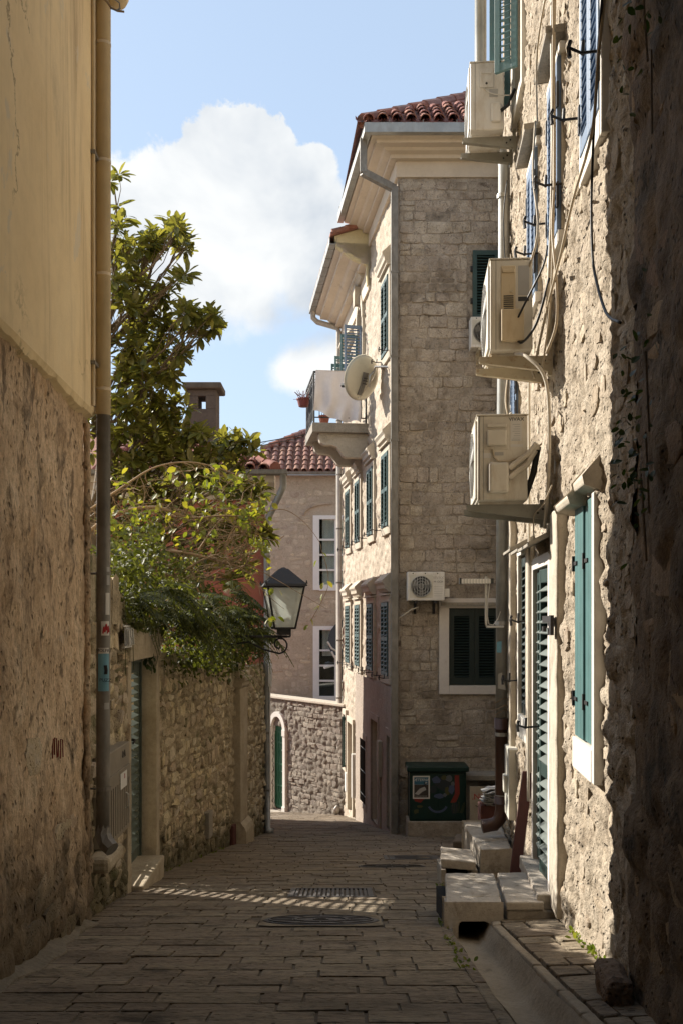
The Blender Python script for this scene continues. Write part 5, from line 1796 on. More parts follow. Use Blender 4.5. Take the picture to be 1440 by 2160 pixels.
for z in (1.2, -.6, -2.2, -3.3):
    m = MB(); m.tube([(-1.43, 19.2, z - .02), (-1.43, 19.2, z + .02)], .073, 12); m.build('clamp', M['zinc_old'], rdp)
m = MB(); m.box(Fr((-1.40, 19.12), (1, 0), (0, -1)), 0, .07, -.05, .03, -1.3, -.85); m.tube([(-1.37, 19.12, -.85), (-1.36, 19.12, -.2)], .012, 6); m.tube([(-1.37, 19.12, -1.3), (-1.37, 19.12, -3.4)], .014, 6); m.build('junction', M['sticker_white'], rdp)

# ------------------------------------------------------------------ garden wall closing the street, with its arched door
fw = thing('end_wall', 'sunlit rubble garden wall closing the street with an arched green door', 'wall', tuple(FW.pt(1.7, 0, gz(29))))


def disp_fw(A, Z):
    f1, f2, cid = worley(A / .26, Z / .17)
    return .05 * np.clip((f2 - f1) * 2.6, 0, 1) * (.4 + cid) + .05 * fbm(A * 4, Z * 4, 4) - .04


HD = (-.05, .62, -5.76, -3.05)
wall_grid('wall', FW, -1.2, 3.7, -6.2, -2.42, .045, M['end_mortar'], fw, holes=[(HD[0], HD[1], HD[2], -3.25)], disp=disp_fw)
rnd = random.Random(71)
pol = courses(.80, 3.55, -5.85, -2.45, .25, .15, rnd, .25, .2, .010, jit=.14, cut=(.05, .2))
lay_stones(fw, FW, [p for p in pol if rnd.random() < .80], M['end_stone'], rnd, -.05, (.000, .028), limit=290, shrink=.12, rough=.6, surf=disp_fw)
m = MB(); m.box(FW, -1.2, 3.75, -.4, .07, -2.42, -2.34); m.build('coping', M['limestone'], fw, bevel=.02)
m = MB(); m.box(FW, -1.2, 3.7, -.40, -.12, -6.2, -2.43); m.build('wall_core', M['end_mortar'], fw)
# arch frame: right jamb and half-ring, pale stone
m = MB()
out, inn = [], []
cxx, rz = .26, -3.42
for i in range(13):
    a = math.pi * i / 12
    out.append((cxx + .49 * math.cos(a), rz + .62 * math.sin(a)))
    inn.append((cxx + .345 * math.cos(a), rz + .47 * math.sin(a)))
ring = out + inn[::-1]
for i in range(12):
    m.plate(FW, [out[i], out[i + 1], inn[i + 1], inn[i]], -.2, .075)
m.build('arch', M['pale_stone'], fw)
for a, b in ((.605, .75), (-.23, -.085)):
    m = MB(); m.box(FW, a, b, -.2, .075, -5.9, rz - .001); m.box(FW, a - .02, b + .02, -.2, .095, rz - .10, rz + .10); m.box(FW, a - .02, b + .02, -.2, .095, -5.9, -5.62); m.build('jamb', M['pale_stone'], fw, bevel=.008)
m = MB()
m.plate(FW, [(-.085, -5.75), (.605, -5.75)] + [(cxx + .345 * math.cos(math.pi * i / 10), rz + .47 * math.sin(math.pi * i / 10)) for i in range(11)], -.14, -.10)
dd = m.build('arched_door', M['door_green'], fw)
m = MB()
for z in (-5.68, -5.05, -4.4, -3.75, -3.44): m.box(FW, -.07, .59, -.099, -.075, z - .025, z + .025)
for s_ in (-.06, .12, .25, .40, .57): m.box(FW, s_ - .018, s_ + .018, -.099, -.08, -5.72, -3.46)
m.build('door_bars', M['door_green'], dd)
m = MB()
for zc in (-5.35, -4.72, -4.08):
    for sc in (.03, .19, .33, .48):
        m.tube([FW.pt(sc + .055 * math.cos(a), -.085, zc + .11 * math.sin(a)) for a in [2 * math.pi * i / 10 for i in range(11)]], .010, 5)
m.build('scrollwork', M['door_green'], dd)
m = MB(); m.tube([FW.pt(.53, -.09, -4.72), FW.pt(.53, -.04, -4.72), FW.pt(.46, -.04, -4.72)], .012, 6); m.build('door_handle', M['steel'], dd)
m = MB(); m.box(FW, -.3, .80, -.1, .30, -6.2, -5.80); m.build('doorstep', M['slab_stone'], fw, bevel=.03)

# ------------------------------------------------------------------ house at the end
fh = thing('end_house', 'shaded rough stone house at the end of the street with white windows and tiled roof', 'house', (-1, 32, -5.9))
FH = [(5.19, 6.45, 1.02, 3.30), (5.19, 6.45, -2.55, -.26)]
wall_grid('wall', FF, 3.3, 9, -6.2, 4.62, .06, M['far_mortar'], fh, holes=FH, disp=lambda A, Z: .04 * fbm(A * 2, Z * 2, 4) - .01)
m = MB(); m.box(FF, 3.3, 9, -6, -.3, -6.2, 4.6); m.box(FF, 3.3, 3.34, -.3, -.01, -6.2, 4.6); m.build('house_block', M['far_mortar'], fh)
rnd = random.Random(81)
pol = courses(3.4, 6.6, -2.6, 4.55, .30, .19, rnd, .4, .2, .02, holes=[(h[0] - .16, h[1] + .16, h[2] - .2, h[3] + .2) for h in FH], jit=.22)
lay_stones(fh, FF, [p for p in pol if rnd.random() < .72], M['far_stone'], rnd, -.05, (.000, .014), limit=290, shrink=.12, rough=.6, surf=lambda A, Z: .04 * fbm(A * 2, Z * 2, 4) - .01)
m = MB()
for i in range(9):
    a0, a1 = math.pi * (.5 + i / 18), math.pi * (.5 + (i + 1) / 18)
    m.plate(FF, [(5.65 + .9 * math.cos(a0), 3.32 + .42 * math.sin(a0)), (5.65 + .9 * math.cos(a1), 3.32 + .42 * math.sin(a1)), (5.65 + .86 * math.cos(a1), 3.32 + .36 * math.sin(a1)), (5.65 + .86 * math.cos(a0), 3.32 + .36 * math.sin(a0))], -.02, .04)
m.build('relieving_arch', M['far_stone'], fh)


def casement(parent, F, h, mat, rows, curtain=False):
    s0, s1, z0, z1 = h
    m = MB()
    for a, b, c, d in ((s0 - .10, s0 + .10, z0, z1), (s1 - .10, s1 + .10, z0, z1)): m.box(F, a, b, -.12, .03, c - .10, d + .02)
    m.box(F, s0 + .10, s1 - .10, -.12, .03, z1 - .10, z1 + .02); m.box(F, s0 + .10, s1 - .10, -.12, .035, z0 - .12, z0 + .06)
    fr = m.build('window_frame', mat, parent)
    m = MB()
    mid = (s0 + s1) / 2
    zz = [z0 + .06 + (z1 - .16 - z0) * t for t in rows]
    m.box(F, mid - .04, mid + .04, -.10, -.02, z0 + .06, z1 - .10)
    for z in zz[1:-1]: m.box(F, s0 + .10, mid - .04, -.10, -.025, z - .03, z + .03); m.box(F, mid + .04, s1 - .10, -.10, -.025, z - .03, z + .03)
    m.build('glazing_bar', mat, fr)
    for lo, hi in zip(zz[:-1], zz[1:]):
        for a, b in ((s0 + .10, mid - .04), (mid + .04, s1 - .10)):
            m = MB(); m.box(F, a, b, -.08, -.07, lo + .03, hi - .03); m.build('pane', M['glass_clear'], fr)
    m = MB(); m.add([F.pt(s0, -.28, z0), F.pt(s1, -.28, z0), F.pt(s1, -.28, z1), F.pt(s0, -.28, z1)], [(0, 1, 2, 3)]); m.build('room_dark', M['void'], fr)
    if curtain:
        m = MB()
        for i in range(14):
            a, b = s0 + .02 + (s1 - s0 - .04) * i / 14, s0 + .02 + (s1 - s0 - .04) * (i + 1) / 14
            if i in (1, 7): continue
            m.add([F.pt(a, -.12 + .03 * (i % 2), z0 + (1.35 if curtain == 2 else 0)), F.pt(b, -.12 + .03 * ((i + 1) % 2), z0 + (1.35 if curtain == 2 else 0)), F.pt(b, -.12 + .03 * ((i + 1) % 2), z1), F.pt(a, -.12 + .03 * (i % 2), z1)], [(0, 1, 2, 3)])
        m.build('curtain', M['curtain'], fr)


def glass_mat():
    m, nt, b = nodes('glass_clear')
    t = nt.nodes.new('ShaderNodeBsdfTransparent')
    t.inputs[0].default_value = (.85, .9, .9, 1)
    g = nt.nodes.new('ShaderNodeBsdfGlossy')
    g.inputs['Roughness'].default_value = .03
    g.inputs['Color'].default_value = (.9, .95, 1, 1)
    mx = nt.nodes.new('ShaderNodeMixShader')
    mx.inputs[0].default_value = .12
    nt.links.new(t.outputs[0], mx.inputs[1])
    nt.links.new(g.outputs[0], mx.inputs[2])
    nt.links.new(mx.outputs[0], nt.nodes['Material Output'].inputs[0])
    return m


M['glass_clear'] = glass_mat()
casement(fh, FF, FH[0], M['far_frame'], (0, .23, .46, .69, 1), 1)
casement(fh, FF, FH[1], M['far_frame'], (0, .23, .46, .69, 1), 2)
m = MB(); m.prism(FF, [(.22, 4.66), (.24, 4.60), (.30, 4.58), (.35, 4.61), (.36, 4.68), (.34, 4.68), (.31, 4.62), (.25, 4.62)], 3.1, 9); m.build('gutter', M['zinc_old'], fh)
m = MB()
ys, zs = 31.72, 4.66
q = [Vector((-2.9, ys, zs)), Vector((3, ys, zs)), Vector((3, ys + 2.45, zs + 1.7)), Vector((-1.15, ys + 2.45, zs + 1.7)), Vector((-2.9, ys + 1.1, zs + .76))]
m.add(q, [(0, 1, 2, 3, 4)])
m.build('roof', M['tile'], fh)
tiled(fh, -2.55, .9, ys, zs + .02, .69, .25, .34, 9, M['tile'], None, random.Random(4), cut=lambda x: 9 if x > -1.15 else max(1, 9 - (-1.15 - x) * 2.6))
m = MB()
pts = [Vector((-2.6, ys + 1.25, zs + .95)), Vector((-1.15, ys + 2.45, zs + 1.78)), Vector((.9, ys + 2.5, zs + 1.80))]
for a, b in zip(pts[:-1], pts[1:]):
    k = 6
    for i in range(k): m.tube([a.lerp(b, i / k), a.lerp(b, (i + 1.1) / k)], [.13, .10], 8)
m.build('ridge_tiles', M['tile_dark'], fh)
wire = thing('overhead_wire', 'two thin dark wires rising over the far tiled roof to the balcony', 'wires', (-1.5, 24, 4.5))
m = MB(); m.tube([(-3.2, 21, 3.95), (-2.0, 23, 4.05), (-.8, 24.9, 4.62)], .012, 5); m.tube([(-3.2, 21.1, 3.92), (-2.0, 23.1, 3.99), (-.8, 24.9, 4.56)], .010, 5); m.build('wires', M['cable_black'], wire)

# dark satellite dish by the lower far window, behind the tall pipe
dk = thing('satellite_dish', 'dark satellite dish beside the lower white window at the street end', 'dish', (.05, 31.5, -1.0))
m = MB(); m.lathe((.13, 31.4, -.62), (-.55, -.7, .3), [(.62, .10), (.5, .05), (.3, .01), (.02, 0), (.02, -.02), (.3, -.01), (.5, .03), (.63, .08)], 20); m.build('reflector', M['ac_dark'], dk, smooth=True)
m = MB(); m.tube([(.05, 31.3, -1.15), (-.30, 30.95, -.92), (-.42, 30.9, -.72)], .03, 8); m.tube([(-.30, 30.9, -1.02), (-.10, 31.0, -1.42), (-.42, 30.8, -1.5)], .03, 8); m.build('arm', M['sticker_white'], dk)
m = MB(); m.tube([(-.40, 30.8, -1.48), (-.52, 30.7, -1.50)], .05, 8); m.build('receiver', M['sticker_white'], dk)

# ------------------------------------------------------------------ corner house
chs = thing('corner_house', 'tall stone corner house with green shutters, deep pale eaves and red roof tiles', 'house', (1.07, 19.1, gz(19.1)))
# gable face
GWIN = (.98, 1.95, -1.28, .20)      # lower shuttered window in the gable
UWIN = (1.43, 2.15, 5.74, 7.05)     # upper one
wall_grid('wall', FC, 0.0, 6.5, gz(19.1) - .4, 8.5, .06, M['mortar_grey'], chs, holes=[GWIN, UWIN], disp=lambda A, Z: .045 * fbm(A * 1.6, Z * 1.6, 4) + .02 * fbm(A * 8, Z * 8, 3, 2) - .01)
rnd = random.Random(91)
pol = courses(.02, 2.55, gz(19.1), 8.40, .32, .225, rnd, .14, .08, .007, holes=[(GWIN[0] - .22, GWIN[1] + .6, GWIN[2] - .25, GWIN[3] + .3), (UWIN[0] - .1, UWIN[1] + .6, UWIN[2] - .05, UWIN[3] + .08)], jit=.06, cut=(.04, .2))
lay_stones(chs, FC, [p for p in pol if rnd.random() < .93], M['ashlar'], rnd, -.05, (.004, .024), limit=299, shrink=.06, rough=.5, smooth=True, surf=lambda A, Z: .045 * fbm(A * 1.6, Z * 1.6, 4) + .02 * fbm(A * 8, Z * 8, 3, 2) - .01)
m = MB(); m.box(FC, 0.3, 6.5, -9, -.32, gz(19.1) - 2, 9.2); m.build('house_block', M['mortar_grey'], chs)
openings(chs, FC, (GWIN, UWIN), .22, M['limestone'])
surround(chs, FC, GWIN, .19, .045, M['white_frame'], sw=.17)
m = MB(); m.box(FC, GWIN[0] - .15, GWIN[1] + .3, .05, .11, GWIN[3] + .05, GWIN[3] + .11); m.build('hood', M['concrete'], chs)
c = (GWIN[0] + GWIN[1]) / 2
for a, b in ((GWIN[0] + .01, c - .003), (c + .003, GWIN[1] - .01)):
    leaf(chs, FC, a, b, GWIN[2] + .01, GWIN[3] - .01, -.05, M['dark_shutter'], stile=.09, rail=.14, pitch=.052, slatd=.05, single=False)
leaf(chs, FC, UWIN[0], UWIN[0] + .50, UWIN[2], UWIN[3], .02, M['green_shutter'], stile=.08, rail=.09, pitch=.055, slatd=.05, single=False)
leaf(chs, FC, UWIN[0] + .51, UWIN[0] + 1.0, UWIN[2], UWIN[3], .02, M['green_shutter'], stile=.08, rail=.09, pitch=.055, slatd=.05, single=False)
for z in (UWIN[2] + .35, UWIN[3] - .35):
    m = MB(); m.box(FC, UWIN[0] - .04, UWIN[0] + .01, .0, .04, z - .05, z + .05); m.build('hinge', M['iron'], chs)
# street face
rows_ = [(-1.16, .34), (1.87, 3.38), (5.38, 6.92)]
cols_ = [1.25, 3.3, 5.35, 7.2]
SWIN = [(c - .40, c + .40, lo, hi) for r, (lo, hi) in enumerate(rows_) for c in (cols_ if r < 2 else cols_[:1])]
ARW = (4.55, 5.35, 5.35, 7.55)
TW = (6.6, 7.4, 5.35, 6.9)
zb = lambda s: gz(19.1 + s)
GD = [(6.3, 7.2, zb(6.7) + .12, zb(6.7) + 2.45), (3.95, 4.85, -4.35, -2.85), (2.2, 3.15, zb(2.6) + .05, zb(2.6) + 2.3), (.62, 1.02, zb(.8) + .05, zb(.8) + 1.9), (7.7, 8.15, -4.0, -2.6)]


def disp_fs(A, Z):
    f1, f2, cid = worley(A / .34, Z / .22)
    return .030 * np.clip((f2 - f1) * 2.4, 0, 1) * (.3 + cid) + .06 * fbm(A * 3, Z * 3, 5, 0, .6) - .03


wall_grid('wall', FS, 0.0, 8.65, gz(28) - .4, 8.5, .045, M['facade'], chs, holes=SWIN + [ARW, TW] + GD, disp=disp_fs)
openings(chs, FS, SWIN + [ARW, TW] + GD, .25, M['limestone'])
m = MB(); m.box(FS, .3, 8.65, -6, -.3, gz(28) - 1, 8.7); m.build('house_block', M['mortar_grey'], chs)
for h in SWIN:
    surround(chs, FS, h, .13, .04, M['limestone'], sw=.16, head=True)
    z = h[3] + (.20 if h[2] < 0 else .16)
    m = MB()
    m.prism(FS, [(-.03, z), (.06, z), (.09, z + .05), (.13, z + .07), (.14, z + .14), (.18, z + .19), (.18, z + .23), (.02, z + .38), (-.03, z + .38)], h[0] - .11, h[1] + .11)
    m.build('hood', M['limestone'], chs)
    m = MB(); m.prism(FS, [(-.03, h[3] + .135), (.10, h[3] + .135), (.10, h[3] + .165), (-.03, h[3] + .18)], h[0] - .15, h[1] + .15); m.build('label_mould', M['limestone'], chs)
    c = (h[0] + h[1]) / 2
    for a, b in ((h[0] + .005, c - .004), (c + .004, h[1] - .005)):
        leaf(chs, FS, a, b, h[2] + .005, h[3] - .01, .03, M['green_shutter'], stile=.05, rail=.08, pitch=.085, slatd=.075, single=False, mids=((h[2] + h[3]) / 2,))
    for s_ in (h[0] - .08, h[1] + .06): holdback(chs, FS, s_, h[2] - .02, .05, size=.20)
# arched window and the next one on the top floor, their leaves standing open
m = MB()
o_, i_ = [], []
cc, zr = (ARW[0] + ARW[1]) / 2, 7.15
for i in range(11):
    a = math.pi * i / 10
    o_.append((cc + .56 * math.cos(a), zr + .66 * math.sin(a))); i_.append((cc + .40 * math.cos(a), zr + .44 * math.sin(a)))
for i in range(10): m.plate(FS, [o_[i], o_[i + 1], i_[i + 1], i_[i]], -.05, .06)
m.build('arch', M['limestone'], chs)
m = MB(); m.plate(FS, [(cc - .10, 7.55), (cc + .10, 7.55), (cc + .16, 7.98), (cc - .16, 7.98)], -.05, .18); m.build('keystone', M['limestone'], chs, bevel=.03)
m = MB(); m.prism(FS, [(-.03, 8.0), (.10, 8.0), (.16, 8.06), (.22, 8.10), (.22, 8.15), (-.03, 8.2)], cc - .75, cc + .75); m.build('hood', M['limestone'], chs)
for s_ in (ARW[0] - .001, ARW[1]):
    m = MB(); m.box(FS, s_ if s_ > cc else s_ - .14, s_ + .14 if s_ > cc else s_, -.05, .05, 5.2, 7.149); m.build('jamb', M['limestone'], chs)
m = MB(); m.prism(FS, [(-.03, 7.08), (.08, 7.08), (.14, 7.18), (.24, 7.22), (.24, 7.27), (-.03, 7.45)], TW[0] - .2, TW[1] + .2); m.build('hood', M['limestone'], chs)
for s_, sgn in ((ARW[0], 1), (ARW[1] - .02, 1), (TW[0], 1), (TW[1] - .02, 1)):
    top = 6.95 if s_ < 6 else 6.75
    FO = Fr(tuple(FS.pt(s_, .04, 0))[:2], tuple((FS.n + FS.d * -.15))[:2], tuple(-FS.d)[:2])
    leaf(chs, FO, 0, .42, 5.40, top, -.02, M['blue'] if s_ < 5 else M['teal_grey'], stile=.05, rail=.08, pitch=.075, slatd=.06, single=False)
# ground floor: doorways, grille, painted lilac shade near the corner
for i, h in enumerate(GD):
    mt = M['limestone'] if i in (0, 4) else M['facade_shade']
    surround(chs, FS, h, .15, .05, mt, sw=.12, sill=(i in (1, 4)))
m = MB(); m.box(FS, GD[0][0] + .01, GD[0][1] - .01, -.15, -.11, GD[0][2], GD[0][3]); m.build('door', M['limestone'], chs)
m = MB(); m.box(FS, GD[2][0] + .01, GD[2][1] - .01, -.15, -.11, GD[2][2], GD[2][3]); m.build('door', M['facade_shade'], chs)
m = MB(); m.box(FS, GD[3][0] + .01, GD[3][1] - .01, -.12, -.08, GD[3][2], GD[3][3]); m.build('door', M['dark_shutter'], chs)
h = GD[1]
m = MB()
for i in range(9): m.tube([FS.pt(h[0] + .05 + .10 * i, .03, h[2]), FS.pt(h[0] + .05 + .10 * i, .03, h[3])], .010, 5)
for i in range(3): m.tube([FS.pt(h[0], .035, h[2] + .2 + .55 * i), FS.pt(h[1], .035, h[2] + .2 + .55 * i)], .010, 5)
m.build('window_grille', M['iron'], chs)
leaf(chs, Fr(tuple(FS.pt(7.7, .05, 0))[:2], tuple((FS.n * .6 - FS.d * .8))[:2], tuple((-FS.d * .6 - FS.n * .8))[:2]), 0, .16, -3.98, -2.62, 0, M['green_shutter'], stile=.05, rail=.08, pitch=.085, slatd=.07, single=False)
m = MB(); m.box(FS, 5.85, 6.0, -.01, .10, -4.5, -3.4); m.build('wall_box', M['sticker_white'], chs)
m = MB(); m.box(FS, 7.30, 7.55, -.01, .07, -4.6, -4.1); m.build('wall_box', M['sticker_white'], chs)
m = MB(); m.box(FS, 1.62, 1.86, -.01, .12, -3.3, -2.55); m.tube([FS.pt(1.74, .06, -3.3), FS.pt(1.74, .06, zb(1.7))], .02, 6); m.build('wall_box', M['board'], chs, bevel=.01)
# sheet over the lower wall by the corner, shade painted in lilac-brown
wall_grid('lower_shade', FS, .02, 5.70, gz(25) - .3, -1.35, .06, M['facade_shade'], chs, holes=[(g[0], g[1], g[2], g[3]) for g in GD], disp=lambda A, Z: .03 * fbm(A * 3, Z * 3, 4), n=.038)
# quoin strip where plaster meets the stone gable
m = MB()
for i in range(46):
    z = gz(19.1) + .2 + i * .26
    if z > 8.3: break
    m.box(FC, -.035, -.012, -.05, .012, z, z + .245)
m.build('plaster_edge', M['limestone'], chs)

# frieze, cornice, gutter and roof of the near part
def eave_run(F, s0, s1, parent, zb_, out):
    k = out / .78
    m = MB(); m.prism(F, [(-.1, zb_ - .62), (.03, zb_ - .62), (.03, zb_ - .02), (-.1, zb_ - .02)], s0, s1); m.build('frieze', M['cornice'], parent)
    m = MB()
    m.prism(F, [(-.1, zb_ - .018), (.10 * k, zb_ - .018), (.10 * k, zb_ + .10), (.22 * k, zb_ + .17), (.40 * k, zb_ + .20), (.40 * k, zb_ + .30), (.50 * k, zb_ + .36), (.66 * k, zb_ + .38), (.66 * k, zb_ + .52), (-.1, zb_ + .52)], s0, s1)
    m.build('cornice', M['cornice'], parent)


ZC = 8.76
# the two runs meet in a mitred corner: build each past the corner by its own reach
def mitre_run(parent, prof, mat, name, sA, sB):
    """profile [(reach, z)] carried round the corner from the gable (to sA) and along the street face (to sB)"""
    pts = []
    A = FC
    m = MB()
    k = len(prof)
    ring0 = [FC.pt(sA, n, z) for n, z in prof]
    # corner point for each reach: intersection of the two offset lines
    ring1 = []
    for n, z in prof:
        # FC offset: y = 19.1 - n ; FS offset line through o + n*nrm with direction d
        p = FS.o + FS.n * n
        t = (19.1 - n - p.y) / FS.d.y
        q = p + FS.d * t
        ring1.append(Vector((q.x, 19.1 - n, z)))
    ring2 = [FS.pt(sB, n, z) for n, z in prof]
    m.add(ring0 + ring1 + ring2, [tuple(range(k)), tuple(range(3 * k - 1, 2 * k - 1, -1))] + [(r * k + i, r * k + (i + 1) % k, (r + 1) * k + (i + 1) % k, (r + 1) * k + i) for r in (0, 1) for i in range(k)])
    return m.build(name, mat, parent)


def set_mitre(sA, sB, parent):
    mitre_run(parent, [(-.1, ZC - .30), (.035, ZC - .30), (.035, ZC), (-.1, ZC)], M['cornice'], 'frieze', sA, sB)
    mitre_run(parent, [(-.1, ZC + .002), (.16, ZC + .002), (.16, ZC + .07), (.28, ZC + .10), (.32, ZC + .14), (.48, ZC + .15), (.48, ZC + .20), (.58, ZC + .22), (.60, ZC + .30), (-.1, ZC + .30)], M['cornice'], 'cornice', sA, sB)
    mitre_run(parent, [(.55, ZC + .40), (.605, ZC + .22), (.735, ZC + .22), (.735, ZC + .40), (.72, ZC + .40), (.72, ZC + .24), (.62, ZC + .24), (.57, ZC + .40)], M['zinc'], 'gutter', sA + .1, sB + .03)


set_mitre(6.5, 3.55, chs)
m = MB()
for s_ in [.55 + .62 * i for i in range(6)] + []:
    m.box(FC, s_ - .75, s_ - .735, .54, .738, ZC + .446, ZC + .404)
for s_ in [.1 + .52 * i for i in range(7)]:
    m.box(FS, s_, s_ + .015, .54, .738, ZC + .446, ZC + .404)
m.build('gutter_straps', M['zinc_old'], chs)
# roof planes
ex = FS.pt(0, 0, 0)
cor = Vector((1.073 - .70 * 1.12, 19.1 - .70, ZC + .43))
m = MB()
q = [cor, Vector((7.5, cor.y, cor.z)), Vector((7.5, cor.y + 5, cor.z + 3.5)), cor + Vector((4.6, 5, 3.5)), FS.pt(3.55, .70, ZC + .43), FS.pt(3.55, -5, ZC + 4.2)]
m.add(q, [(0, 1, 2, 3), (0, 3, 5, 4)])
m.build('roof', M['tile_dark'], chs)
tiled(chs, cor.x + .08, cor.x + 3.6, cor.y, cor.z + .01, .70, .262, .36, 11, M['tile_dark'], None, random.Random(9), cut=lambda x: 1 + (x - cor.x) * 2.4)
m = MB()
for i in range(9):
    p = cor + Vector((.10, .10, .06)) + Vector((.92, 1, .70)) * (i * .34)
    m.tube([p, p + Vector((.92, 1, .70)) * .40], [.135, .11], 8)
m.build('ridge_tiles', M['tile_dark'], chs)
# second, lower part of the roof beyond it with a yellow gable end
s2 = 3.58
D2 = -.34
PR2 = [(n_, z_ + D2) for n_, z_ in [(-.1, 8.42), (.20, 8.42), (.20, 8.52), (.36, 8.57), (.42, 8.64), (.62, 8.66), (.62, 8.75), (.74, 8.79), (.76, 8.88), (-.1, 8.88)]]
m = MB(); m.prism(FS, [(-.1, 7.5), (.035, 7.5), (.035, 8.418 + D2), (-.1, 8.418 + D2)], s2, 8.65); m.build('frieze', M['cornice'], chs)
m = MB(); m.prism(FS, PR2, s2, 8.65); m.build('cornice', M['cornice'], chs)
m = MB(); m.prism(FS, [(n_, z_ + D2) for n_, z_ in [(.72, 9.0), (.77, 8.83), (.915, 8.83), (.915, 9.0), (.90, 9.0), (.90, 8.85), (.785, 8.85), (.74, 9.0)]], s2, 8.75); m.build('gutter', M['zinc'], chs)
m = MB()
for i in range(9): m.box(FS, s2 + .3 + .6 * i, s2 + .315 + .6 * i, .71, .918, 8.826 + D2, 9.004 + D2)
m.build('gutter_straps', M['zinc_old'], chs)
m = MB(); m.plate(Fr(tuple(FS.pt(s2, 0, 0))[:2], tuple(FS.n)[:2], tuple(-FS.d)[:2]), [(-2.0, 7.6), (.06, 7.6), (.08, 8.06), (.40, 8.18), (.76, 8.44), (.80, 8.68), (-2.0, 9.60)], -.12, .0); m.build('gable_end', M['yellow_gable'], chs)
m = MB(); m.plate(Fr(tuple(FS.pt(s2, 0, 0))[:2], tuple(FS.n)[:2], tuple(-FS.d)[:2]), [(.90, 8.66), (.90, 8.73), (-2.2, 9.76), (-2.2, 9.68)], -5.2, .10); m.build('roof', M['tile_dark'], chs)
m = MB()
Fg = Fr(tuple(FS.pt(s2, 0, 0))[:2], tuple(FS.n)[:2], tuple(-FS.d)[:2])
for i in range(7):
    a = .86 - i * .3
    m.tube([Fg.pt(a, .06, 8.74 + i * .0985), Fg.pt(a - .33, .06, 8.74 + (i + 1.1) * .0985)], [.075, .06], 8)
m.build('verge_tiles', M['tile'], chs)

# drainpipes of the corner house
cp = thing('drainpipe', 'square zinc drainpipe down the corner house edge with an elbow under the eaves', 'drainpipe', (1.02, 18.98, gz(19)))
m = MB()
g0 = FS.pt(.1, .62, ZC + .46) + Vector((0, 0, 0))
px_, py_ = 1.005, 19.0
def sq(pts, w):
    pts = [Vector(p) for p in pts]
    for a, b in zip(pts[:-1], pts[1:]):
        d = (b - a).normalized()
        u = d.cross(Vector((0, 1, .001))).normalized() if abs(d.y) < .9 else d.cross(Vector((0, 0, 1))).normalized()
        v = d.cross(u)
        a_, b_ = a - d * w * .49, b + d * w * .49
        q = [a_ + u * i * w + v * j * w for i, j in ((-1, -1), (1, -1), (1, 1), (-1, 1))] + [b_ + u * i * w + v * j * w for i, j in ((-1, -1), (1, -1), (1, 1), (-1, 1))]
        m.add(q, [(0, 1, 2, 3), (7, 6, 5, 4), (0, 4, 5, 1), (1, 5, 6, 2), (2, 6, 7, 3), (3, 7, 4, 0)])
gx = at(766, 330, 18.75)
sq([(gx.x, 18.75, ZC + .24), (gx.x, 18.75, 8.42)], .066)
sq([(gx.x, 18.75, 8.40), (px_ - .03, 19.0, 8.22)], .066)
sq([(px_, 19.0, 8.20), (px_, 19.0, gz(19) + .02)], .068)
m.build('pipe', M['zinc_old'], cp, bevel=.01)
for z in (6.6, 5.0, 3.4, 1.9, .4, -1.1, -2.4, -3.3):
    m = MB(); m.box(Fr((px_, 19.0), (1, 0), (0, -1)), -.078, .078, -.09, .074, z - .018, z + .018); m.tube([(px_ + .02, 19.0, z), (px_ + .09, 19.12, z)], .01, 5); m.build('clamp', M['zinc_old'], cp)
fp2 = thing('drainpipe', 'pale sunlit drainpipe at the far end of the corner house front', 'drainpipe', tuple(FS.pt(8.55, .12, gz(27.6))))
m = MB()
a = FS.pt(8.58, .10, 0)
m.tube([FS.pt(8.55, .82, 8.52), FS.pt(8.55, .82, 8.32), FS.pt(8.57, .70, 8.22), FS.pt(8.58, .14, 8.08), (a.x, a.y, 7.95), (a.x, a.y, gz(27.6) + .35), (a.x - .02, a.y - .08, gz(27.6) + .22), (a.x - .10, a.y - .25, gz(27.6) + .10)], [.075] * 6 + [.085, .095], 12)
m.build('pipe', M['zinc_pale'], fp2, smooth=True)
for z in (7, 5.5, 4, 2.5, 1, -.6, -2.2, -3.8):
    m = MB(); m.tube([(a.x, a.y, z - .02), (a.x, a.y, z + .02)], .084, 12); m.build('clamp', M['zinc_old'], fp2)

# ------------------------------------------------------------------ balcony
B0, B1, BN = 3.85, 5.75, 1.28
FB = Fr(tuple(FS.pt(B0, 0, 0))[:2], tuple(FS.n)[:2], tuple(-FS.d)[:2])     # its near end: s = reach, n towards us
bal = chs
m = MB(); m.box(FS, B0, B1, -.1, BN, 4.28, 4.50); bs = m.build('balcony_slab', M['concrete'], bal, bevel=.015)
for sc in (B0 + .12, B0 + 1.35):
    m = MB()
    poly = [(-.1, 4.278), (1.10, 4.278), (1.12, 4.2), (1.08, 4.08), (.98, 4.02), (.82, 4.02), (.70, 3.98), (.62, 3.88), (.55, 3.78), (.48, 3.74), (-.1, 3.74)]
    Fk = Fr(tuple(FS.pt(sc, 0, 0))[:2], tuple(FS.n)[:2], tuple(-FS.d)[:2])
    m.plate(Fk, poly, -.26, 0)
    ck = m.build('corbel', M['limestone'], bs, bevel=.01)
    m = MB()
    cxk, czk = .98, 4.15
    m.tube([Fk.pt(cxk + (.09 - .0038 * i) * math.cos(i * .5), .012, czk + (.09 - .0038 * i) * math.sin(i * .5)) for i in range(22)], .010, 5)
    m.tube([Fk.pt(.80, .006, 4.20), Fk.pt(.2, .006, 4.20)], .008, 4)
    m.build('scroll', M['limestone'], bs)
m = MB()
rail = lambda s, n, z: FS.pt(s, n, z)
zt_, zl = 5.66, 4.62
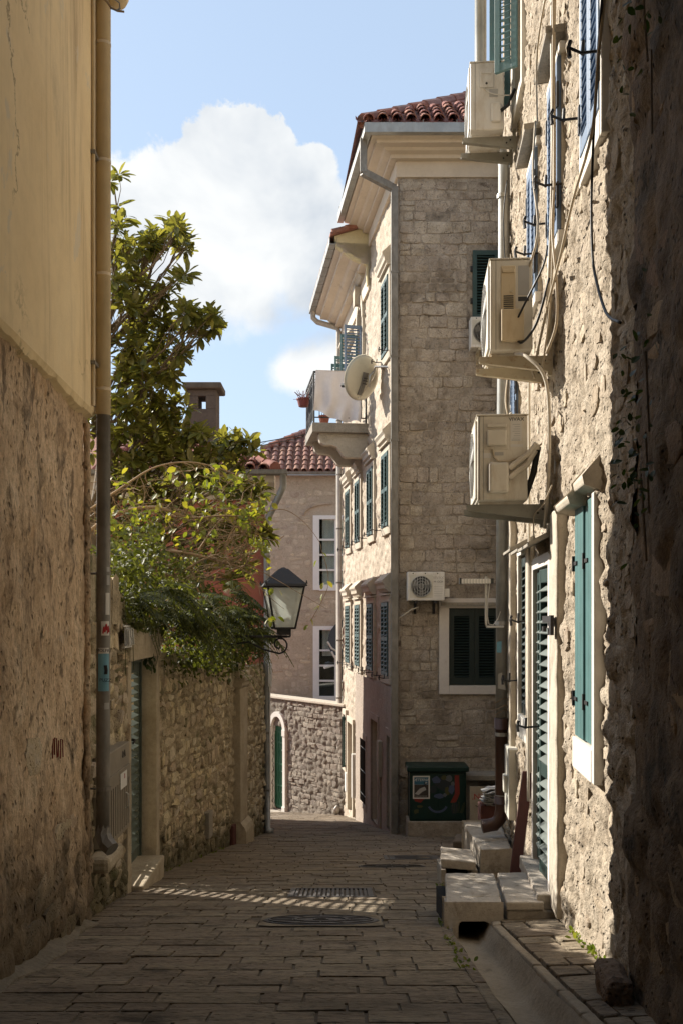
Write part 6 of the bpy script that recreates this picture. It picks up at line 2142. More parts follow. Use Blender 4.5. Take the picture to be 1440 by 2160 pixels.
for z, r_ in ((zt_, .025), (5.42, .014), (zl, .014)):
    m.tube([rail(B0 + .03, .02, z), rail(B0 + .03, BN - .04, z), rail(B1 - .03, BN - .04, z), rail(B1 - .03, .02, z)], r_, 6)
for s_, n_ in ((B0 + .03, BN - .04), (B1 - .03, BN - .04), (B0 + .03, .04), (B0 + 1.0, BN - .04)):
    m.tube([rail(s_, n_, 4.5), rail(s_, n_, zt_)], .022, 6)
for i in range(17):
    s_ = B0 + .03 + (B1 - B0 - .06) * i / 17
    m.tube([rail(s_, BN - .04, zl), rail(s_, BN - .04, 5.42)], .010, 5)
    if i % 2 == 0:
        for zc, rr in ((5.54, .08), (4.78, .10), (5.2, .07)):
            m.tube([rail(s_ + .09 + rr * .8 * math.cos(a_), BN - .04, zc + rr * math.sin(a_)) for a_ in [2 * math.pi * k_ / 9 for k_ in range(10)]], .009, 4)
for i in range(11):
    n_ = .04 + (BN - .1) * i / 11
    m.tube([rail(B0 + .03, n_, zl), rail(B0 + .03, n_, 5.42)], .010, 5)
    if i % 2 == 0:
        m.tube([rail(B0 + .03, n_ + .08 + .06 * math.cos(a_), 5.54 + .07 * math.sin(a_)) for a_ in [2 * math.pi * k_ / 9 for k_ in range(10)]], .009, 4)
m.build('railing', M['iron'], bs)

cl = thing('bed_sheet', 'white bed sheet hung to dry over the near end of the balcony railing', 'sheet', tuple(FB.pt(.7, .06, 4.6)))
nu, nv = 56, 30
n0s, n1s = .18, 1.20
V_, F_ = [], []
for j in range(nv + 1):
    v = j / nv
    for i in range(nu + 1):
        u = i / nu
        x = n1s + (n0s - n1s) * u + .06 * v * (1 - u)
        bot = 4.76 - .27 * min(1, u * 1.25) ** .75 + .03 * math.sin(u * 9) + .02 * math.sin(u * 17)
        z = zt_ + .03 + (bot - zt_ - .03) * v
        fold = .055 * math.sin(u * 19 + 2.8 * v) * v + .05 * math.sin(u * 9 - 3.2 * v * (1 - u) * 2) * v + .02 * math.sin(30 * (u * .6 + v * .35)) * v
        V_.append(FB.pt(x, .03 + .05 * v + fold, z))
for j in range(nv):
    for i in range(nu):
        a_ = j * (nu + 1) + i
        F_.append((a_, a_ + 1, a_ + nu + 2, a_ + nu + 1))
# turned over the rail
for side in (0,):
    b0 = len(V_)
    for i in range(nu + 1): V_.append(FB.pt(n1s + (n0s - n1s) * i / nu, -.06, zt_ + .02))
    for i in range(nu + 1): V_.append(FB.pt(n1s + (n0s - n1s) * i / nu, -.08, zt_ - .45))
    for i in range(nu):
        F_.append((i, i + 1, b0 + i + 1, b0 + i)); F_.append((b0 + i, b0 + i + 1, b0 + nu + 2 + i, b0 + nu + 1 + i))
m = MB(); m.add(V_, F_); m.build('cloth', M['linen'], cl, smooth=True)


def pot(name, label, c, r, h, mat, plant=None, seed=0, spread=.22, cat='flower pot'):
    t = thing(name, label, cat, c)
    m = MB(); m.lathe(c, (0, 0, 1), [(r * .62, 0), (r * .72, .01), (r * .95, h * .82), (r * 1.06, h * .84), (r * 1.06, h), (r * .92, h), (r * .88, h * .9), (.01, h * .88)], 16); m.build('pot_body', mat, t, smooth=False)
    if plant:
        rn = random.Random(seed)
        m = MB()
        for i in range(26):
            d = Vector((rn.uniform(-1, .8), rn.uniform(-1, 1), rn.uniform(.2, 1.0))).normalized()
            p = Vector(c) + Vector((rn.uniform(-r, r) * .6, rn.uniform(-r, r) * .6, h * .9))
            pts = [p, p + d * spread * .5, p + d * spread + Vector((0, 0, -spread * .25 * rn.random()))]
            m.tube(pts, .006, 4)
        m.build('stems', plant, t)
    return t


pc_ = FS.pt(B1 - .7, BN + .10, 5.10)
pot('planter', 'dull red planter with dry stems hooked on the outer balcony rail', tuple(pc_), .16, .20, M['plastic_pot'], M['plastic_pot'], 3, .26)
pot('flower_pot', 'small terracotta pot standing on the balcony floor under the sheet', tuple(FS.pt(B0 + .25, BN - .30, 4.50)), .13, .20, M['terracotta'], M['vine_leaf'], 5, .10)

# ------------------------------------------------------------------ pale satellite dish on the street face
sd = thing('satellite_dish', 'big cream satellite dish seen from behind beside the balcony sheet', 'dish', tuple(FS.pt(1.2, .1, 5.1)))
dc = at(768, 798, 20.9)
ax = Vector((-.62, .66, .30)).normalized()
m = MB(); m.lathe(dc, ax, [(.475, .105), (.40, .065), (.28, .028), (.14, .004), (.01, 0), (.01, -.008), (.14, -.004), (.28, .018), (.40, .054), (.478, .095)], 36)
m.build('reflector', M['dish'], sd, smooth=True)
up_ = Vector((0, 0, 1)); sidev = ax.cross(up_).normalized(); upd = sidev.cross(ax)
wallp = FS.pt(1.15, .0, 5.12)
back = dc - ax * .10 - upd * .05
m = MB(); m.tube([wallp, wallp + FS.n * .25, back + Vector((.15, 0, .22)), back + Vector((.06, 0, .12)), back + Vector((.04, 0, -.12))], .022, 8); m.build('mast', M['steel'], sd, smooth=True)
m = MB()
def slat_box(c0, c1, w_, t_):
    d = (c1 - c0).normalized(); u = d.cross(ax).normalized()
    q = [c + u * a_ * w_ + ax * b_ * t_ for c in (c0, c1) for a_, b_ in ((-1, -1), (1, -1), (1, 1), (-1, 1))]
    m.add(q, [(0, 1, 2, 3), (7, 6, 5, 4), (0, 4, 5, 1), (1, 5, 6, 2), (2, 6, 7, 3), (3, 7, 4, 0)])
slat_box(dc - ax * .03 + upd * .12 - sidev * .02, dc + ax * .02 - upd * .36 - sidev * .02, .055, .03)
m.build('back_plate', M['zinc_old'], sd)
m = MB()
for k_ in (-.06, 0, .05): m.tube([back + upd * k_ + sidev * .0, back + upd * k_ - sidev * .14 - ax * .03], .010, 5)
m.build('bolts', M['iron'], sd)
lnb = dc + ax * .52 - upd * .22
m = MB(); m.tube([dc + ax * .05 - upd * .42, lnb], .018, 6); m.build('feed_arm', M['steel'], sd)
m = MB(); m.tube([lnb - ax * .10 + upd * .04, lnb + ax * .02], .045, 10); m.build('receiver', M['sticker_white'], sd)
m = MB(); m.tube([lnb + ax * .02, lnb + ax * .10 - upd * .02], .05, 10); m.build('receiver_back', M['ac_dark'], sd)
m = MB(); m.tube([wallp + FS.n * .2 + Vector((0, 0, -.02)), wallp + FS.n * .3 + Vector((0, 0, -.25)), dc - ax * .08 - upd * .25, dc - upd * .40], .008, 5); m.build('lead', M['cable_beige'], sd)

# ------------------------------------------------------------------ air conditioners facing us on the gable


def front_ac(label, s0, s1, z0, z1, rust, lettered):
    n0, n1 = .08, .38
    t = thing('air_conditioner', label, 'air conditioner', tuple(FC.pt(s0, n0, z0)), 'air conditioners on the corner house')
    body = M['ac_white']
    m = MB(); m.box(FC, s0, s1, n0, n1, z0, z1); m.build('casing', body, t, bevel=.012)
    W, H = s1 - s0, z1 - z0
    cx_, cz_ = s0 + W * .37, z0 + H * .50
    r = H * .36
    m = MB(); m.plate(FC, [(cx_ + r * math.cos(2 * math.pi * i / 28), cz_ + r * math.sin(2 * math.pi * i / 28)) for i in range(28)], n1 + .001, n1 + .004); m.build('fan_opening', M['ac_dark'], t)
    m = MB()
    for k_ in range(3):
        a = R(30 + 120 * k_)
        m.plate(FC, [(cx_ + .04 * math.cos(a), cz_ + .04 * math.sin(a)), (cx_ + r * .9 * math.cos(a - .32), cz_ + r * .9 * math.sin(a - .32)), (cx_ + r * .93 * math.cos(a + .1), cz_ + r * .93 * math.sin(a + .1)), (cx_ + r * .8 * math.cos(a + .5), cz_ + r * .8 * math.sin(a + .5))], n1 + .0045, n1 + .008)
    m.plate(FC, [(cx_ + .045 * math.cos(k_), cz_ + .045 * math.sin(k_)) for k_ in [2 * math.pi * i / 12 for i in range(12)]], n1 + .0082, n1 + .011)
    m.build('fan_blades', M['grille'], t)
    m = MB()
    for i in range(8):
        x = cx_ - r + 2 * r * (i + .5) / 8
        hh = math.sqrt(max(r * r - (x - cx_) ** 2, 0))
        m.tube([FC.pt(x, n1 + .018, cz_ - hh), FC.pt(x, n1 + .018, cz_ + hh)], .0045, 5)
    for i in range(1, 5): m.tube([FC.pt(cx_ + r * i / 4 * math.cos(a), n1 + .016, cz_ + r * i / 4 * math.sin(a)) for a in [2 * math.pi * k_ / 28 for k_ in range(29)]], .004 if i < 4 else .010, 5, False)
    m.build('fan_guard', M['steel'] if lettered else M['grille'], t)
    m = MB(); m.box(FC, cx_ - r * 1.12, cx_ + r * 1.12, n1 + .0005, n1 + .0022, cz_ - r * 1.12, cz_ + r * 1.12); m.build('fan_frame', M['meter_white'], t)
    m = MB()
    for i in range(5): m.box(FC, s0 + W * .71, s0 + W * .94, n1 + .0005, n1 + .003, z0 + H * (.16 + .08 * i), z0 + H * (.17 + .08 * i))
    m.build('panel_ribs', M['sticker_grey'], t)
    if lettered:
        text(t, 'VIVAX', FC.pt(s0 + W * .83, n1 + .003, z0 + H * .79), (1, 0, 0), FC.n, .075, M['sticker_grey'])
        m = MB(); m.box(FC, s0 + W * .71, s0 + W * .96, n1 + .0005, n1 + .002, z0 + H * .54, z0 + H * .74); m.build('energy_label', M['sticker_white'], t)
        text(t, 'M-12CH', FC.pt(s0 + W * .83, n1 + .003, z0 + H * .655), (1, 0, 0), FC.n, .05, M['ink'])
        m = MB(); m.box(FC, s1 + .001, s1 + .10, n0 + .02, n1 - .06, z0 + H * .12, z0 + H * .42); m.build('valve_cover', body, t, bevel=.01)
        m = MB(); m.tube([FC.pt(s0 + .22, .25, z0 - .12), FC.pt(s0 + .08, .2, z0 - .17), FC.pt(s0 - .06, .16, z0 - .27), FC.pt(s0 - .14, .1, z0 - .33)], .012, 6); m.build('drain_hose', M['hose_white'], t)
    m = MB()
    for s_ in (s0 + .14, s1 - .2):
        m.box(FC, s_, s_ + .05, 0, n1 + .02, z0 - .05, z0 - .002); m.box(FC, s_, s_ + .05, 0, .04, z0 - .25, z0 - .051)
        m.tube([FC.pt(s_ + .025, .03, z0 - .22), FC.pt(s_ + .025, n1 - .05, z0 - .05)], .014, 5)
    m.build('bracket', M['bracket_cream'] if rust else M['iron'], t)
    m = MB()
    for i in range(3): m.plate(FC, [(s0 + W * (.15 + .33 * i) + .012 * math.cos(2 * math.pi * k_ / 8), z1 - .03 + .012 * math.sin(2 * math.pi * k_ / 8)) for k_ in range(8)], n1, n1 + .003)
    m.build('screws', M['iron'], t)


front_ac('white air conditioner with round fan and lettering beside the square drainpipe', .16, .86, .34, .88, False, True)
front_ac('rust-edged air conditioner half hidden under the green upper shutter', 1.35, 2.05, 5.10, 5.68, True, False)

# ------------------------------------------------------------------ utility cabinet and junk below the gable
FU = Fr((1.22, 18.2), (1, 0), (0, -1))
uc = thing('utility_cabinet', 'dark green utility cabinet covered in peeling paint and scraps at the house corner', 'cabinet', (1.75, 18.3, gz(18.2)))
m = MB(); m.box(FU, 0.02, 1.05, -.55, 0, -3.70, -2.80); m.build('cabinet_body', M['cabinet'], uc, bevel=.012)
m = MB(); m.box(FU, -.03, 1.10, -.6, .05, -2.798, -2.70); m.build('cabinet_lid', M['cabinet'], uc, bevel=.02)
m = MB(); m.box(FU, .06, .53, .0, .014, -3.66, -2.84); m.box(FU, .54, 1.01, .0, .014, -3.66, -2.84); m.build('cabinet_door', M['cabinet'], uc, bevel=.005)
m = MB(); m.box(FU, -.02, 1.0, -.55, .03, gz(18.2) - .2, -3.702); m.build('plinth', M['mortar_grey'], uc, bevel=.02)
rnd = random.Random(17)
M['scrap_blue'] = plain('scrap_blue', (.06, .08, .15), .7)
M['scrap_dark'] = plain('scrap_dark', (.022, .03, .035), .7)
M['scrap_grey'] = plain('scrap_grey', (.10, .11, .12), .7)
M['scrap_olive'] = plain('scrap_olive', (.07, .07, .025), .7)


def scrap(pts, mat, lift):
    m = MB(); m.plate(FU, pts, .0145, .0148 + lift); m.build('paint_scrap', mat, uc)


def blob(cx_, cz_, rx, rz_, k=9):
    return [(cx_ + rx * rnd.uniform(.7, 1.15) * math.cos(2 * math.pi * i / k), cz_ + rz_ * rnd.uniform(.7, 1.15) * math.sin(2 * math.pi * i / k)) for i in range(k)]


scrap([(.84, -2.86), (.92, -2.86), (.93, -3.20), (.86, -3.36), (.76, -3.36), (.84, -3.20)], M['red_paint'], .0006)
scrap([(.08, -3.27), (.30, -3.28), (.22, -3.36), (.12, -3.34)], M['red_paint'], .0006)
for cx_, cz_, rx, rz_, mt in ((.62, -3.0, .16, .14, 'scrap_dark'), (.50, -2.95, .08, .07, 'scrap_blue'), (.74, -2.92, .08, .06, 'scrap_grey'), (.78, -3.12, .06, .09, 'scrap_blue'), (.70, -3.15, .05, .08, 'scrap_olive'),
                              (.55, -3.24, .12, .05, 'scrap_blue'), (.64, -2.90, .05, .05, 'scrap_olive'), (.45, -3.12, .07, .08, 'scrap_dark'), (.66, -3.22, .04, .04, 'scrap_grey'), (.14, -3.52, .05, .05, 'scrap_olive'), (.20, -3.43, .06, .03, 'scrap_olive'),
                              (.84, -3.46, .08, .12, 'scrap_dark'), (.80, -3.02, .04, .05, 'scrap_grey')):
    scrap(blob(cx_, cz_, rx, rz_), M[mt], rnd.uniform(.0002, .0018))
arc = [(R(200 + 14 * i)) for i in range(11)]
scrap([(.53 + .19 * math.cos(a), -3.38 + .17 * math.sin(a)) for a in arc] + [(.53 + .15 * math.cos(a), -3.38 + .13 * math.sin(a)) for a in arc[::-1]], M['scrap_blue'], .003)
m = MB()
for i in range(9): m.tube([FU.pt(.82 + .02 * i, .017, -3.55), FU.pt(.80 + .03 * i + rnd.uniform(-.03, .03), .019, -3.38 + rnd.uniform(-.05, .05))], .004, 4)
m.build('painted_grass', M['scrap_olive'], uc)

po = thing('poster', 'small white-edged poster lettered in white on blue, stuck on the green cabinet', 'poster', tuple(FU.pt(.22, .02, -3.05)))
m = MB(); m.box(FU, .075, .385, .0185, .0215, -3.29, -2.87); m.build('paper', M['sticker_white'], po)
m = MB(); m.box(FU, .10, .36, .0216, .0222, -3.03, -2.895); m.build('blue_field', plain('poster_blue', (.035, .13, .20), .6), po)
m = MB(); m.box(FU, .10, .36, .0216, .0222, -3.265, -3.032); m.build('dark_field', plain('poster_dark', (.05, .042, .036), .6), po)
text(po, 'ÆTERNA', FU.pt(.232, .0232, -2.945), (1, 0, 0), FU.n, .068, M['sticker_white'], shear=.25)
text(po, 'IX', FU.pt(.32, .0232, -3.0), (1, 0, 0), FU.n, .05, M['sticker_white'])
m = MB(); m.plate(FU, [(.11, -3.20), (.20, -3.10), (.29, -3.07), (.33, -3.12), (.25, -3.16), (.18, -3.22)], .0223, .0226); m.build('picture', M['sticker_grey'], po)
m = MB(); m.tube([FU.pt(.28, .024, -2.97), FU.pt(.31, .024, -3.08), FU.pt(.345, .024, -3.18)], .006, 4); m.tube([FU.pt(.20, .024, -3.1), FU.pt(.34, .024, -3.0)], .005, 4); m.build('black_streak', M['ink'], po)
m = MB()
for i in range(8): m.box(FU, .12 + .028 * i, .14 + .028 * i, .0223, .0227, -3.245, -3.235)
m.build('small_print', M['sticker_grey'], po)

sb = thing('stone_bench', 'stone shelf on blocks against the gable beside the green cabinet', 'bench', (2.8, 18.7, gz(18.6)))
FBn = Fr((2.25, 18.9), (1, 0), (0, -1))
m = MB(); m.box(FBn, .0, 1.2, -.2, .35, -3.02, -2.92); m.build('shelf', M['concrete'], sb, bevel=.012)
m = MB(); m.box(FBn, .05, .30, -.2, .25, gz(18.9) - .2, -3.022); m.build('support', M['concrete'], sb, bevel=.01)
bd = thing('board', 'pale board with a scrawled word leaning under the stone shelf', 'board', (2.55, 18.3, gz(18.3) + .1))
FBd = Fr((2.30, 17.9), (1, 0), (0, -1))
m = MB(); m.box(FBd, .0, .42, -.03, 0, -3.62, -3.02); m.build('panel', M['board'], bd)
text(bd, '.Nik', FBd.pt(.16, .003, -3.20), (1, .1, 0), FBd.n, .15, M['ink_red'])
m = MB(); m.tube([FBd.pt(.1, .004, -3.36), FBd.pt(.2, .004, -3.40), FBd.pt(.3, .004, -3.37)], .006, 4); m.lathe(FBd.pt(.26, .002, -3.08), (0, -1, 0), [(.03, 0), (.03, .003)], 10); m.build('scrawl', M['ink'], bd)
npb = thing('paper_stack', 'heap of crumpled newspapers on a red crate under the brown pipe', 'papers', (1.95, 12.6, -2.75))
m = MB(); m.box(Fr((1.80, 12.9), (1, 0), (0, -1)), 0, .42, -.3, 0, -2.66, -2.42); cr = m.build('crate', M['plank_red'], npb, bevel=.01)
m = MB()
for i in range(9):
    x0 = 1.80 + rnd.uniform(0, .08)
    z0 = -2.415 + i * .022
    q = []
    for yy in (12.88 + rnd.uniform(-.03, .03), 13.12):
        q += [Vector((x0 + .05 * k_, yy, z0 + .010 * math.sin(k_ * 1.9 + i * 1.3) + .012 * k_ * math.sin(i))) for k_ in range(9)]
    m.add(q + [p_ + Vector((0, 0, -.014)) for p_ in q], [(k_, k_ + 1, k_ + 10, k_ + 9) for k_ in range(8)] + [(k_, k_ + 1, k_ + 19, k_ + 18) for k_ in range(8)])
m.build('newspapers', M['paper'], npb)

# ------------------------------------------------------------------ covers and grates in the street


def flat_disc(name, label, cat, cx_, cy_, rx, ry):
    t = thing(name, label, cat, (cx_, cy_, gz(cy_)))
    P_ = lambda a, k, n: Vector((cx_ + rx * k * math.cos(a), cy_ + ry * k * math.sin(a), gz(cy_ + ry * k * math.sin(a)) + n))
    N_ = 40
    m = MB()
    A = [2 * math.pi * i / N_ for i in range(N_)]
    vs = [P_(a, 1, -.03) for a in A] + [P_(a, 1, .009) for a in A] + [P_(a, .96, .012) for a in A]
    m.add(vs + [P_(0, 0, .012)], [(i, (i + 1) % N_, N_ + (i + 1) % N_, N_ + i) for i in range(N_)] + [(N_ + i, N_ + (i + 1) % N_, 2 * N_ + (i + 1) % N_, 2 * N_ + i) for i in range(N_)] + [(2 * N_ + i, 2 * N_ + (i + 1) % N_, 3 * N_) for i in range(N_)])
    m.build('cover_plate', M['cast_iron'], t)
    m = MB()
    for k0, k1 in ((.88, .92), (.42, .48), (.10, .14)):
        vs = [P_(a, k, n) for k, n in ((k0, .0125), (k0, .019), (k1, .019), (k1, .0125)) for a in A]
        m.add(vs, [(j * N_ + i, j * N_ + (i + 1) % N_, (j + 1) * N_ + (i + 1) % N_, (j + 1) * N_ + i) for j in range(3) for i in range(N_)])
    for i in range(12):
        a = 2 * math.pi * i / 12
        vs = [P_(a + d / k, k, n) for k, d in ((.5, .02), (.86, .02)) for d, n in ((-.015, .0125), (-.015, .018), (.015, .018), (.015, .0125))]
        m.add(vs, [(0, 1, 5, 4), (1, 2, 6, 5), (2, 3, 7, 6)])
    m.build('raised_pattern', M['cast_iron'], t)
    if ry > .2:
        m = MB()
        W_, H_ = rx + .025, ry + .03
        sq_ = []
        for a in A:
            k = 1 / max(abs(math.cos(a)) / W_, abs(math.sin(a)) / H_)
            sq_.append(Vector((cx_ + k * math.cos(a), cy_ + k * math.sin(a), gz(cy_ + k * math.sin(a)) + .005)))
        vs = [P_(a, 1.012, .005) for a in A] + sq_
        m.add(vs, [(i, (i + 1) % N_, N_ + (i + 1) % N_, N_ + i) for i in range(N_)])
        m.build('collar', M['paving'], t)
    return t


flat_disc('manhole_cover', 'round cast iron manhole cover in the middle of the street', 'manhole cover', -.16, 7.83, .45, .255)


def grate(label, x0, x1, y0, y1, bars=16, solid=False):
    t = thing('drain_grate', label, 'drain grate', ((x0 + x1) / 2, y0, gz(y0)))
    m = MB()
    P_ = lambda x, y, n: Vector((x, y, gz(y) + n))
    def bar(xa, xb, ya, yb, n0=-.03, n1=.012):
        q = [P_(x, y, n) for n in (n0, n1) for x, y in ((xa, ya), (xb, ya), (xb, yb), (xa, yb))]
        m.add(q, [(0, 3, 2, 1), (4, 5, 6, 7), (0, 1, 5, 4), (1, 2, 6, 5), (2, 3, 7, 6), (3, 0, 4, 7)])
    bar(x0, x1, y0, y0 + .05); bar(x0, x1, y1 - .05, y1); bar(x0, x0 + .05, y0 + .05, y1 - .05); bar(x1 - .05, x1, y0 + .05, y1 - .05)
    m.build('grate_frame', M['cast_iron'], t)
    m = MB(); q = [P_(x, y, -.024) for x, y in ((x0 + .05, y0 + .05), (x1 - .05, y0 + .05), (x1 - .05, y1 - .05), (x0 + .05, y1 - .05))]; m.add(q, [(0, 1, 2, 3)]); m.build('pit', M['void'], t)
    w_ = (x1 - x0 - .1) / bars
    for i in range(bars):
        m = MB()
        bar(x0 + .05 + w_ * (i + .22), x0 + .05 + w_ * (i + .78 if not solid else .98), y0 + .052, y1 - .052, -.03, .010)
        m.build('bar', M['cast_iron'], t)


grate('long cast iron drain grate across the middle of the street', -.50, .30, 9.28, 10.0)
grate('dark drain cover near the green cabinet at the street end', .58, 1.45, 13.3, 13.95, 8, True)
flat_disc('manhole_cover', 'worn round cover in the paving before the green cabinet', 'manhole cover', .62, 12.35, .42, .16)

# ------------------------------------------------------------------ street lamp
lp = thing('street_lamp', 'black iron lantern with frosted glass on a scrolled wall bracket', 'street lamp', (-.78, 13, -.42))
LY = 13.0
c0 = at(598, 1300, LY)
lx, lz = c0.x, 0
u_ = LY / 2100.0
zt1, zb1 = (1305 - 1238) * u_, (1305 - 1325) * u_
ang = R(12)
hw_t, hw_b = .235, .135
Fl = Fr((lx, LY), (math.cos(ang), math.sin(ang)), (math.sin(ang), -math.cos(ang)))
corners = lambda hw, z: [Fl.pt(a * hw, b * hw, z) for a, b in ((-1, 1), (1, 1), (1, -1), (-1, -1))]
T, B = corners(hw_t, zt1), corners(hw_b, zb1)
for i in range(4):
    m = MB(); m.add([T[i], T[(i + 1) % 4], B[(i + 1) % 4], B[i]], [(0, 1, 2, 3)]); m.build('pane', M['lamp_glass'], lp)
m = MB()
for i in range(4):
    m.tube([T[i], B[i]], .014, 6); m.tube([T[i], T[(i + 1) % 4]], .017, 6); m.tube([B[i], B[(i + 1) % 4]], .014, 6)
m.build('lantern_frame', M['iron'], lp)
m = MB()
e0, e1, e2 = corners(.275, zt1 + .005), corners(.262, zt1 + .035), corners(.055, zt1 + .235)
m.add(e0 + e1 + e2, [(0, 3, 2, 1)] + [(r * 4 + i, r * 4 + (i + 1) % 4, r * 4 + 4 + (i + 1) % 4, r * 4 + 4 + i) for r in (0, 1) for i in range(4)] + [(8, 9, 10, 11)])
m.build('lantern_roof', M['iron'], lp)
m = MB()
for p in e1: m.tube([p, p + Vector((0, 0, .045))], [.016, .006], 6)
m.tube([Fl.pt(0, 0, zt1 + .23), Fl.pt(0, 0, zt1 + .255)], [.06, .02], 8)
m.build('finial', M['iron'], lp)
m = MB()
m.box(Fl, -.075, .075, -.075, .075, zb1 - .09, zb1 - .004)
m.tube([Fl.pt(-.35, 0, zb1 - .11), Fl.pt(.09, 0, zb1 - .11)], .014, 6)
m.tube([Fl.pt(.09, 0, zb1 - .11), Fl.pt(.09, 0, zb1 - .01)], .012, 6)
m.build('lantern_base', M['iron'], lp)
m = MB()
wl = wall_x(FG2, 13.2)
m.tube([(wl, 13.2, zb1 - .11), (lx - .2, LY, zb1 - .11), (lx + .05, LY, zb1 - .11)], .017, 8)
pts = [Vector((wl, 13.2, zb1 - .42)), Vector((wl + .5, 13.1, zb1 - .22)), Vector((lx - .45, LY, zb1 - .18)), Vector((lx - .25, LY, zb1 - .28)), Vector((lx - .06, LY, zb1 - .33))]
for i in range(16):
    a = -math.pi / 2 + i * .42
    rr = .115 - .0045 * i
    pts.append(Vector((lx - .05 + rr * math.cos(a), LY, zb1 - .215 + rr * math.sin(a))))
m.tube(pts, .012, 7)
m.build('bracket', M['iron'], lp, smooth=True)
m = MB(); m.tube([Fl.pt(0, 0, zb1), Fl.pt(0, 0, zb1 + .12)], .03, 8); m.lathe(Fl.pt(0, 0, zb1 + .12), (0, 0, 1), [(.02, 0), (.05, .05), (.055, .09), (.03, .14), (.005, .15)], 12); m.build('bulb', M['sticker_white'], lp, smooth=True)
# ------------------------------------------------------------------ plants


def blade(l, w, fold=.25, bend=.15):
    """An elliptical leaf along +x, folded on its midrib."""
    xs = [(0, 0), (.28, .82), (.62, 1.0), (.88, .55), (1, 0)]
    V, F = [], []
    mid = [(x * l, 0, -bend * l * x * x) for x, _ in xs]
    V += mid
    n = len(xs)
    for sgn in (1, -1):
        b = len(V)
        for x, k in xs[1:-1]:
            V.append((x * l, sgn * w * k / 2, -bend * l * x * x + fold * w * k / 2))
        F.append((0, 1, b) if sgn > 0 else (0, b, 1))
        for i in range(n - 3):
            q = (1 + i, 2 + i, b + i + 1, b + i)
            F.append(q if sgn > 0 else q[::-1])
        q = (n - 2, n - 1, b + n - 3)
        F.append(q if sgn > 0 else q[::-1])
    return [Vector(v) for v in V], F


def basis(d, roll):
    d = d.normalized()
    up = Vector((0, 0, 1)) if abs(d.z) < .95 else Vector((0, 1, 0))
    y = up.cross(d).normalized()
    z = d.cross(y)
    M3 = Matrix((d, y * math.cos(roll) + z * math.sin(roll), z * math.cos(roll) - y * math.sin(roll))).transposed()
    return M3


def put_leaf(m, V, F, p, d, roll, sc):
    M3 = basis(d, roll)
    m.add([p + M3 @ (v * sc) for v in V], F)


def limb(m, a, b, r0, r1, rn, wob=.08, k=6, sag=0.0, sides=6):
    a, b = Vector(a), Vector(b)
    L_ = (b - a).length
    pts, rs = [], []
    o1, o2 = rn.uniform(0, 6), rn.uniform(0, 6)
    for i in range(k + 1):
        t = i / k
        e = math.sin(math.pi * t)
        pts.append(a.lerp(b, t) + Vector((math.sin(o1 + t * 5) * wob, math.cos(o2 + t * 4) * wob, math.sin(o2 + t * 6) * wob - sag * 4 * t * (1 - t))) * L_ * e)
        rs.append(r0 + (r1 - r0) * t)
    m.tube(pts, rs, sides)
    return pts


# magnolia behind the garden wall
mg = thing('magnolia_tree', 'big-leaved glossy magnolia tree rising behind the mossy garden wall', 'tree', (-4.0, 15.2, gz(15)))
rn = random.Random(101)
MY = 15.0
tops = []


def tip(px, py, dy=0.0):
    return at(px, py, MY + dy)


trunk = MB()
base = Vector((-4.1, 15.2, gz(15.2)))
cr0 = Vector((-3.75, 15.1, 1.0))
limb(trunk, base, cr0, .20, .15, rn, .02, 8, sides=10)
limb(trunk, cr0, (-3.6, 15.0, 4.6), .14, .05, rn, .03, 8, sides=8)
trunk.build('trunk', M['bark'], mg, smooth=True)
# (pixel target, spread px, number of rosettes): follows the boughs of the tree
boughs = [((262, 515), 30, 9), ((318, 510), 34, 13), ((352, 490), 24, 9), ((392, 520), 18, 6), ((290, 545), 30, 10), ((250, 470), 16, 5), ((372, 478), 12, 4),
          ((385, 580), 16, 3), ((365, 590), 10, 2), ((285, 600), 24, 9), ((330, 625), 28, 11), ((260, 640), 26, 9), ((300, 660), 30, 12), ((245, 590), 14, 4),
          ((400, 660), 28, 10), ((440, 672), 22, 8), ((455, 690), 10, 3), ((350, 690), 30, 12), ((420, 700), 16, 5), ((270, 720), 34, 14), ((330, 740), 34, 14), ((380, 745), 18, 6),
          ((255, 790), 30, 12), ((310, 800), 36, 16), ((360, 790), 24, 8), ((270, 860), 34, 15), ((330, 860), 36, 16), ((375, 850), 18, 6), ((260, 920), 32, 14), ((320, 920), 36, 16), ((380, 900), 30, 10), ((420, 915), 22, 7), ((400, 935), 30, 10),
          ((470, 930), 24, 9), ((515, 930), 20, 8), ((540, 945), 12, 3), ((350, 965), 34, 14), ((430, 960), 30, 12), ((280, 980), 34, 14), ((490, 965), 24, 8), ((410, 990), 34, 11),
          ((500, 1025), 24, 10), ((540, 1035), 18, 7), ((450, 1020), 26, 9), ((300, 1040), 36, 14), ((360, 1040), 36, 12), ((250, 1040), 28, 10), ((520, 1120), 22, 7), ((560, 1125), 12, 4), ((430, 1100), 34, 10), ((480, 1090), 26, 8), ((340, 1110), 36, 12), ((260, 1120), 30, 10),
          ((450, 1140), 36, 11), ((400, 1185), 40, 11), ((520, 1185), 20, 6), ((330, 1180), 40, 11), ((480, 1220), 30, 8), ((160, 520), 50, 10), ((150, 650), 60, 14), ((160, 780), 60, 14), ((150, 900), 60, 14), ((240, 385), 14, 3)]
V1, F1 = blade(1, .40, .22, .16)
leafm = bpy.data.meshes.new('leaf')
leafm.from_pydata(V1, [], F1)
leafm.materials.append(M['magnolia'])
br = MB()
crown = MB()
tipsn = 0
hub = {0: Vector((-3.6, 15.0, 4.3)), 1: Vector((-3.7, 15.0, 3.0)), 2: Vector((-3.75, 15.05, 1.6)), 3: Vector((-3.8, 15.1, .6))}
rosettes = []
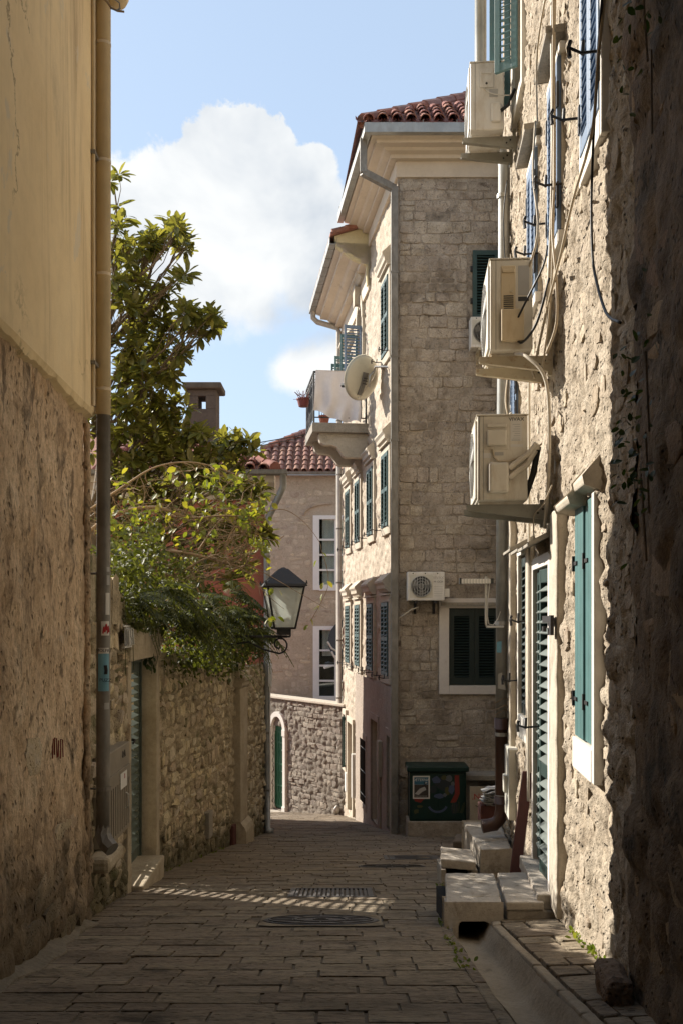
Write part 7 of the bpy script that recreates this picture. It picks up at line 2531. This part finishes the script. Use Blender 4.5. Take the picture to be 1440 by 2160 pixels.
for (px, py), sp, k in boughs:
    c = tip(px, py, rn.uniform(-.5, .5))
    h = hub[0] if py < 600 else hub[1] if py < 760 else hub[2] if py < 940 else hub[3]
    tops_ = limb(br, h + Vector((rn.uniform(-.1, .1), rn.uniform(-.2, .2), rn.uniform(-.3, .1))), c, .035, .010, rn, .06, 7, .04, 5)
    for i in range(k):
        p = tip(px + rn.gauss(0, sp * .55), py + rn.gauss(0, sp * .5), (c.y - MY) + rn.uniform(-.35, .35))
        limb(br, tops_[rn.choice((4, 5, 6))], p, .009, .005, rn, .08, 4, -.02, 4)
        rosettes.append((p, c))
rosettes.sort(key=lambda q: -abs(q[0].z) * 0 + rn.random())
nobj = 0
for p, c in rosettes:
    ax_ = ((p - c).normalized() * .6 + Vector((rn.uniform(-.5, .5), rn.uniform(-.7, .2), rn.uniform(.1, .9)))).normalized()
    u = ax_.orthogonal().normalized()
    w_ = ax_.cross(u)
    k = rn.randint(8, 12)
    for i in range(k):
        a = 2 * math.pi * i / k * 1.62 + rn.uniform(-.3, .3)
        spread = rn.uniform(.7, 1.5)
        d = (ax_ * (1.05 - .45 * spread) + (u * math.cos(a) + w_ * math.sin(a)) * spread).normalized()
        d.z -= .12
        sc = rn.uniform(.15, .25)
        q = p - ax_ * rn.uniform(0, .07) + d * .015
        if nobj < 290 and i % 3 == 0:
            M3 = basis(d, rn.uniform(-.5, .5))
            inst('leaf', leafm, mg, q, (M3 * 1.0).to_4x4() @ Matrix.Scale(sc, 4))
            nobj += 1
        else:
            put_leaf(crown, V1, F1, q, d, rn.uniform(-.5, .5), sc)
br.build('branches', M['bark'], mg)
crown.build('crown', M['magnolia'], mg)['kind'] = 'stuff'

# climbing shrub with bare twigs and yellow-green leaves
vn = thing('climbing_shrub', 'tangled bare-twigged climber with yellow-green leaves arching over the garden wall', 'shrub', (-2.3, 11.4, -.1))
rn = random.Random(202)
VY = 11.6
stems, twigs, lv = MB(), MB(), MB()
V2, F2 = blade(1, .62, .18, .2)
vp = lambda px, py, dy=0: at(px, py, VY + dy)
main = [[(180, 1130), (240, 1085), (330, 1070), (400, 1092), (470, 1088), (560, 1092)],
        [(180, 1180), (240, 1165), (310, 1160), (400, 1168), (480, 1188), (520, 1190), (545, 1100)],
        [(200, 1250), (250, 1218), (300, 1195), (360, 1215), (430, 1180), (520, 1150)],
        [(190, 1230), (236, 1222), (275, 1240), (320, 1275), (370, 1310)],
        [(190, 1075), (270, 1020), (330, 985), (400, 975), (470, 990), (540, 1020)],
        [(420, 1160), (455, 1110), (480, 1080), (460, 1045)],
        [(470, 1185), (510, 1170), (520, 1135), (500, 1110), (480, 1140), (478, 1170)],
        [(560, 1080), (600, 1075), (640, 1100), (672, 1140), (678, 1160)],
        [(520, 1190), (570, 1215), (630, 1250), (690, 1285)],
        [(540, 1230), (570, 1260), (600, 1285)],
        [(600, 1130), (580, 1140), (540, 1130)]]


def curve(P, n=5):
    P = [Vector(p) for p in P]
    out = []
    for i in range(len(P) - 1):
        p0, p1, p2, p3 = P[max(i - 1, 0)], P[i], P[i + 1], P[min(i + 2, len(P) - 1)]
        for k in range(n):
            t = k / n
            out.append(.5 * ((2 * p1) + (-p0 + p2) * t + (2 * p0 - 5 * p1 + 4 * p2 - p3) * t * t + (-p0 + 3 * p1 - 3 * p2 + p3) * t ** 3))
    out.append(P[-1])
    return out


allpts = []
for j, ln in enumerate(main):
    dy = rn.uniform(-.3, .3)
    P = curve([vp(x, y, dy + .1 * math.sin(i + j)) for i, (x, y) in enumerate(ln)])
    r0 = .026 if j < 3 else .016 if j < 7 else .006
    stems.tube(P, [r0 * (1 - .7 * i / len(P)) for i in range(len(P))], 6)
    if j < 7: allpts += P
# thin criss-crossing twigs
for i in range(430):
    a = rn.choice(allpts)
    ang = rn.gauss(.35, .7)
    L_ = rn.uniform(.15, .75)
    d = Vector((math.cos(ang) * rn.choice((1, 1, -1)), rn.uniform(-.6, .6), math.sin(ang) * rn.choice((1, -.6)) - .1))
    e = a + d * L_
    if e.x > -.85 or e.z > 1.75: continue
    pts = limb(twigs, a, e, rn.uniform(.003, .006), .002, rn, .10, 5, .05, 4)
    if rn.random() < .42 and e.z > .15:
        for q in pts[3:]:
            if rn.random() < .4: put_leaf(lv, V2, F2, q, Vector((rn.uniform(-1, 1), rn.uniform(-1, .3), rn.uniform(-1, .4))), rn.uniform(-1, 1), rn.uniform(.04, .085))
# leafy sprays, brightest along the sunny top right
for (px, py), sp, k in [((450, 1000), 26, 26), ((500, 1010), 24, 22), ((540, 1065), 20, 22), ((480, 1060), 30, 24), ((430, 1040), 30, 18), ((380, 1020), 34, 14), ((330, 1030), 34, 8), ((280, 1050), 34, 8), ((250, 1010), 24, 8),
                        ((555, 1155), 18, 18), ((520, 1085), 20, 16), ((400, 1080), 40, 22), ((300, 1095), 40, 16), ((440, 1130), 30, 14), ((350, 1150), 40, 14), ((540, 1140), 16, 10), ((390, 1140), 14, 4), ((250, 1110), 26, 12), ((575, 1310), 10, 6), ((545, 1080), 12, 12)]:
    for i in range(k + k // 3):
        p = vp(px + rn.gauss(0, sp * .6), py + rn.gauss(0, sp * .5), rn.uniform(-.4, .3))
        put_leaf(lv, V2, F2, p, Vector((rn.uniform(-1, 1), rn.uniform(-1, .3), rn.uniform(-1, .3))), rn.uniform(-1.2, 1.2), rn.uniform(.06, .115))
for px, py in ((680, 1165), (668, 1182), (690, 1225), (682, 1228), (680, 1252), (668, 1276), (676, 1278), (655, 1305), (650, 1318), (548, 1330), (575, 1240), (590, 1245)):
    put_leaf(lv, V2, F2, vp(px, py, rn.uniform(-.1, .1)), Vector((rn.uniform(-1, 1), -.3, rn.uniform(-1, -.2))), rn.uniform(-1, 1), rn.uniform(.06, .11))
stems.build('stem', M['twig'], vn, smooth=True)
twigs.build('twigs', M['twig'], vn)['kind'] = 'stuff'
lv.build('leaves', M['vine_leaf'], vn)['kind'] = 'stuff'
hang_l = MB()
P = curve([vp(678, 1160), vp(690, 1200), vp(692, 1235), vp(678, 1270), vp(655, 1310)])
hang_l.tube(P, .004, 4)
hang_l.build('hanging_shoot', M['twig'], vn)

# ferns hanging over the top of the garden wall
rn = random.Random(303)
VF, FF_ = blade(1, .30, .1, .2)


def frond(m, p, d, L_, droop):
    d = d.normalized()
    k = 15
    pts = []
    side = d.cross(Vector((0, 0, 1))).normalized()
    for i in range(k + 1):
        t = i / k
        pts.append(p + d * L_ * t + Vector((0, 0, -droop * L_ * t * t)))
    m.tube(pts, .004, 4, False)
    for i in range(2, k):
        t = i / k
        w_ = .17 * L_ * math.sin(math.pi * min(1, .2 + t * .8)) + .01
        tang = (pts[i + 1] - pts[i]).normalized()
        for sg in (1, -1):
            put_leaf(m, VF, FF_, pts[i], side * sg + tang * .35 + Vector((0, 0, -.25)), 0, w_ * rn.uniform(.8, 1.15))


FERN_SPOTS = [((290, 1275), 9.9), ((350, 1255), 10.6), ((345, 1290), 11.0), ((400, 1290), 11.5), ((385, 1325), 11.2), ((440, 1270), 12.2), ((430, 1320), 12.0), ((480, 1290), 12.9), ((500, 1250), 13.4), ((470, 1330), 13.0), ((520, 1300), 13.8), ((545, 1340), 14.2), ((530, 1350), 14.6), ((510, 1345), 15.0)]
names = ['dark green fern among the ferns hanging over the garden wall left of the lantern'] * 14
names[0] = 'dark bushy fern crowning the stone lintel of the left door'
names[13] = 'wispy fern hanging over the stone pilaster'
for (spot, Y), nm in zip(FERN_SPOTS, names):
    c = at(spot[0], spot[1], Y)
    t = thing('fern', nm, 'fern', tuple(c), 'ferns along the garden wall top')
    m = MB()
    for i in range(20):
        a = rn.uniform(-1.5, 1.3)
        d = Vector((math.cos(a), math.sin(a) * 1.2 - .25, rn.uniform(.0, .9)))
        frond(m, c + Vector((rn.uniform(-.12, .05), rn.uniform(-.2, .2), rn.uniform(-.1, .1))), d, rn.uniform(.30, .62), rn.uniform(.5, 1.3))
    m.build('fronds', M['fern'], t)
# leafy ground cover filling the top of the wall
m = MB()
V3, F3 = blade(1, .55, .15, .15)
for i in range(11000):
    Y = rn.uniform(9.3, 15.8)
    x = (wall_x(FG1, Y) if Y < 11.7 else wall_x(FG2, Y))
    top = -.02 if Y < 11.7 else -.42
    hgt = .52 + .25 * math.sin(Y * 1.9) + .2 * math.sin(Y * 4.1 + 1) + (.45 if 11.3 < Y < 15 else .1)
    z = top - (.10 if Y < 11.4 else .18) + rn.random() ** 1.1 * (hgt + .25)
    ov = .55 * (1 - min(1, max(0, (z - top) / .9)) ** 2) if Y > 11.2 else .10
    p = Vector((x - .5 + rn.random() ** .7 * (.5 + ov), Y, z - (.25 * rn.random() if rn.random() < .3 and Y > 11.2 else 0)))
    put_leaf(m, V3, F3, p, Vector((rn.uniform(-.3, 1), rn.uniform(-1, .5), rn.uniform(-1, .5))), rn.uniform(-1, 1), rn.uniform(.04, .085))
g = m.build('wall_greenery', M['fern'], None, loc=(-2, 12, -.1))
tag(g, 'dense dark green creeping growth along the top of the garden wall', 'greenery', None, 'stuff')
# a hanging dry creeper at the door
cd = thing('dry_creeper', 'thin dry creeper dangling over the stone lintel of the left door', 'creeper', tuple(at(310, 1330, 10.9)))
m = MB()
for k_ in range(5):
    p0 = at(305 + 6 * k_, 1335, 10.9)
    pts = [p0 + Vector((.03 * math.sin(i * 1.3 + k_), -.03, -.09 * i)) for i in range(4 + k_ % 3)]
    m.tube(pts, .0035, 4)
for i in range(14): put_leaf(m, V3, F3, at(315 + rn.uniform(-10, 14), 1395 + rn.uniform(-18, 16), 10.85), Vector((rn.uniform(-1, 1), -.4, -1)), rn.uniform(-1, 1), rn.uniform(.05, .09))
m.build('stems', M['ivy'], cd)
# palm-like tuft by the pilaster
tf = thing('grassy_tuft', 'tuft of long grassy leaves above the stone pilaster', 'plant', tuple(FG3.pt(16.4, .05, -.75)))
m = MB()
for i in range(26):
    d = Vector((rn.uniform(-.6, 1), rn.uniform(-1, .4), rn.uniform(.1, 1))).normalized()
    p = FG3.pt(16.4 + rn.uniform(-.2, .3), rn.uniform(-.1, .1), -.85)
    pts = [p + d * .16 * k_ + Vector((0, 0, -.028 * k_ * k_)) for k_ in range(6)]
    sd_ = d.cross(Vector((0, 0, 1))).normalized()
    vs = []
    for k_, q in enumerate(pts): w_ = .014 * (1 - k_ / 5.5); vs += [q - sd_ * w_, q + sd_ * w_]
    m.add(vs, [(2 * k_, 2 * k_ + 1, 2 * k_ + 3, 2 * k_ + 2) for k_ in range(5)])
m.build('blades', M['weed'], tf)

# an unseen bush, added to block the sun through the door's far leaf
sh_ = thing('blocker_bush', 'unseen green shrub added behind the louvred door to block part of its light', 'bush', (-3.0, 11.35, gz(11.3)))
m = MB()
for i in range(900):
    p = Vector((-3.0 + rn.gauss(0, .16), 11.35 + rn.gauss(0, .20), gz(11.3) + .1 + 1.9 * rn.random()))
    put_leaf(m, V3, F3, p, Vector((rn.uniform(-1, 1), rn.uniform(-1, 1), rn.uniform(-.5, 1))), rn.uniform(-1, 1), rn.uniform(.08, .14))
m.build('crown', M['fern'], sh_)
m = MB()
for i in range(6): m.tube([(-3.0, 11.35, gz(11.3) - .1), (-3.0 + rn.gauss(0, .12), 11.35 + rn.gauss(0, .15), gz(11.3) + 1.7)], [.02, .008], 5)
m.build('stems', M['bark'], sh_)

# ivy on the dark house
iv = thing('ivy', 'sparse dark ivy trailing over the shaded rough wall at the right edge', 'ivy', tuple(FR.pt(4.6, .1, 1.0)))
m, st = MB(), MB()
for (s0, z0, n_) in ((4.32, 3.05, 26), (4.28, 2.75, 26), (4.2, 2.4, 16), (4.25, 1.15, 20), (4.25, .8, 40), (4.30, .60, 26)):
    for i in range(n_):
        p = FR.pt(min(4.42, s0 + rn.gauss(0, .08)), rn.uniform(.06, .20), z0 + rn.gauss(0, .15))
        put_leaf(m, V3, F3, p, Vector((rn.uniform(-1, .3), rn.uniform(-1, .4), rn.uniform(-1, .3))), rn.uniform(-1, 1), rn.uniform(.03, .06))
    st.tube([FR.pt(s0 + .15 * k_ * .4 * math.sin(s0 * 9), .07, z0 - .35 + .18 * k_) for k_ in range(3)], .005, 4)
m.build('leaves', M['ivy'], iv)['kind'] = 'stuff'
st.build('stems', M['bark'], iv)['kind'] = 'stuff'

# weeds in the joints
for lb, pts in (('small green weeds in the joint along the drain slab', [(.79 + .01 * i, 7.55 + .12 * i) for i in range(8)] + [(1.0, 9.9), (1.0, 10.1), (1.02, 10.3)]),
                ('bright weed at the foot of the leaning plank', [(1.66, 9.5), (1.68, 9.6), (1.70, 9.55), (1.71, 9.7)]),
                ('weeds at the foot of the sunlit right wall', [(wall_x(FR, y) - .03, y) for y in (5.7, 5.9, 6.0, 6.2, 6.4, 6.6)]),
                ('weeds along the left wall foot beyond the door', [(wall_x(FG2, y) + .05, y) for y in (11.8, 12.3, 13, 13.6, 14.4, 15.1)]),
                ('moss tufts on the drain kerb', [(.745, y) for y in (5.9, 6.1, 6.4, 6.7, 6.9)])):
    m = MB()
    for x, y in pts:
        b_ = .10 if x > 1.15 and y < 7.4 else .15 if (x > 1.6) else 0
        for i in range(10):
            put_leaf(m, V3, F3, Vector((x + rn.gauss(0, .02), y + rn.gauss(0, .04), gz(y) + b_)), Vector((rn.uniform(-1, 1), rn.uniform(-1, 1), rn.uniform(.4, 1.4))), rn.uniform(-1, 1), rn.uniform(.015, .05))
    x, y = pts[0]
    tag(m.build('weeds', M['weed'], None, loc=(x, y, gz(y))), lb, 'weeds', None, 'stuff')

# rubble crumbs behind the slabs
m = MB()
for i in range(26):
    x, y = rn.uniform(1.35, 1.72), rn.uniform(9.6, 10.5)
    s_ = rn.uniform(.015, .05)
    m.lathe((x, y, gz(y) + .02), (rn.uniform(-.4, .4), rn.uniform(-.4, .4), 1), [(s_, 0), (s_ * 1.1, s_ * .5), (s_ * .5, s_ * 1.1)], 6)
tag(m.build('rubble', M['slab_stone'], None, loc=(1.5, 10, gz(10))), 'loose stone crumbs on the ground between slab and block', 'rubble', None, 'stuff')
